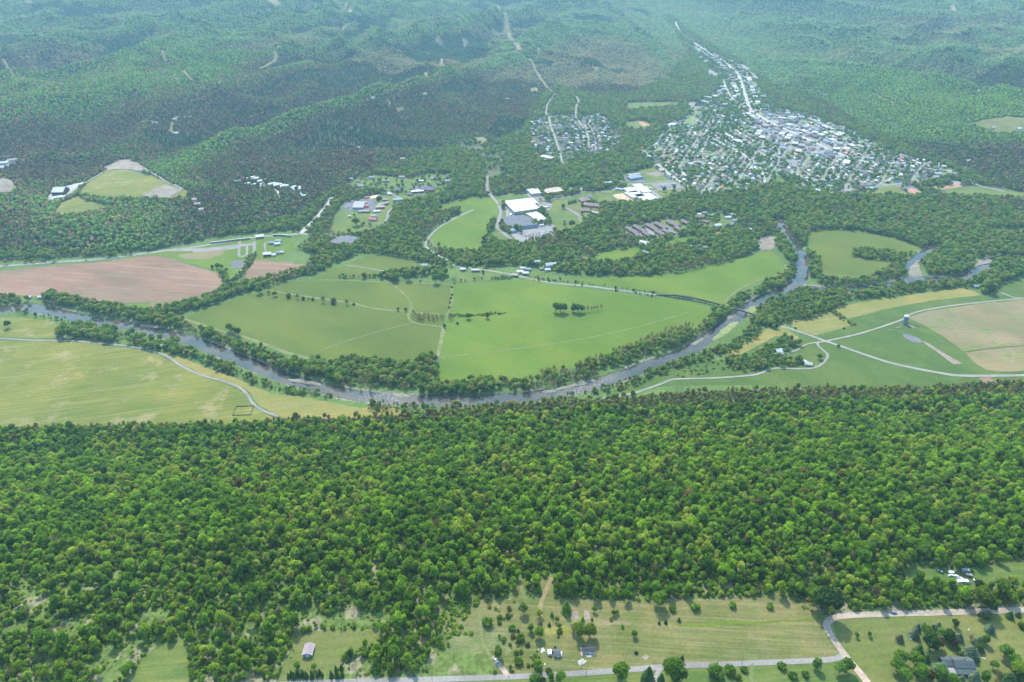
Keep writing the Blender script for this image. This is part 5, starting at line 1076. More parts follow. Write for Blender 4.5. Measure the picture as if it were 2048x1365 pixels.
# ---------------------------------------------------------------- cars
CARC = {'white': (.75, .75, .75), 'silver': (.45, .46, .48), 'black': (.03, .03, .035), 'red': (.35, .04, .03), 'blue': (.06, .12, .28), 'grey': (.2, .2, .21)}
CARM = {k: plain('car_paint_'+k, v, .3, .05, spec=.5) for k, v in CARC.items()}; CMESH = {}
def car_mesh(col):
    if col not in CMESH:
        b = MB(); b.box((0, 0, .35), (4.6, 1.85, .65), 0, .96); b.box((-.2, 0, 1.0), (2.7, 1.7, .55), 1, .8); b.box((-.2, 0, 1.56), (2.1, 1.34, .05), 0)
        for q in (-1.4, 1.4):
            for u in (-1, 1): b.cyl((q, u*.75, .34), (q, u*.95, .34), .34, .34, 8, 2)
        CMESH[col] = b.mesh('car', [CARM[col], GLASS, TYRE])
    return CMESH[col]
def lot(px, place, n, a_=None):
    W = hit(px)[:, :2]; e = W[1]-W[0]; a = math.atan2(e[1], e[0]) if a_ is None else R(a_); u = np.array([math.cos(a), math.sin(a)]); v = np.array([-u[1], u[0]]); c0 = W.mean(0); k = 0
    for r_ in range(-12, 13):
        for s_ in range(-30, 31):
            p = c0+u*s_*2.9+v*(r_*8.5+(random.random()-.5)*.4)
            if not in_poly(np.array([p[0]]), np.array([p[1]]), W)[0] or random.random() > .55 or k >= n: continue
            if any((bx-p[0])**2+(by-p[1])**2 < (br_+2)**2 for bx, by, br_ in BLD): continue
            cl = random.choice(['white', 'white', 'silver', 'silver', 'black', 'red', 'blue', 'grey', 'grey']); o = obj('parked_car', car_mesh(cl)); o.location = (p[0], p[1], float(T(*p))+.35); o.rotation_euler = (0, 0, a+math.pi/2+(math.pi if random.random() < .5 else 0)); k += 1
            pend(o, '%s car' % cl, 'parked in the %s' % place, 'car', 'cars parked in the '+place)
lot(q4([(560, 790), (760, 740), (980, 700), (1010, 800), (840, 850), (620, 900)]), 'factory car park', 46)
lot(q5([(990, 335), (1290, 300), (1400, 370), (1080, 400)]), 'school car park', 40)
lot(q4([(1180, 195), (1380, 160), (1410, 185), (1230, 225)]), 'office yard by the woods', 16)
lot(q5([(660, 1040), (880, 930), (1000, 1030), (880, 1080)]), 'apartment estate', 14, -60); lot(q5([(1160, 920), (1230, 920), (1320, 1020), (1200, 1050)]), 'right end of the apartment estate', 12, -60)
lot(q6([(320, 620), (440, 600), (430, 680), (320, 685)]), 'store car park', 8); lot(q6([(1270, 370), (1400, 360), (1400, 430), (1300, 430)]), 'second store car park', 8)
lot(q5([(900, 430), (1000, 440), (1160, 560), (1100, 570)]), 'school yard', 14)

def traffic(L, n, place, off=2.2):
    cm = np.concatenate([[0], np.cumsum(np.linalg.norm(np.diff(L, axis=0), axis=1))])
    for k in range(n):
        s_ = cm[-1]*(k+.2+.6*random.random())/n; p = np.array([np.interp(s_, cm, L[:, 0]), np.interp(s_, cm, L[:, 1])]); q = np.array([np.interp(s_+3, cm, L[:, 0]), np.interp(s_+3, cm, L[:, 1])]); d = q-p; d /= np.linalg.norm(d)+1e-9; sg = random.choice((-1, 1)); p = p+np.array([-d[1], d[0]])*off*sg
        cl = random.choice(['white', 'silver', 'black', 'red', 'grey', 'blue']); o = obj('car', car_mesh(cl)); o.location = (p[0], p[1], float(T(*p))+.75); o.rotation_euler = (0, 0, math.atan2(d[1], d[0])+(math.pi if sg > 0 else 0)); pend(o, '%s car' % cl, 'driving on the '+place, 'car', 'cars on the '+place)
traffic(wline(MAIN[2:]), 26, 'main street of the town', 3); traffic(wline([(0, 533), (110, 525), (200, 519), (300, 506), (345, 500), (400, 493), (470, 482), (520, 474), (570, 471), (600, 468)]), 10, 'highway below the dark wood')
traffic(wline([(684, 471), (722, 466), (748, 461), (764, 452), (773, 441), (778, 425), (786, 415), (798, 408), (813, 403), (842, 397), (870, 389)]), 5, 'curved road through the roadside village')
def semi(px, yaw, label):
    x, y, z = hit([px])[0]; rt = root('semi_trailer', x, y, R(yaw)); rt.location.z += .4; MB().box((0, 0, 1.1), (13, 2.6, 2.8)).build('body', WHITE, rt); MB().box((8.2, 0, .6), (2.6, 2.4, 2.6), 0, .9).build('cab', CARM['blue'], rt)
    for q in (-5, -3.8, 7.6):
        for u in (-1, 1): MB().cyl((q, u*1.0, .5), (q, u*1.3, .5), .5, .5, 8).build('wheel', TYRE, rt)
    tag(rt, label, 'truck')
semi(q4([(900, 455)])[0], 10, 'white semi trailer truck in the yard right of the long warehouses'); semi(q4([(420, 560)])[0], 70, 'white semi trailer truck parked left of the nearer long warehouse'); semi(q4([(840, 700)])[0], 20, 'white semi trailer truck beside the gabled white warehouse')

# ---------------------------------------------------------------- plant the woods
def make(x, y, kinds, pk, r, h, tint, rg=rng, z=None, rot=None):
    n = len(x); kk = np.array([KIND[k] for k in kinds])[rg.choice(len(kinds), n, p=np.array(pk)/sum(pk))]
    s = (r[0]+(r[1]-r[0])*rg.random(n)**1.3) if isinstance(r, tuple) else r; hh = s*(h[0]+(h[1]-h[0])*rg.random(n))
    return dict(x=x, y=y, z=(T(x, y)-.3 if z is None else z), kind=kk, rot=np.stack([0*x, 0*x, rg.random(n)*6.28], 1) if rot is None else rot, scl=np.stack([s, s, hh], 1), tint=tint)
def cat_(L): return {k: np.concatenate([p[k] for p in L]) for k in L[0]}
def sub(P, m): return {k: v[m] for k, v in P.items()}
BR = ['broad0', 'broad1', 'broad2', 'broad3']
# near forest on the slope below the drone
FPX_ = [(-260, 868), (0, 850), (200, 851), (400, 846), (560, 840), (700, 836), (800, 829), (1000, 812), (1200, 799), (1400, 785), (1700, 775), (2048, 766), (2300, 760), (2500, 1240), (2048, 1222), (1655, 1226), (1640, 1200), (1560, 1192), (1250, 1200), (1100, 1195), (1000, 1195), (900, 1200), (880, 1215), (900, 1290), (860, 1345), (700, 1356), (400, 1375), (0, 1400), (-420, 1420)]
FW = hit(FPX_)[:, :2]
x, y = jgrid(-1050, 1150, 300, 1030, 4.2); m = in_poly(x, y, FW); x, y = x[m], y[m]
m = ~blocked(x, y); x, y = x[m], y[m]; px, py, dp = project(x, y, T(x, y))
nz = fbm(x/45, y/45, 3, 101); nz2 = fbm(x/16, y/16, 2, 111); 
open_ = sst(1060, 1240, py)                                   # thinner, scrubbier wood near the lane
gap = (nz2 > .81-.12*open_*(px < 900)-.08*open_) ; keep = ~gap & (rng.random(len(x)) < 1-.08*open_)
gm = gap & (rng.random(len(x)) < .5); GX, GY = x[gm], y[gm]; x, y, px, py, nz, open_ = x[keep], y[keep], px[keep], py[keep], nz[keep], open_[keep]
n = len(x); small = rng.random(n) < .36+.42*open_
r = np.where(small, 1.4+1.5*rng.random(n), 2.4+2.0*rng.random(n)**1.4); kx = np.array([KIND[b] for b in BR])[rng.integers(0, 4, n)]
kx[small & (rng.random(n) < .45)] = KIND['shrub0']
ti = PAL['forest'][np.clip((nz*1.5-.25+.55*(rng.random(n)-.5))*8, 0, 7).astype(int)]*(.95+.45*rng.random((n, 1)))*[1.13, 1.04, .85]
br = ((px < 950) & (py > 1150) & (rng.random(n) < .75)) | ((py > 1150) & (rng.random(n) < .35)); ti[br] = tints(br.sum(), 'bright'); rd = (nz2[keep] > .66) & (rng.random(n) < .07); ti[rd] = tints(rd.sum(), 'red')
edge = (py < np.interp(px, [0, 560, 800, 1250, 2048], [868, 856, 850, 822, 795])); big = (~small) & (rng.random(n) < .10); r[big] = 4.3+1.7*rng.random(big.sum())
fr = edge & (rng.random(n) < .7); ti[fr] = np.array([.15, .145, .075])*(.7+.6*rng.random((fr.sum(), 1)))
b = (edge & (rng.random(n) < .3)) | (rng.random(n) < .045); kx[b] = KIND['bare0']; ti[b] = tints(b.sum(), 'bare')*.9; r[edge] *= .75
cn = (rng.random(n) < .04) & ~b; kx[cn] = KIND['cone0']; ti[cn] = tints(cn.sum(), 'cone'); r[cn] *= .6
hh = r*np.where(small, 2.1, 2.8+1.0*rng.random(n)); hh[cn] = r[cn]*4.2
NEAR = dict(x=x, y=y, z=T(x, y)-.3, kind=kx, rot=np.stack([.12*rng.normal(size=n), .12*rng.normal(size=n), rng.random(n)*6.28], 1), scl=np.stack([r, r, hh], 1), tint=ti)
print('near trees', n)
# scrub and young growth around the meadow
def poly_plants(px, s, kinds, pk, r, h, pal, dens=1.0, clear=False, cl=0, road=2.5):
    W = hit(px)[:, :2]; lo, hi = W.min(0), W.max(0); x, y = jgrid(lo[0], hi[0], lo[1], hi[1], s); m = in_poly(x, y, W); x, y = x[m], y[m]
    m = ~blocked(x, y, clear, road) & (rng.random(len(x)) < dens)
    if cl: m &= fbm(x/(s*3), y/(s*3), 2, 55) > cl
    x, y = x[m], y[m]; return make(x, y, kinds, pk, r, h, tints(len(x), pal))
SH = ['shrub0', 'shrub1']
SCRUB = cat_([make(GX, GY, ['shrub0', 'shrub1'], [1, 1], (.7, 1.9), (1.0, 1.6), np.where(rng.random((len(GX), 1)) < .6, tints(len(GX), 'scrub'), tints(len(GX), 'bright'))),
    poly_plants(rC([(700, 840), (760, 690), (1000, 640), (1330, 660), (1340, 760), (1500, 775), (1700, 795), (2200, 790), (2300, 900), (2048, 905), (1500, 928), (1200, 932), (960, 945), (880, 965), (800, 880)]), 4.6, SH+['broad1'], [2, 2, 1], (1.3, 3.3), (1.0, 1.7), 'scrub', .85, False, .36),
    poly_plants(rC([(1450, 640), (1560, 600), (2300, 560), (2300, 800), (2000, 700), (1700, 690), (1560, 690)]), 6, SH, [1, 1], (1.2, 3), (1.0, 1.5), 'scrub', .6, False, .45),
    poly_plants(rB([(560, 1000), (640, 850), (830, 850), (830, 920), (700, 1040), (790, 1060), (700, 1080), (560, 1100)]), 3.6, SH, [1, 1], (1.2, 2.6), (1.0, 1.6), 'bright', .8, False, .35),
    poly_plants(rB([(830, 850), (1060, 860), (1040, 960), (860, 1000)]), 5, SH, [1, 1], (1.0, 2.4), (1.0, 1.6), 'scrub', .55),
    poly_plants(rB([(930, 1080), (1110, 1060), (1180, 1180), (1180, 1290), (1000, 1290), (1010, 1170)]), 4.5, SH, [1, 1], (.9, 2.2), (1.0, 1.6), 'scrub', .5, False, .4),
    poly_plants(rB([(1230, 800), (1400, 700), (2048, 700), (2048, 860), (1700, 870), (1380, 862), (1260, 860)])+[], 4.4, SH+['broad0'], [2, 2, 1], (1.3, 2.8), (1.0, 1.8), 'scrub', .75, False, .3),
    poly_plants(rC([(0, 640), (400, 640), (760, 690), (800, 850), (560, 828), (0, 855)]), 4.4, SH+['broad0'], [2, 2, 1], (1.3, 2.8), (1.0, 1.8), 'scrub', .75, False, .3),
    poly_plants(rC([(700, 860), (800, 880), (830, 945), (760, 920)]), 4, SH, [1, 1], (1.2, 2.2), (.9, 1.3), 'scrub', .5)])
def line_trees(px, w, s, kinds, pk, r, h, pal, dens=1.0, road=1.5, bare=0.0):
    L = smooth_line(hit(px)[:, :2], 12); lo, hi = L.min(0)-w, L.max(0)+w; x, y = jgrid(lo[0], hi[0], lo[1], hi[1], s); m = dist_line(x, y, L) < w/2*(.75+.5*vnoise(x/30, y/30, 7)); x, y = x[m], y[m]
    m = ~blocked(x, y, False, road) & (rng.random(len(x)) < dens); x, y = x[m], y[m]; P = make(x, y, kinds, pk, r, h, tints(len(x), pal))
    q = rng.random(len(x)) < bare
    P['kind'][q] = KIND['bare0']+rng.integers(0, 2, q.sum()); P['tint'][q] = tints(q.sum(), 'bare'); return P
RV = [
 line_trees([(-200, 600)]+r4([(0, 522), (60, 530), (150, 545)]), 20, 8, BR, [1]*4, (3.5, 6), (2, 2.8), 'river', .8),
 line_trees(r4([(290, 508), (310, 520), (330, 545), (420, 545), (500, 562), (600, 585), (700, 605), (800, 625), (880, 640), (950, 650), (1010, 668)]), 32, 8.5, BR, [1]*4, (4.5, 7.5), (2, 2.7), 'river', .95, bare=.12),
 line_trees(r4([(950, 600), (1000, 590), (1080, 575), (1200, 548), (1300, 500), (1400, 470), (1500, 440)]), 40, 8.5, BR, [1]*4, (4.5, 7), (2, 2.6), 'river', .95, bare=.06),
 line_trees(r4([(1500, 455), (1600, 415), (1700, 385), (1830, 345)]), 34, 8.5, BR, [1]*4, (3.5, 6), (2, 2.7), 'river', .8, bare=.5),
 line_trees(r4([(1480, 272), (1440, 330), (1400, 390), (1340, 440)]), 15, 7, BR, [1]*4, (3, 5), (2, 2.6), 'river', .95),
 line_trees(r4([(1305, 370), (1325, 430), (1320, 470)]), 14, 7, BR, [1]*4, (3, 5), (2, 2.6), 'river', .95),
 line_trees(r4([(1080, 690), (1120, 705), (1180, 720)]), 18, 8, BR, [1]*4, (3.5, 5), (2.4, 3), 'river', .7, bare=.7),
 line_trees(r4([(1210, 740), (1270, 765), (1340, 790), (1420, 825), (1500, 850), (1600, 890), (1700, 915), (1780, 935)]), 30, 8.5, BR, [1]*4, (4.5, 6.8), (2, 2.8), 'river', .95, bare=.08),
 line_trees(r4([(1780, 940), (1860, 930), (1940, 970), (2010, 950)]), 45, 9, BR, [1]*4, (5, 7.5), (2.2, 2.9), 'river', .9, bare=.1),
 line_trees([(-200, 600)]+r4([(0, 570), (30, 590)]), 26, 8, BR, [1]*4, (4, 6.5), (2, 2.8), 'river', .9),
 line_trees(r4([(60, 600), (150, 600), (250, 625), (330, 645), (440, 660), (520, 655)]), 12, 7, BR, [1]*4, (2.5, 4.2), (2, 2.6), 'river', .55, bare=.6),
 line_trees(r4([(410, 720), (480, 715), (560, 730), (600, 740)]), 46, 9, BR, [1]*4, (5, 7.5), (2, 2.6), 'river', .95),
 line_trees(r4([(650, 740), (720, 755), (800, 765), (880, 780), (980, 795)]), 40, 10, BR, [1]*4, (4.5, 7), (2, 2.6), 'river', .7, bare=.12),
 line_trees(r4([(1000, 810), (1060, 835), (1130, 850), (1200, 880), (1290, 910), (1340, 935)]), 20, 8, BR, [1]*4, (3.8, 6), (2, 2.6), 'river', .9),
 line_trees(r4([(1340, 940), (1420, 970), (1500, 1005), (1600, 1035), (1700, 1062), (1800, 1065), (1900, 1085), (2048, 1110)]), 18, 7, BR+SH, [1]*6, (2.2, 4.6), (1.8, 2.6), 'river', .75, bare=.35),
 line_trees(r4([(20, 325), (90, 328), (160, 312), (225, 312), (275, 302), (345, 300)]), 14, 9, BR, [1]*4, (4, 6.5), (1.8, 2.4), 'river', .8),
 line_trees(r4([(640, 275), (700, 272), (760, 264)]), 16, 8, BR, [1]*4, (4, 6.5), (1.8, 2.4), 'river', .9),
 poly_plants(r5([(-40, 890), (0, 872), (150, 885), (300, 905), (430, 912), (480, 870), (570, 862), (582, 980), (530, 1012), (700, 1030), (830, 1000), (900, 992), (905, 1085), (700, 1085), (500, 1085), (420, 1040), (200, 1020), (0, 1020), (-80, 1000)]), 9, BR, [1]*4, (4.5, 7), (2.1, 2.8), 'river', .9),
 poly_plants(r5([(-40, 960), (150, 960), (420, 1000), (420, 1060), (300, 1060), (150, 1060), (0, 1050)]), 9, ['bare0', 'bare1'], [1]*2, (4, 6), (2.2, 2.8), 'bare', .6),
 line_trees(r5([(920, 1040), (1000, 1020), (1060, 1050), (1120, 1060)]), 30, 9, BR, [1]*4, (4, 6), (2.2, 2.8), 'river', .85, bare=.3),
 line_trees(r5([(1120, 1040), (1200, 1010), (1300, 975), (1440, 950), (1460, 960)]), 44, 8.5, BR, [1]*4, (3.5, 6), (2.2, 3), 'river', .8, bare=.7),
 line_trees(r5([(1450, 935), (1540, 905), (1640, 880), (1740, 845), (1840, 810), (1940, 780), (2048, 745)]), 34, 8.5, BR, [1]*4, (3.8, 6), (2.2, 2.9), 'river', .9, bare=.25),
 line_trees(r5([(1480, 890), (1600, 850), (1740, 800), (1880, 740), (2048, 690)]), 18, 7.5, ['bare0', 'bare1'], [1]*2, (3, 4.6), (2.4, 3.4), 'bare', .7),
 line_trees(r6([(0, 790), (60, 750), (120, 720), (180, 690)]), 30, 8, BR, [1]*4, (3, 5), (2.2, 3), 'river', .7, bare=.5),
 line_trees(r6([(215, 690), (250, 640), (290, 600)]), 30, 8.5, BR, [1]*4, (4.5, 6.5), (2.2, 2.8), 'river', .95),
 line_trees(r6([(340, 560), (400, 520), (450, 495), (510, 465), (560, 450)]), 22, 8, BR, [1]*4, (4, 6), (2, 2.6), 'river', .8, bare=.25),
 line_trees(r6([(580, 440), (640, 425), (700, 400), (715, 370)]), 40, 8.5, BR, [1]*4, (4.5, 6.5), (2, 2.6), 'river', .95, bare=.1),
 line_trees(r5([(1400, 1075), (1500, 1060), (1620, 1035), (1720, 1000), (1850, 960), (1960, 915), (2048, 885)]), 22, 7.5, BR+SH, [1]*6, (2.5, 4.5), (1.8, 2.6), 'river', .8, bare=.3),
 line_trees(r5([(200, 1150), (400, 1140), (600, 1125), (800, 1135), (1000, 1135), (1200, 1110), (1330, 1090)]), 34, 7.5, BR+SH, [1]*6, (2.5, 4.5), (1.8, 2.6), 'scrub', .85, bare=.35),
 line_trees(r6([(0, 905), (100, 880), (200, 850), (280, 825), (350, 800), (430, 750), (480, 710)]), 24, 7.5, BR+SH, [1]*6, (2.8, 5), (1.8, 2.6), 'river', .9, bare=.12),
 line_trees(r6([(490, 665), (530, 660), (570, 672)]), 30, 8.5, BR, [1]*4, (4.5, 6.5), (2, 2.6), 'river', .95),
 poly_plants(r6([(480, 575), (500, 520), (600, 490), (700, 470), (900, 475), (985, 490), (1005, 555), (920, 588), (780, 640), (640, 662), (560, 655), (490, 628)]), 7.6, BR, [1]*4, (3.4, 5.6), (2, 2.8), 'river', .97),
 line_trees(r6([(560, 480), (700, 468), (900, 478)]), 30, 7, ['bare0', 'bare1'], [1]*2, (3, 5), (2, 2.8), 'bare', .6),
 line_trees(r6([(900, 575), (950, 610), (1000, 645), (1040, 668)]), 12, 6.5, SH+['broad0'], [1]*3, (2.2, 3.6), (1.4, 2), 'river', .95),
 poly_plants(r6([(470, 850), (560, 790), (640, 745), (700, 775), (755, 790), (700, 830), (680, 845), (640, 850), (600, 870), (660, 880), (740, 890), (745, 905), (640, 922), (480, 940), (345, 945), (290, 880)]), 7.6, BR, [1]*4, (3.4, 5.6), (1.8, 2.5), 'river', .92),
 poly_plants(r6([(0, 960), (120, 900), (280, 880), (340, 940), (200, 960), (60, 985)]), 7, SH, [1]*2, (1.4, 3), (1, 1.5), 'scrub', .45),
 poly_plants(r6([(580, 195), (620, 170), (700, 60), (770, 90), (770, 230), (850, 300), (858, 390), (800, 400), (760, 380), (750, 300), (735, 240), (700, 190), (660, 190), (735, 300), (700, 325), (640, 270)]), 8.5, BR, [1]*4, (4.5, 7), (2, 2.7), 'river', .95),
 line_trees(r6([(880, 425), (1000, 425), (1120, 430), (1220, 400), (1300, 365), (1370, 330), (1430, 280), (1470, 250)]), 34, 8, BR, [1]*4, (3.8, 6), (2, 2.6), 'river', .9, bare=.25),
 poly_plants(r6([(1035, 245), (1100, 232), (1250, 245), (1350, 268), (1370, 290), (1300, 308), (1100, 288), (1040, 272)]), 7.5, BR, [1]*4, (3.6, 5.2), (2.2, 2.8), 'river', .95),
 poly_plants(r6([(1455, 310), (1530, 260), (1620, 250), (1750, 290), (1765, 330), (1700, 365), (1640, 385), (1500, 385), (1450, 350)]), 8.5, BR, [1]*4, (4.5, 7), (2, 2.6), 'river', .97),
 line_trees(r6([(960, 500), (1060, 505), (1180, 495), (1300, 475), (1450, 455), (1600, 440), (1720, 435)]), 34, 8, BR, [1]*4, (3.8, 6), (2, 2.6), 'river', .92, bare=.12),
 poly_plants(r6([(1740, 400), (1830, 380), (1870, 310), (2048, 300), (2300, 300), (2300, 400), (2048, 385), (1960, 420), (1890, 440), (1880, 490), (1810, 495), (1740, 430)]), 9, BR, [1]*4, (4.5, 7.5), (2, 2.6), 'river', .92),
 line_trees(r5([(1120, 405), (1300, 428), (1500, 450), (1700, 480), (1840, 500)]), 18, 7, BR+SH, [1]*6, (1.8, 3.2), (1.8, 2.6), 'hedge', .7, bare=.5),
 line_trees(r5([(640, 620), (720, 620), (800, 618), (860, 610), (960, 606)]), 9, 5.5, SH, [1]*2, (1.8, 3.2), (1.2, 1.6), 'river', .8),
 line_trees(r5([(440, 640), (520, 640), (620, 640)]), 24, 7, ['bare0', 'bare1'], [1]*2, (3, 4.5), (2.4, 3.2), 'bare', .6),
 line_trees(r5([(0, 398), (60, 395), (150, 390), (220, 392)]), 12, 7, BR, [1]*4, (2.5, 4.5), (1.8, 2.4), 'river', .8, bare=.3),
 line_trees(r5([(280, 395), (400, 385), (500, 380), (600, 385)]), 30, 9, BR, [1]*4, (5, 7.5), (2, 2.6), 'river', .75),
 line_trees(r5([(700, 420), (850, 405), (1000, 402)]), 9, 6, BR, [1]*4, (2, 3.5), (1.8, 2.4), 'river', .7, bare=.4),
 line_trees([(1350, 500), (1410, 488), (1450, 470)], 30, 8, BR, [1]*4, (4, 6), (1.8, 2.4), 'river', .85)]
RIVER_T = cat_(RV)
# default woodland on the valley's far terrace
NPX = [(-300, 545), (0, 520), (110, 518), (200, 512), (345, 492), (470, 470), (580, 462), (640, 462), (860, 500), (905, 528), (1010, 536), (1080, 536), (1130, 545), (1180, 552), (1300, 548), (1420, 535), (1480, 512), (1530, 500), (1560, 490), (1600, 560), (1850, 575), (1990, 560), (2300, 545), (2500, 330), (1400, 0), (600, 300), (-700, 400)]
NPX = [(-300, 545)]+[(0, 520), (110, 518), (200, 512), (345, 492), (470, 470), (580, 462), (625, 478), (590, 500), (640, 512), (560, 560), (640, 545), (720, 505), (790, 512), (860, 530), (905, 535), (1010, 533), (1080, 536), (1130, 548), (1250, 553), (1330, 551), (1420, 538), (1480, 515), (1530, 498), (1545, 470), (1600, 480), (1850, 500), (1990, 520), (2400, 545), (2600, 300), (1400, 0), (600, 250), (-700, 400)]
W = flat(NPX); x, y = jgrid(-1700, 2200, 1350, 5800, 9.2); m = in_poly(x, y, W) & ~in_poly(x, y, FOOTPOLY) & ~blocked(x, y, True, 3.5); x, y = x[m], y[m]; n = len(x); nz = fbm(x/90, y/90, 3, 121)
P = make(x, y, ['broad0', 'broad1', 'broad2', 'broad3', 'bare0', 'cone0'], [4, 4, 4, 3, .01, .5], (4, 6.8), (2, 2.7), tints(n, 'river'))
q = (nz > .60) & (rng.random(n) < .55); P['kind'][q] = KIND['bare0']+rng.integers(0, 2, q.sum()); P['tint'][q] = tints(q.sum(), 'bare')*.85
VALLEY = P; print('valley', n)
# town, suburb and yard trees
TT = []
for px, s, dn in ((TOWN_PX, 9, .55), (SUBURB_PX, 10.5, .42), (SUB2_PX, 11, .5), (HOPK_PX, 10, .5), (q6([(350, 360), (540, 230), (1200, 260), (1850, 200), (1800, 320), (1400, 500), (860, 450)]), 14, .3), (q6([(450, 720), (900, 700), (860, 860), (560, 960), (260, 960)]), 26, .3), (q5([(640, 900), (1480, 860), (1480, 960), (900, 1100)]), 16, .25), (q4([(1200, 400), (1660, 400), (1640, 560), (1400, 600)]), 13, .45)):
    Wp = hit(px)[:, :2]; lo, hi = Wp.min(0), Wp.max(0); x, y = jgrid(lo[0], hi[0], lo[1], hi[1], s); m = in_poly(x, y, Wp); x, y = x[m], y[m]
    dw = in_poly(*project(x, y, T(x, y))[:2], DOWN_PX) if px is TOWN_PX else np.zeros(len(x), bool)
    m = ~blocked(x, y, False, 1.5) & (rng.random(len(x)) < np.where(dw, dn*.22, dn)) & (fbm(x/60, y/60, 2, 5) > .33); x, y = x[m], y[m]; TT.append(make(x, y, BR+['cone0'], [2, 2, 2, 2, 1], (3.4, 7), (1.7, 2.3), tints(len(x), 'town')))
TOWN_T = cat_(TT); print('town trees', len(TOWN_T['x']))
# hills: single crowns on the near slopes, canopy patches beyond
x, y = jgrid(-2600, 2600, 1450, 3350, 9.0); m = (np.abs(x) < .78*(y+250)) & in_poly(x, y, FOOTPOLY) & ~blocked(x, y, True, 2); x, y = x[m], y[m]
def hill_tint(x, y, n, rg=rng):
    z = T(x, y); e = 18.; gx = (T(x+e, y)-z)/e; gy = (T(x, y+e)-z)/e; curv = (T(x+60, y)+T(x-60, y)+T(x, y+60)+T(x, y-60)-4*z)/60
    px, py, _ = project(x, y, z)
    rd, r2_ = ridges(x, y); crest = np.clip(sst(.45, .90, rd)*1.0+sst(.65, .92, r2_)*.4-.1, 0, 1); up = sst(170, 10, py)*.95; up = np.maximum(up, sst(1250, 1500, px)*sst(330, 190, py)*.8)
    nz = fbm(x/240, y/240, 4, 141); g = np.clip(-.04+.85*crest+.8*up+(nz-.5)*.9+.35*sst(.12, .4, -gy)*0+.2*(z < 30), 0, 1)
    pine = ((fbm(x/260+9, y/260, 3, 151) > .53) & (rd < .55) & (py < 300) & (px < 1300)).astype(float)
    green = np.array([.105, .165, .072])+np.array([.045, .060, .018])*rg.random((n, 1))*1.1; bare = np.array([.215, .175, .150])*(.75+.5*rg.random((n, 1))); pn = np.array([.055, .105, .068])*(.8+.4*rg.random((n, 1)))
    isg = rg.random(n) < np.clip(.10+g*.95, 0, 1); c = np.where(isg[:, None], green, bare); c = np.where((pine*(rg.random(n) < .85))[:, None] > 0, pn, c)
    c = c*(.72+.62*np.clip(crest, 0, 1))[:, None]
    return z, gx, gy, c, isg, pine, g
n = len(x); z, gx, gy, c, isg, pine, g = hill_tint(x, y, n)
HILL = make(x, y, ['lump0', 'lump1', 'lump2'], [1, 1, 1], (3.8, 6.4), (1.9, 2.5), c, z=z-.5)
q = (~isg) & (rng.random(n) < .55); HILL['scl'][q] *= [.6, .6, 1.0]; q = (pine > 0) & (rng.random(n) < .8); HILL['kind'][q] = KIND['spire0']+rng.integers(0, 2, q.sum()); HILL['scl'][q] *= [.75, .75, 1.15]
print('hill trees', n)
x, y = jgrid(-6800, 6800, 3300, 9000, 25.0); m = (np.abs(x) < .76*(y+250)) & in_poly(x, y, FOOTPOLY) & ~blocked(x, y, True, 19); x, y = x[m], y[m]; n = len(x)
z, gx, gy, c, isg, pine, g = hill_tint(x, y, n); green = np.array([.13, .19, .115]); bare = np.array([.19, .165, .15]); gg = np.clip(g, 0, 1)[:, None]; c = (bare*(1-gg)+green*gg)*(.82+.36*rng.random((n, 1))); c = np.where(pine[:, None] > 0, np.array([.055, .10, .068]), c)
FAR = dict(x=x, y=y, z=z-1.5, kind=KIND['patch0']+rng.integers(0, 3, n), rot=np.stack([np.arctan(gy), -np.arctan(gx), 0*x], 1), scl=np.stack([.95+.15*rng.random(n)]*2+[.8+.5*rng.random(n)], 1), tint=c)
print('far patches', n)

# ---------------------------------------------------------------- foreground: buildings
def fp(q, x, y): return q([(x, y)])[0]
m5 = zo(960, 1200); m6 = zo(1748, 1200); m4 = zo(560, 1200); m8 = zo(1800, 1100, 8.258)
# gabled shed on the lawn
x, y, z = hit([(618, 1304)])[0]; sh = root('shed', x, y, R(90), z)
L_, W_, h_, ri = 10, 7.2, 3.2, 1.7
MB().gable_walls(L_, W_, h_, ri).build('wall', WALL['blue'], sh); MB().gable_roof(L_, W_, h_, ri, .45, .2).build('roof', metal_roof('pinkish_metal_roof', (.33, .25, .25), 1.2), sh)
MB().box((-L_/2-.05, 0, 0), (.1, 2.8, 2.5)).build('door', WHITE, sh)
for sg in (-1, 1): MB().box((-.2, sg*(W_/2+.5), h_-.35), (L_+.9, .18, .22)).build('gutter', WHITE, sh); MB().box((-L_/2-.05, sg*2.5, 1.2), (.08, .8, 1)).build('window', GLASS, sh)
tag(sh, 'pinkish roofed blue grey gabled shed alone on the mown lawn', 'shed'); BLD.append((x, y, 6))
# cabin with grey roof, trailer beside
def small(name, px, L_, W_, h_, yaw, roofm, wallm, label, cat, rise=.9, ov=.3):
    x, y, z = hit([px])[0]; rt = root(name, x, y, R(yaw), z); MB().gable_walls(L_, W_, h_, rise).build('wall', wallm, rt); MB().gable_roof(L_, W_, h_, rise, ov, .15).build('roof', roofm, rt)
    MB().box((L_*.1, -W_/2-.04, 0), (1, .08, 2)).build('door', WHITE, rt); MB().box((-L_*.28, -W_/2-.04, 1.1), (1.1, .08, .8)).build('window', GLASS, rt); tag(rt, label, cat); BLD.append((x, y, max(L_, W_)*.6)); return rt
small('cabin', fp(m5, 1050, 745), 5.4, 6, 2.6, 0, ROOF['dark grey'], WALL['grey'], 'small cabin with a dark grey roof in the meadow', 'cabin')
small('workshop', fp(m5, 1480, 705), 10.5, 4.8, 2.8, -1, ROOF['black'], WALL['white'], 'black roofed workshop with white ends in the meadow', 'workshop', rise=.8)
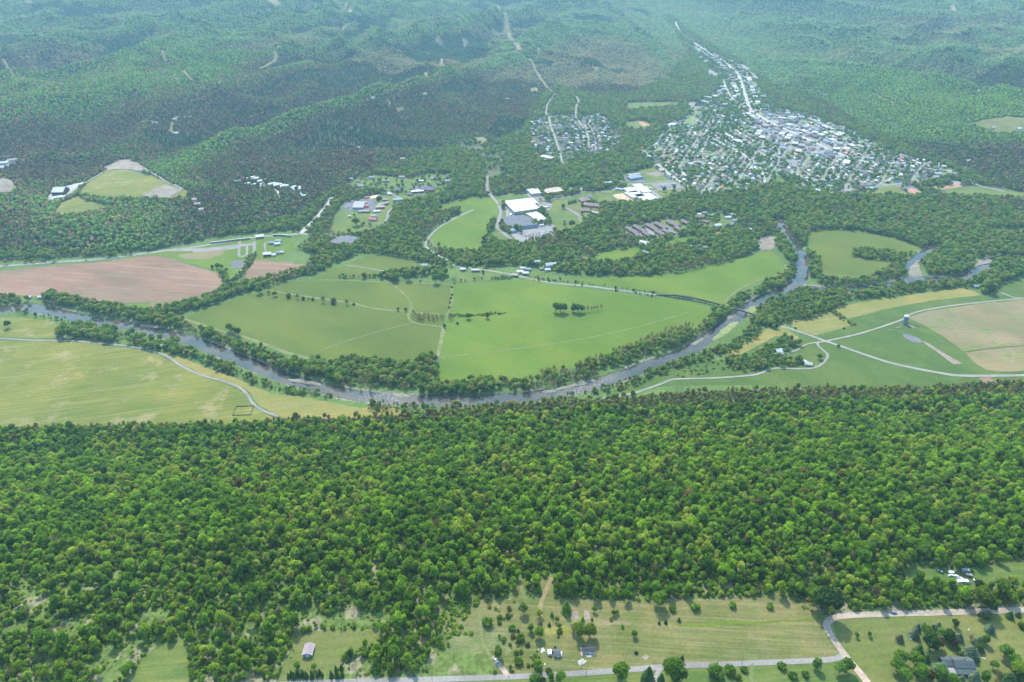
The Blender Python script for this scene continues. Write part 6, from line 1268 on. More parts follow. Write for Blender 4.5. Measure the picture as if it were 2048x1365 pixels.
def trailer(px, L_, W_, h_, yaw, label, cat='trailer', col=None, name='trailer', rounded=False):
    x, y, z = hit([px])[0]; rt = root(name, x, y, R(yaw), z); b = MB(); b.box((0, 0, .7), (L_, W_, h_*.78)); b.box((0, 0, .7+h_*.78), (L_, W_, h_*.12), 0, .94 if not rounded else .88); b.build('body', col or WHITE, rt)
    b = MB(); b.box((0, -W_/2-.03, .7+h_*.35), (L_*.5, .05, h_*.22)); b.build('window', GLASS, rt)
    for u in (-1, 1): MB().cyl((0, u*(W_/2-.3), .38), (0, u*(W_/2), .38), .38, .38, 10).build('wheel', TYRE, rt)
    MB().box((L_/2+.6, 0, .55), (1.3, .12, .12)).build('hitch', DARKM, rt); tag(rt, label, cat); BLD.append((x, y, L_*.55)); return rt
trailer(fp(m5, 950, 735), 3.2, 4.6, 2.4, 0, 'white box trailer parked left of the dark roofed cabin')
trailer(fp(m8, 1025, 545), 10, 3.2, 3.0, 0, 'long white camper with rounded ends in the scrubby clearing', 'camper', rounded=True, name='camper')
trailer(fp(m8, 1128, 440), 5.2, 2.6, 2.5, -18, 'pale blue grey box trailer nearest the bushes', col=ROOF['pale grey'])
trailer(fp(m8, 1070, 365), 6.5, 3.2, 3.0, -8, 'grey white box truck body behind the pale trailer', col=WALL['grey'])
trailer(fp(m8, 835, 390), 4.6, 2.4, 1.8, -12, 'small white camper left of the long camper', 'camper', name='camper')
def vehicle(px, yaw, col, label, kind='car', cat='car'):
    x, y, z = hit([px])[0]; rt = root({'car': 'car', 'pickup': 'pickup_truck', 'boat': 'boat'}[kind], x, y, R(yaw), z+.25)
    if kind == 'boat':
        b = MB(); b.quad([(-2, -1, .9), (2, -1, .9), (3.2, 0, 1.0), (2, 1, .9), (-2, 1, .9)]); b.quad([(-2, -1, .9), (-2, -.5, .2), (1.8, -.4, .2), (2, -1, .9)]); b.quad([(2, 1, .9), (1.8, .4, .2), (-2, .5, .2), (-2, 1, .9)]); b.quad([(2, -1, .9), (1.8, -.4, .2), (3.2, 0, 1.0)]); b.quad([(3.2, 0, 1), (1.8, .4, .2), (2, 1, .9)]); b.quad([(-2, 1, .9), (-2, .5, .2), (-2, -.5, .2), (-2, -1, .9)]); b.build('hull', CARM[col], rt); MB().box((-.2, 0, .9), (1.4, 1.2, .5), 0, .8).build('cabin', GLASS, rt)
    elif kind == 'pickup':
        b = MB(); b.box((0, 0, .5), (5.6, 1.95, .62), 0, .98); b.box((-1.75, -.9, 1.1), (2.1, .12, .4)); b.box((-1.75, .9, 1.1), (2.1, .12, .4)); b.box((-2.74, 0, 1.1), (.12, 1.9, .4)); b.build('body', CARM[col], rt)
        MB().box((.35, 0, 1.12), (2.0, 1.75, .62), 0, .82).build('window', GLASS, rt); MB().box((.35, 0, 1.75), (1.6, 1.42, .07)).build('cab_roof', CARM[col], rt); MB().box((-1.75, 0, .98), (1.9, 1.6, .16)).build('truck_bed', DARKM, rt)
    else:
        MB().box((0, 0, .32), (4.6, 1.85, .62), 0, .96).build('body', CARM[col], rt); MB().box((-.2, 0, .95), (2.7, 1.7, .52), 0, .8).build('window', GLASS, rt); MB().box((-.2, 0, 1.48), (2.1, 1.34, .05)).build('cab_roof', CARM[col], rt)
    if kind != 'boat':
        for q in (-1.55, 1.55):
            for u in (-1, 1): MB().cyl((q, u*.78, .34), (q, u*.99, .34), .36, .36, 12).build('wheel', TYRE, rt)
        for u in (-1, 1): MB().box(((2.8 if kind == 'pickup' else 2.28), u*.65, .65), (.08, .35, .18)).build('headlight', WHITE, rt)
    tag(rt, label, cat); BLD.append((x, y, 3.5)); return rt
vehicle(fp(m5, 210, 828), -58, 'white', 'white pickup truck parked on the dirt track at the meadow entrance', 'pickup', 'pickup truck')
vehicle(fp(rC, 1288, 944), 3, 'blue', 'dark blue car driving on the dirt road above the conifer garden')
vehicle(fp(m5, 1106, 748), 85, 'silver', 'silver car parked right of the dark roofed cabin')
vehicle(fp(m8, 830, 432), 10, 'white', 'white car among the junk below the small camper')
vehicle(fp(m8, 925, 442), -15, 'white', 'white car left of the long camper in the clearing')
vehicle(fp(m8, 985, 480), -25, 'white', 'white pickup behind the long camper', 'pickup', 'pickup truck')
vehicle(fp(m8, 1245, 515), -35, 'white', 'white boat hull lying by the dark bush', 'boat', 'boat')
vehicle(fp(m8, 650, 358), -30, 'silver', 'pale boat hull at the end of the brush pile', 'boat', 'boat')
def junk(px, n, r, mats, label, cat, s=(.5, 1.4)):
    x, y, z = hit([px])[0]; b = MB()
    for k in range(n):
        a_ = random.random()*6.28; d_ = r*random.random()**.7; w1, w2, hh = random.uniform(*s), random.uniform(*s), random.uniform(.2, .8); b.box((d_*math.cos(a_), d_*math.sin(a_)*.7, -.1), (w1, w2, hh+.1), k % len(mats), random.uniform(.6, 1))
    o = b.build('debris_pile', mats); o.location = (x, y, z); o['kind'] = 'stuff'; o['label'] = label; o['category'] = cat; return o
junk(fp(m5, 860, 692), 14, 4.0, [WHITE, CONC], 'scattered white scraps left of the box trailer', 'scrap')
junk(fp(m5, 1470, 747), 22, 4.6, [WHITE, CONC, ROOF['pale grey']], 'heap of white sheets in front of the black roofed workshop', 'scrap')
junk(fp(m5, 1395, 835), 8, 2.4, [WHITE, CONC], 'pale rubble on the bare circle below the workshop', 'rubble')
junk(fp(m8, 870, 370), 12, 3.2, [WHITE, CONC, WALL['grey']], 'white scrap pieces behind the small camper', 'scrap')
junk(fp(m8, 1150, 560), 8, 1.8, [WALL['wood'], DARKM], 'dark rusty scrap at the end of the long camper', 'scrap')
junk(fp(m5, 880, 880), 2, .6, [WHITE], 'single white scrap near the lane', 'scrap')
junk(fp(m6, 1290, 405), 5, 1.6, [CONC, WALL['grey']], 'pale stones in the lawn of the conifer garden', 'stones')
junk(fp(m6, 495, 535), 5, 1.4, [WALL['wood'], CONC], 'fire ring stones left of the dark conifers', 'stones')
junk(fp(m6, 1500, 795), 3, 1.2, [WHITE], 'white garden bench slabs right of the house', 'slabs')
# main house in the conifer garden
x, y, z = hit([fp(m6, 1185, 905)])[0]; hs = root('house', x, y, R(-3), z); GR = metal_roof('grey_green_metal_roof', (.085, .105, .10), 1.4)
MB().gable_walls(15.5, 9.5, 4.6, 2.6).build('wall', WALL['dark'], hs)
rf = MB().gable_roof(15.5, 9.5, 4.6, 2.6, .6, .22).build('roof', GR, hs)
for q in (1.5, 4.2): MB().box((q, -2.4, 6.0), (.5, .5, 1.0)).build('vent', DARKM, rf)
b = MB(); b.quad([(-8.3, -9.6, 2.75), (8.3, -9.6, 2.75), (8.3, -5.3, 4.15), (-8.3, -5.3, 4.15)]); b.quad([(-8.3, -9.6, 2.55), (-8.3, -5.3, 3.95), (8.3, -5.3, 3.95), (8.3, -9.6, 2.55)]); b.quad([(-8.3, -9.6, 2.55), (8.3, -9.6, 2.55), (8.3, -9.6, 2.75), (-8.3, -9.6, 2.75)])
b.build('porch_roof', GR, hs); b = MB(); b.box((0, -7.2, -.3), (15.5, 4.4, .7)); b.build('porch_deck', WALL['wood'], hs)
for q in (-7.6, -2.5, 2.5, 7.6): MB().box((q, -9.2, .3), (.25, .25, 2.4)).build('porch_post', WHITE, hs)
MB().box((0, -4.84, .3), (1.1, .1, 2.1)).build('door', WHITE, hs)
for q in (-5.5, -3, 3, 5.5): MB().box((q, -4.84, 1.2), (1.3, .1, 1.3)).build('window', GLASS, hs)
wg = MB(); wg2 = MB().gable_walls(9, 8, 3.6, 2.1)
o = wg2.build('wing_wall', WALL['dark'], hs); o.location = (-11.5, 1.2, 0); o = MB().gable_roof(8.4, 8, 3.6, 2.1, .5, .22).build('wing_roof', GR, hs); o.location = (-11.9, 1.2, 0)
MB().box((1.2, 1.6, 6.0), (.9, .9, 2.4)).build('chimney', WALL['brick'], rf)
tag(hs, 'dark brown house with grey green metal roof and porch amid conifers', 'house'); BLD.append((x, y, 9)); BLD.append((x-10, y, 6))
x, y, z = hit([fp(m6, 1040, 985)])[0]; cpt = root('carport', x, y, R(-3), z); MB().box((0, 0, 2.6), (6.2, 6.8, .18)).build('roof', ROOF['pale grey'], cpt)
for q in ((-2.8, -3.1), (2.8, -3.1), (-2.8, 3.1), (2.8, 3.1)): MB().box((q[0], q[1], -.2), (.18, .18, 2.8)).build('post', WOODP, cpt)
tag(cpt, 'flat pale roofed carport in front of the dark brown house', 'carport'); BLD.append((x, y, 4))
# utility poles
def pole(px, yaw, noun, place, h=10.5):
    x, y, z = hit([px])[0]; rt = root('utility_pole', x, y, R(yaw), z); MB().cyl((0, 0, -.5), (0, 0, h), .17, .11, 7).build('post', WOODP, rt); MB().box((0, 0, h-.9), (2.4, .12, .14)).build('crossarm', WOODP, rt)
    for q in (-1, 0, 1): MB().cyl((q, 0, h-.76), (q, 0, h-.5), .06, .04, 6).build('insulator', CONC, rt)
    pend(rt, noun, place, 'utility pole', 'utility poles along the lanes')
for p in (fp(rB, 100, 1346), fp(rB, 540, 1340), fp(rB, 988, 1322), fp(rB, 1440, 1308), fp(rC, 395, 1243), fp(rB, 1893, 1262), fp(rA, 1850, 1352)): pole(p, 88, 'wooden utility pole', 'beside the paved foreground lane')
for p in (fp(rC, 930, 990), fp(rC, 1345, 968), fp(rC, 1735, 950), fp(rC, 2020, 932)): pole(p, 88, 'wooden utility pole', 'beside the upper dirt road')
for p in (fp(rB, 1413, 1270),): pole(p, 88, 'short leaning pole', 'inside the meadow', 8)
for p in ((1925, 757), (2040, 753), (1757, 742), (1640, 752), (1560, 757), (1382, 759)): pole(p, 80, 'wooden utility pole', 'standing in the green valley pasture', 9)
# small fenced graveyard enclosure by the lane
x, y, z = hit([(487, 822)])[0]; fc = root('enclosure_fence', x, y, R(4), z); Wf, Df = 28, 24
for k in range(22):
    s_ = k/22*4; e_, f_ = int(s_), s_-int(s_); px_, py_ = [(-Wf/2+f_*Wf, -Df/2), (Wf/2, -Df/2+f_*Df), (Wf/2-f_*Wf, Df/2), (-Wf/2, Df/2-f_*Df)][e_]; MB().box((px_, py_, -.2), (.3, .3, 1.7)).build('post', WALL['dark'], fc)
for a_, b_, w1, w2 in ((0, -Df/2, Wf, .35), (0, Df/2, Wf, .35), (-Wf/2, 0, .35, Df), (Wf/2, 0, .35, Df)): MB().box((a_, b_, .3), (w1, w2, 1.0)).build('rail', plain('hedge_dark', (.04, .06, .03), .9) if a_ == 0 and b_ < 0 else WALL['dark'], fc)
tag(fc, 'square dark fenced enclosure in the hay field beside the lane', 'fence')
# ---------------------------------------------------------------- single trees
def tree(px, kind, r, h, tint, noun, place, cat='tree', name=None, base=True, group=None, z=None):
    x, y, zz = hit([px])[0]; nm = name or {'b': 'broadleaf_tree', 'c': 'conifer_tree', 's': 'shrub', 'x': 'bare_tree'}[kind]; k = {'b': 'broad%d' % random.randrange(4), 'c': 'cone%d' % random.randrange(2), 's': 'shrub%d' % random.randrange(2), 'x': 'bare%d' % random.randrange(2)}[kind]
    rt = root(nm, x, y, random.random()*6.28, zz-.1); rt.scale = (r, r, h); c = obj('foliage' if kind == 's' else 'crown', CROWN[k], rt); c['tint'] = [float(v)*random.uniform(.9, 1.15) for v in tint]; obj('trunk', TRUNK[k], rt)
    pend(rt, noun, place, cat, group); return rt
G1, G2, GB, DK, BL, PU, TN, PK = (.075, .14, .028), (.055, .105, .024), (.12, .19, .035), (.028, .055, .026), (.055, .085, .078), (.060, .028, .030), (.16, .14, .08), (.22, .13, .13)
GARD = 'in the garden of the dark brown house'
for (a, b, w_, k, col, nn_) in ((540, 490, 130, 'c', BL, 'blue green spruce'), (578, 400, 95, 'c', BL, 'blue green spruce'), (665, 380, 90, 'c', BL, 'blue green spruce'), (790, 395, 80, 'c', BL, 'blue green spruce'), (735, 420, 70, 'c', BL, 'blue green spruce'), (868, 375, 92, 'c', BL, 'blue green spruce'), (1088, 345, 95, 'b', DK, 'dark round tree'), (1150, 540, 105, 'c', BL, 'blue green spruce'), (1572, 420, 120, 'c', BL, 'blue green spruce'), (345, 545, 95, 'c', BL, 'blue green spruce'), (822, 500, 70, 'c', BL, 'blue green spruce'), (1408, 590, 110, 'c', BL, 'blue green spruce'),
        (590, 740, 150, 'c', DK, 'dark green spruce'), (705, 820, 95, 'c', DK, 'dark green spruce'), (1300, 760, 200, 'c', BL, 'blue green spruce'), (895, 980, 185, 'c', BL, 'blue green spruce'), (1465, 690, 70, 'c', BL, 'blue green spruce'), (1360, 1090, 140, 'c', BL, 'blue green spruce'), (1935, 820, 80, 'c', BL, 'blue green spruce'), (1845, 230, 95, 'c', DK, 'dark green spruce'), (1958, 215, 65, 'c', DK, 'dark green spruce'), (1435, 240, 85, 'b', DK, 'dark round tree'), (1820, 1110, 170, 'c', DK, 'dark green spruce'), (2010, 1090, 120, 'c', DK, 'dark green spruce'), (1170, 1130, 120, 'c', BL, 'blue green spruce'),
        (690, 490, 150, 'b', G2, 'green broadleaf tree'), (895, 490, 120, 'b', G1, 'green broadleaf tree'), (985, 550, 175, 'b', DK, 'dark round tree'), (750, 660, 200, 'b', DK, 'dark round tree'), (865, 640, 110, 'b', PU, 'purple leaved tree'), (1060, 620, 110, 'b', PU, 'purple leaved tree'), (1500, 580, 130, 'b', G2, 'green broadleaf tree'), (340, 830, 165, 'b', G1, 'green broadleaf tree'), (295, 955, 175, 'b', G1, 'green broadleaf tree'), (380, 1090, 165, 'b', G1, 'green broadleaf tree'), (550, 900, 180, 'b', G1, 'green broadleaf tree'), (600, 1050, 200, 'b', G1, 'green broadleaf tree'), (745, 1070, 110, 'b', PU, 'purple leaved tree'), (880, 1060, 175, 'b', G1, 'green broadleaf tree'), (1035, 1120, 130, 'b', G1, 'green broadleaf tree'),
        (1500, 1090, 140, 'b', G2, 'green broadleaf tree'), (1770, 760, 160, 'b', G1, 'green broadleaf tree'), (1885, 900, 160, 'b', G1, 'green broadleaf tree'), (1620, 920, 100, 'b', G1, 'green broadleaf tree'), (1920, 1000, 180, 'b', GB, 'bright yellow green tree'), (1410, 670, 90, 'b', G2, 'green broadleaf tree'), (1135, 650, 90, 's', G1, 'low green shrub'), (1175, 720, 70, 's', G1, 'low green shrub'), (1310, 820, 85, 's', G1, 'low green shrub'), (1545, 235, 130, 's', (.10, .13, .09), 'silvery spreading shrub'), (1310, 545, 110, 'x', PK, 'pink blossoming tree'), (315, 545, 95, 'x', TN, 'tan leafless tree'), (1690, 1030, 110, 'x', TN, 'tan leafless tree'), (2020, 370, 120, 's', G2, 'low green shrub'), (1140, 1180, 90, 'b', G2, 'green broadleaf tree'), (1650, 1130, 100, 'x', TN, 'tan leafless tree')):
    r_ = w_/6.827/2/2.05; h_ = r_*{'c': 2.35 if w_ < 160 else 1.8, 'b': 2.15, 's': 1.2, 'x': 2.0}[k]; r_ *= 1.05 if k == 'c' else .98
    tree(fp(m6, a, b+(8 if k == 'c' else 14)), k, r_, h_, col, nn_, GARD, 'shrub' if k == 's' else 'tree', group=None)
MEAD = 'in the rough meadow'
for (a, b, w_, k, col, nn_) in ((590, 175, 135, 'b', (.09, .12, .07), 'silvery green broadleaf tree'), (395, 120, 70, 's', (.09, .10, .06), 'brownish shrub'), (375, 225, 75, 's', G2, 'green shrub'), (265, 245, 75, 's', G2, 'green shrub'), (810, 215, 85, 'b', GB, 'bright yellow green tree'), (815, 310, 80, 's', (.10, .11, .08), 'brownish shrub'), (690, 420, 110, 'b', G1, 'green broadleaf tree'), (805, 500, 140, 'b', G1, 'green broadleaf tree'), (980, 215, 62, 'c', G2, 'small green conifer'), (1175, 150, 140, 'c', G2, 'large feathery conifer'), (1190, 240, 60, 'b', G1, 'green broadleaf tree'), (945, 350, 48, 'c', DK, 'small green conifer'), (1050, 290, 70, 'b', (.08, .10, .05), 'green broadleaf tree'), (1085, 370, 65, 'b', G1, 'green broadleaf tree'), (1085, 435, 80, 's', G2, 'green shrub'),
        (1400, 285, 62, 'c', G1, 'small green conifer'), (1530, 275, 36, 'c', DK, 'small green conifer'), (1560, 155, 75, 'b', G2, 'green broadleaf tree'), (1825, 200, 70, 'b', G2, 'green broadleaf tree'), (1872, 180, 60, 'b', G1, 'green broadleaf tree'), (1790, 270, 55, 's', G1, 'green shrub'), (1350, 500, 185, 'b', G1, 'green broadleaf tree'), (1500, 490, 165, 'b', G1, 'green broadleaf tree'), (1275, 430, 105, 'b', (.15, .17, .12), 'pale blossoming tree'), (1942, 370, 46, 'c', G1, 'small green conifer'), (1025, 660, 42, 'c', DK, 'small green conifer'), (995, 715, 30, 'c', DK, 'small green conifer'), (250, 780, 120, 'b', G2, 'green broadleaf tree'), (245, 690, 80, 'b', G1, 'green broadleaf tree'), (412, 610, 52, 's', (.08, .09, .06), 'brownish shrub'), (265, 515, 44, 'b', G2, 'green broadleaf tree'), (340, 535, 52, 's', G2, 'green shrub'),
        (545, 535, 120, 's', G2, 'green shrub'), (450, 500, 75, 's', (.10, .10, .07), 'brownish shrub'), (650, 620, 72, 's', (.06, .08, .06), 'brownish shrub'), (440, 390, 100, 's', G1, 'green shrub'), (520, 425, 42, 'c', DK, 'small green conifer'), (500, 730, 70, 's', G2, 'green shrub'), (560, 710, 60, 's', G1, 'green shrub'), (520, 860, 120, 's', G1, 'green shrub'), (415, 940, 62, 'b', G1, 'green broadleaf tree'), (450, 980, 36, 's', G2, 'green shrub'), (745, 780, 42, 'c', G2, 'small green conifer'), (790, 900, 130, 's', G1, 'green shrub'), (830, 985, 52, 'b', G2, 'green broadleaf tree'), (770, 960, 70, 'b', G2, 'green broadleaf tree'), (935, 985, 90, 's', (.08, .085, .06), 'brownish shrub'), (1070, 505, 36, 's', G2, 'green shrub'), (110, 320, 150, 's', G1, 'green shrub'), (265, 320, 60, 's', G2, 'green shrub'), (205, 985, 55, 's', G1, 'green shrub')):
    r_ = w_/6.827/2/2.08; h_ = r_*{'c': 3.0, 'b': 2.3, 's': 1.35, 'x': 2.0}[k]; r_ *= .95
    tree(fp(m5, a, b+8), k, r_, h_, col, nn_, MEAD, 'shrub' if k == 's' else 'tree')
for (a, b, w_, k, col, nn_, pl) in ((880, 940, 150, 'b', DK, 'dark broadleaf tree', 'at the bend of the dirt road'), (830, 900, 110, 'b', G2, 'green broadleaf tree', 'at the bend of the dirt road'), (675, 815, 70, 'b', G1, 'green broadleaf tree', 'at the top edge of the meadow'), (1860-680+0, 870, 0, 'b', G1, '', ''), (1790, 905, 115, 'b', G2, 'tall green broadleaf tree', 'in the scrub above the dirt road'), (1848, 925, 60, 'b', DK, 'tall green broadleaf tree', 'in the scrub above the dirt road'), (1900, 830, 95, 'b', G1, 'tall green broadleaf tree', 'in the scrub above the dirt road'), (1415, 770, 45, 's', DK, 'round dark bush', 'beside the junk clearing'), (1780, 780, 60, 's', DK, 'round dark bush', 'beside the junk clearing'), (1985, 750, 50, 's', DK, 'round dark bush', 'beside the junk clearing'), (1325, 655, 75, 'b', G1, 'green broadleaf tree', 'beside the junk clearing'),
        (240, 1300, 95, 's', G2, 'green bush', 'below the paved lane'), (330, 1285, 65, 's', G2, 'green bush', 'below the paved lane'), (410, 1275, 40, 's', G2, 'green bush', 'below the paved lane'), (630, 1258, 50, 's', G2, 'green bush', 'below the paved lane'), (828, 1262, 62, 'b', (.07, .12, .05), 'round green tree', 'below the paved lane'), (695, 1308, 48, 's', G2, 'green bush', 'below the paved lane'), (765, 1300, 45, 's', G2, 'green bush', 'below the paved lane'), (376, 1322, 36, 's', G2, 'green bush', 'below the paved lane'), (963, 1290, 65, 'b', (.08, .14, .06), 'round green tree', 'below the paved lane'), (1005, 1275, 70, 'b', G2, 'round green tree', 'below the paved lane'), (1065, 1078, 26, 'b', G2, 'tiny young tree', 'on the dry lawn left of the conifer garden'), (1140, 1072, 26, 'b', G2, 'tiny young tree', 'on the dry lawn left of the conifer garden'), (20, 1340, 90, 'b', DK, 'dark broadleaf tree', 'below the paved lane'), (45, 1210, 22, 's', DK, 'small dark bush', 'in the open right half of the meadow'), (28, 978, 16, 's', DK, 'small dark bush', 'in the open right half of the meadow'), (345, 900, 45, 's', G1, 'low green bush', 'in the open right half of the meadow'), (560, 905, 45, 's', G1, 'low green bush', 'in the open right half of the meadow'), (122, 912, 55, 's', G1, 'low green bush', 'in the open right half of the meadow')):
    if w_: r_ = w_/2.926/2/2.05; tree(fp(rC, a, b+4), k, r_*.95, r_*(2.3 if k == 'b' else 1.25), col, nn_, pl, 'shrub' if k == 's' else 'tree')
for (a, b, w_, k, col, nn_, pl) in ((1800, 1330, 75, 'c', DK, 'dark conifer', 'by the drive below the lane'), (1878, 1335, 42, 'c', DK, 'dark conifer', 'by the drive below the lane'), (1640, 1320, 95, 'b', G1, 'green broadleaf tree', 'by the drive below the lane'), (1640, 1290, 50, 's', PU, 'reddish bush', 'by the drive below the lane'), (1140, 1330, 60, 's', G2, 'green bush', 'below the lane near the frame bottom'), (1190, 1330, 30, 's', DK, 'green bush', 'below the lane near the frame bottom'), (1235, 1325, 45, 'b', G2, 'green tree', 'below the lane near the frame bottom'), (1290, 1340, 60, 'b', G1, 'green tree', 'below the lane near the frame bottom'), (1940, 1320, 120, 'b', G2, 'green broadleaf tree', 'by the drive below the lane'),
        (1860, 890, 85, 'b', G1, 'bright broadleaf tree', 'on the upper edge of the meadow'), (1945, 920, 45, 's', G2, 'green shrub', 'on the upper edge of the meadow'), (1905, 995, 22, 'c', DK, 'tiny dark conifer', 'along the dry strip of the meadow'), (1867, 1000, 18, 'c', DK, 'tiny dark conifer', 'along the dry strip of the meadow'), (1983, 985, 22, 'c', DK, 'tiny dark conifer', 'along the dry strip of the meadow'), (1733, 1175, 22, 's', DK, 'small dark shrub', 'on the open grass right of the workshop'), (2000, 1210, 26, 'c', DK, 'small dark conifer', 'on the open grass right of the workshop'), (1722, 1075, 36, 'b', G2, 'small green tree', 'on the open grass right of the workshop')):
    r_ = w_/2.926/2/2.1; tree(fp(rB, a, b+4), k, r_*.95, r_*(3 if k == 'c' else 2.2 if k == 'b' else 1.3), col, nn_, pl, 'shrub' if k == 's' else 'tree')
for (a, b, w_) in ((120, 1065, 45), (160, 1040, 50), (197, 1070, 55), (243, 1035, 55), (275, 1058, 45), (318, 1035, 58), (365, 1058, 58), (440, 1062, 66), (515, 1050, 45), (547, 1020, 52), (580, 1046, 42), (705, 1050, 58), (768, 975, 52), (785, 1056, 72), (842, 950, 50), (858, 1042, 50)):
    r_ = w_/6.827/2/2.15; tree(fp(m4, a, b), 'c', r_, 8.4*w_/55, DK, 'dark pointed conifer', 'in the evergreen row below the shed', 'conifer', group='evergreens in the row below the shed')
for (a, b, w_, nn_) in ((245, 940, 95, 'bright young tree'), (470, 950, 80, 'bright young tree')): r_ = w_/6.827/2/2.15; tree(fp(m4, a, b), 'b', r_, r_*2.2, G1, nn_, 'behind the evergreen row below the shed')
for (a, b) in ((222, 520), (182, 700), (150, 795)): tree(fp(m4, a, b), 's', .6, 1.3, DK, 'tiny dark bush', 'along the left edge of the shed lawn', 'shrub')
# valley trees that stand alone
for (px, k, r_, hf, col, nn_, pl) in [(fp(r4, 50, 690), 'b', 7, 2.2, G2, 'lone green tree', 'with long shadow in the far left hay field'), (fp(r4, 212, 625), 'b', 4.5, 2.0, DK, 'dark round tree', 'on the near bank of the left river reach'), (fp(r4, 1275, 345), 'b', 6.5, 1.9, G2, 'large round tree', 'at the tip of the ploughed field'), (fp(r4, 1245, 345), 'b', 5, 1.9, G2, 'large round tree', 'at the tip of the ploughed field'), (fp(r4, 1300, 345), 'b', 5, 1.9, G2, 'large round tree', 'at the tip of the ploughed field'),
        (fp(r4, 1345, 710), 'b', 7, 2.3, G2, 'big round tree', 'standing in the left green field'), (fp(r4, 1395, 735), 'b', 7, 2.2, DK, 'big round tree', 'standing in the left green field'), (fp(r4, 1370, 722), 'b', 6, 2.2, G2, 'big round tree', 'standing in the left green field'), (fp(r4, 1530, 800), 'b', 4.2, 2.1, G2, 'small round tree', 'at the edge of the left green field'), (fp(r4, 1552, 808), 's', 2.0, 1.4, DK, 'tiny dark bush', 'at the edge of the left green field'), (fp(r4, 1525, 490), 'b', 8, 2.0, G2, 'large round tree', 'at the start of the field hedgerow'),
        (fp(r6, 850, 875), 'b', 5.6, 1.9, G2, 'round green tree', 'inside the loop of the farm lane'), (fp(r6, 960, 806), 'b', 3.2, 1.8, DK, 'small round tree', 'beside the crossroads of the farm road'), (fp(r6, 1845, 490), 'b', 11, 1.9, DK, 'very large dark tree', 'at the right end of the gold field'), (fp(r6, 995, 697), 's', 2.2, 1.5, DK, 'small dark bush', 'at the corner of the gold field'), (fp(r6, 612, 385), 'b', 4.5, 2, G2, 'round green tree', 'at the upper corner of the river field'), (fp(r6, 710, 698), 's', 2.6, 1.6, DK, 'dark bush', 'beside the farm road below the trestle'),
        (fp(r5, 612, 690), 'b', 4.2, 1.9, DK, 'dark round tree', 'at the head of the straight field path'), (fp(r5, 430, 600), 's', 2.5, 1.5, DK, 'dark bush', 'beside the field track junction'), (fp(r5, 750, 638), 'b', 6, 2.0, G2, 'round green tree', 'in the scrubby strip of the green field'), (fp(r5, 862, 635), 'b', 6, 2.2, G2, 'round green tree', 'in the scrubby strip of the green field'), (fp(r5, 688, 668), 's', 3, 1.4, DK, 'dark bush', 'below the scrubby strip of the green field'), (fp(r5, 320, 420), 'b', 9, 1.9, G2, 'very large round tree', 'on the upper edge of the olive field'), (fp(r5, 400, 415), 'b', 9, 2.0, G2, 'very large round tree', 'on the upper edge of the olive field'), (fp(r5, 560, 430), 'b', 9, 2.3, G2, 'very large round tree', 'on the upper edge of the olive field'), (fp(r5, 470, 430), 'x', 5, 2.0, TN, 'leafless grey tree', 'on the upper edge of the olive field'), (fp(r5, 668, 425), 'x', 6.5, 1.8, TN, 'leafless grey tree', 'at the corner of the two green fields'), (fp(r5, 140, 400), 'b', 6, 2, G2, 'round green tree', 'below the small cottage field'), (fp(r5, 838, 375), 'b', 4.5, 1.9, DK, 'dark round tree', 'on the lawn between railway and fields'),
        (fp(q6, 500, 900), 'b', 11, 1.8, G2, 'large round tree', 'on the lawn inside the road bend'), (fp(q6, 600, 890), 'b', 4.5, 1.8, G2, 'small round tree', 'on the lawn inside the road bend'), (fp(q6, 470, 775), 'b', 4, 1.8, DK, 'dark round tree', 'on the lawn inside the road bend'), (fp(q6, 810, 595), 'b', 9, 2.2, DK, 'very large dark tree', 'behind the store car park'), (fp(q4, 1150, 800), 'b', 6, 1.9, PU, 'purple tree', 'at the lower end of the estate lawn'), (fp(q4, 1230, 800), 'b', 6, 2.0, PU, 'purple tree', 'at the lower end of the estate lawn'), (fp(q4, 1255, 720), 'b', 9, 2.0, G2, 'large green tree', 'on the estate lawn right of the factory'), (fp(q4, 1155, 660), 'b', 4, 1.6, G2, 'small tree', 'in the middle of the estate lawn'), (fp(q4, 1155, 695), 'b', 3.6, 1.6, DK, 'dark small tree', 'in the middle of the estate lawn'), (fp(q4, 1020, 785), 'b', 7, 1.9, G2, 'round green tree', 'at the right end of the factory car park'), (fp(q4, 560, 800), 'b', 6, 1.8, G2, 'round tree', 'in front of the factory'),
        (fp(q5, 1148, 435), 'b', 6.5, 2.2, DK, 'lone dark tree', 'on the lawn right of the school'), (fp(q5, 1282, 410), 'b', 7, 2.2, G2, 'lone green tree', 'on the lawn right of the school'), (fp(q5, 1282, 475), 'b', 6.5, 2.2, G2, 'lone green tree', 'on the lawn right of the school'), (fp(q5, 553, 600), 'b', 5.5, 2.2, G2, 'small round tree', 'below the sandy lot'), (fp(qu, 495, 1140), 'b', 9, 2.3, G2, 'lone large tree', 'on the bright lawn below the town'), (fp(qu, 495, 1180), 's', 2, 1.5, DK, 'dark bush', 'on the bright lawn below the town')]:
    tree(px, k, r_*.95, r_*hf, col, nn_, pl, 'shrub' if k == 's' else 'tree')
for i, (a, b, w_) in enumerate(((600, 1015, 55), (685, 1045, 75), (875, 1060, 75), (990, 1080, 90), (1075, 1090, 55), (1150, 1100, 50), (1200, 1100, 45), (1345, 1130, 115), (1490, 1140, 95), (1665, 1160, 95), (1760, 1165, 40))):
    tree(fp(qa, a, b), 'b' if i < 2 else 'x' if i % 2 else 's', w_/6.827/2*.98, w_/6.827/2*1.9, (.085, .085, .07) if i > 1 else G2, 'round grey brown tree' if i > 1 else 'round green tree', 'in the hedgerow between the olive fields', group='hedgerow between the olive fields')
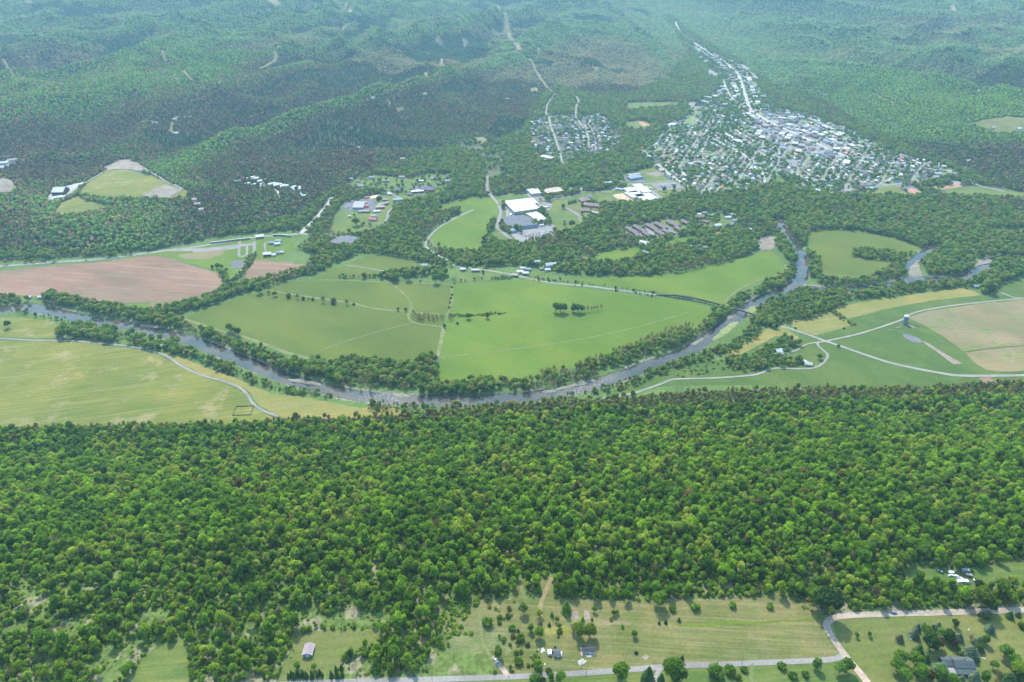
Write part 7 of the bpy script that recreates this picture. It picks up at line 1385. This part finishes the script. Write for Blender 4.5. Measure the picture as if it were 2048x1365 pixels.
for i, (a, b) in enumerate(((340, 590), (385, 592))): tree(fp(r5, a, b), 'b', 3.6, 6.8, (.07, .075, .06), 'small grey round tree', 'near the junction of the field tracks')
for i, (a, b, r_) in enumerate(((1262, 600, 6), (1290, 603, 6), (1310, 600, 5.5), (1365, 598, 5.5), (1390, 602, 5.5), (1412, 600, 4.5))): tree(fp(r5, a, b), 'b', r_*1.35, r_*3.4, G2, 'tall green tree', 'in the clump of the bright field', group='clump of trees in the bright field')
for i, (a, b, r_) in enumerate(((1430, 595, 3.5), (1450, 597, 4), (1472, 595, 3.5), (1490, 590, 3.5), (1505, 590, 3.5), (1528, 586, 3.5))): tree(fp(r5, a, b), 'x', r_, r_*3.8, (.2, .16, .14), 'tall leafless tree', 'at the right end of the field clump', group='leafless trees of the field clump')
for (a, b) in ((654, 455), (656, 500), (650, 520), (645, 545), (640, 575)): tree(fp(r5, a, b), 's', 2.8, 4.2, (.08, .09, .05), 'grey green bush', 'along the hedge between the two green fields', 'shrub', group='bushes of the field hedge')
for (a, b) in ((365, 490), (620, 600), (430, 590), (530, 560), (565, 500)): pass
for (a, b, r_) in ((120, 745, 6), (150, 735, 7), (175, 740, 6), (60, 930, 7), (100, 900, 6.5), (45, 980, 6)): tree(fp(q4, a, b-10), 'b', r_, r_*2.2, DK, 'dark tree', 'along the right edge of the hilltop field', group='trees along the hilltop field')
for (a, b) in ((505, 590), (548, 590), (600, 580), (640, 600), (665, 570), (700, 565), (725, 560), (850, 540), (885, 570), (920, 600), (945, 620), (760, 545)): tree(fp(q4, a, b), 'c', 4.2, 12, DK, 'dark evergreen', 'in the row behind the white roofed factory', 'conifer', group='evergreens behind the factory')
for (a, b) in ((1212, 400), (1245, 390), (1275, 385), (1305, 375)): tree(fp(q4, a, b), 'c', 3.8, 12, DK, 'dark evergreen', 'beside the nursing home', 'conifer', group='evergreens beside the nursing home')
# ---------------------------------------------------------------- nearest forest trees stand as single things
d_ = np.sqrt(NEAR['x']**2+NEAR['y']**2+(H-NEAR['z'])**2); pxn, pyn, dn = project(NEAR['x'], NEAR['y'], NEAR['z']+4); okb = np.ones(len(d_), bool)
for bx, by, br_ in BLD[-60:]: okb &= ~((np.abs(NEAR['x']-bx) < br_) & (np.abs(NEAR['y']-by) < br_))
NEAR = sub(NEAR, okb); d_ = d_[okb]; pxn = pxn[okb]; pyn = pyn[okb]
size = NEAR['scl'][:, 0]/d_; vis = (pxn > 5) & (pxn < 2040) & (pyn < 1360) & np.isin(NEAR['kind'], [KIND[b] for b in BR]) & ~((pxn < 225) & (pyn > 1290) & False)
n_b = sum(1 for o, n, p in PEND if o.name.startswith('broadleaf_tree')); N_IND = max(0, 296-n_b); order = np.argsort(-np.where(vis, size, 0))[:N_IND]; inv = {v: k for k, v in KIND.items()}
def near_place(px, py):
    if py > 1190: return 'in the open wood %s' % ('at lower left' if px < 270 else 'between the mown lawns' if px < 600 else 'right of the shed lawn')
    return 'on the %s near edge of the forest' % ('left' if px < 700 else 'central' if px < 1300 else 'right')
for i in order:
    k = inv[int(NEAR['kind'][i])]; rt = root('broadleaf_tree', NEAR['x'][i], NEAR['y'][i], float(NEAR['rot'][i][2]), float(NEAR['z'][i])); rt.scale = [float(v) for v in NEAR['scl'][i]]
    c = obj('crown', CROWN[k], rt); c['tint'] = [float(v) for v in NEAR['tint'][i]]; obj('trunk', TRUNK[k], rt)
    g_ = NEAR['tint'][i]; cn_ = 'reddish' if g_[0] > g_[1]*.95 else 'bright' if g_[1] > .16 else 'dark' if g_[1] < .095 else 'green'
    s_ = 'large' if NEAR['scl'][i][0] > 5.6 else 'medium'
    pend(rt, '%s %s tree' % (s_, cn_), near_place(pxn[i], pyn[i]), 'tree', 'nearest trees of the foreground forest')
m = np.ones(len(d_), bool); m[order] = False; NEAR = sub(NEAR, m)
plant('forest', NEAR, 'dense green broadleaf forest covering the slope below the camera')
finish_labels()
for o in C.objects:
    if o.get('label') and len(o['label'].replace('-', ' ').split()) > 16: print('LONG', o['label'])

plant('valley_woodland', VALLEY, 'broad mixed woodland of green and leafless trees between the river fields and the town')
plant('riverside_trees', RIVER_T, 'tall riverside trees lining both banks of the winding river')
plant('town_trees', TOWN_T, 'leafy trees scattered between the houses of the town')
plant('hillside_forest', HILL, 'mixed brown and green forest on the ridges behind the valley')
plant('distant_forest', FAR, 'hazy blue green forest covering the distant mountain')
plant('scrub', SCRUB, 'dense low scrub and brambles between the forest and the lane')
# ---------------------------------------------------------------- haze
hz = obj('haze', None) if False else None
bm = bmesh.new(); bmesh.ops.create_cube(bm, size=1); me = bpy.data.meshes.new('haze')
top = max(H, float(ZZ.max())+40)+25; bot = float(ZZ.min())-1-2
bmesh.ops.scale(bm, verts=bm.verts, vec=(60000, 40000, top-bot)); bmesh.ops.translate(bm, verts=bm.verts, vec=(0, 15000, (top+bot)/2)); bm.to_mesh(me); bm.free()
hm = bpy.data.materials.new('haze_air'); hm.use_nodes = True; t_ = hm.node_tree; t_.nodes.remove(t_.nodes['Principled BSDF']); pv = t_.nodes.new('ShaderNodeVolumePrincipled')
pv.inputs['Color'].default_value = (.45, .755, 1.0, 1); pv.inputs['Density'].default_value = HAZE; pv.inputs['Anisotropy'].default_value = .35
t_.links.new(pv.outputs[0], t_.nodes['Material Output'].inputs['Volume']); hm.cycles.homogeneous_volume = True if hasattr(hm.cycles, 'homogeneous_volume') else None
me.materials.append(hm); hz = obj('haze', me); tag(hz, 'thin pale blue summer haze filling the valley air', 'haze', kind='stuff')
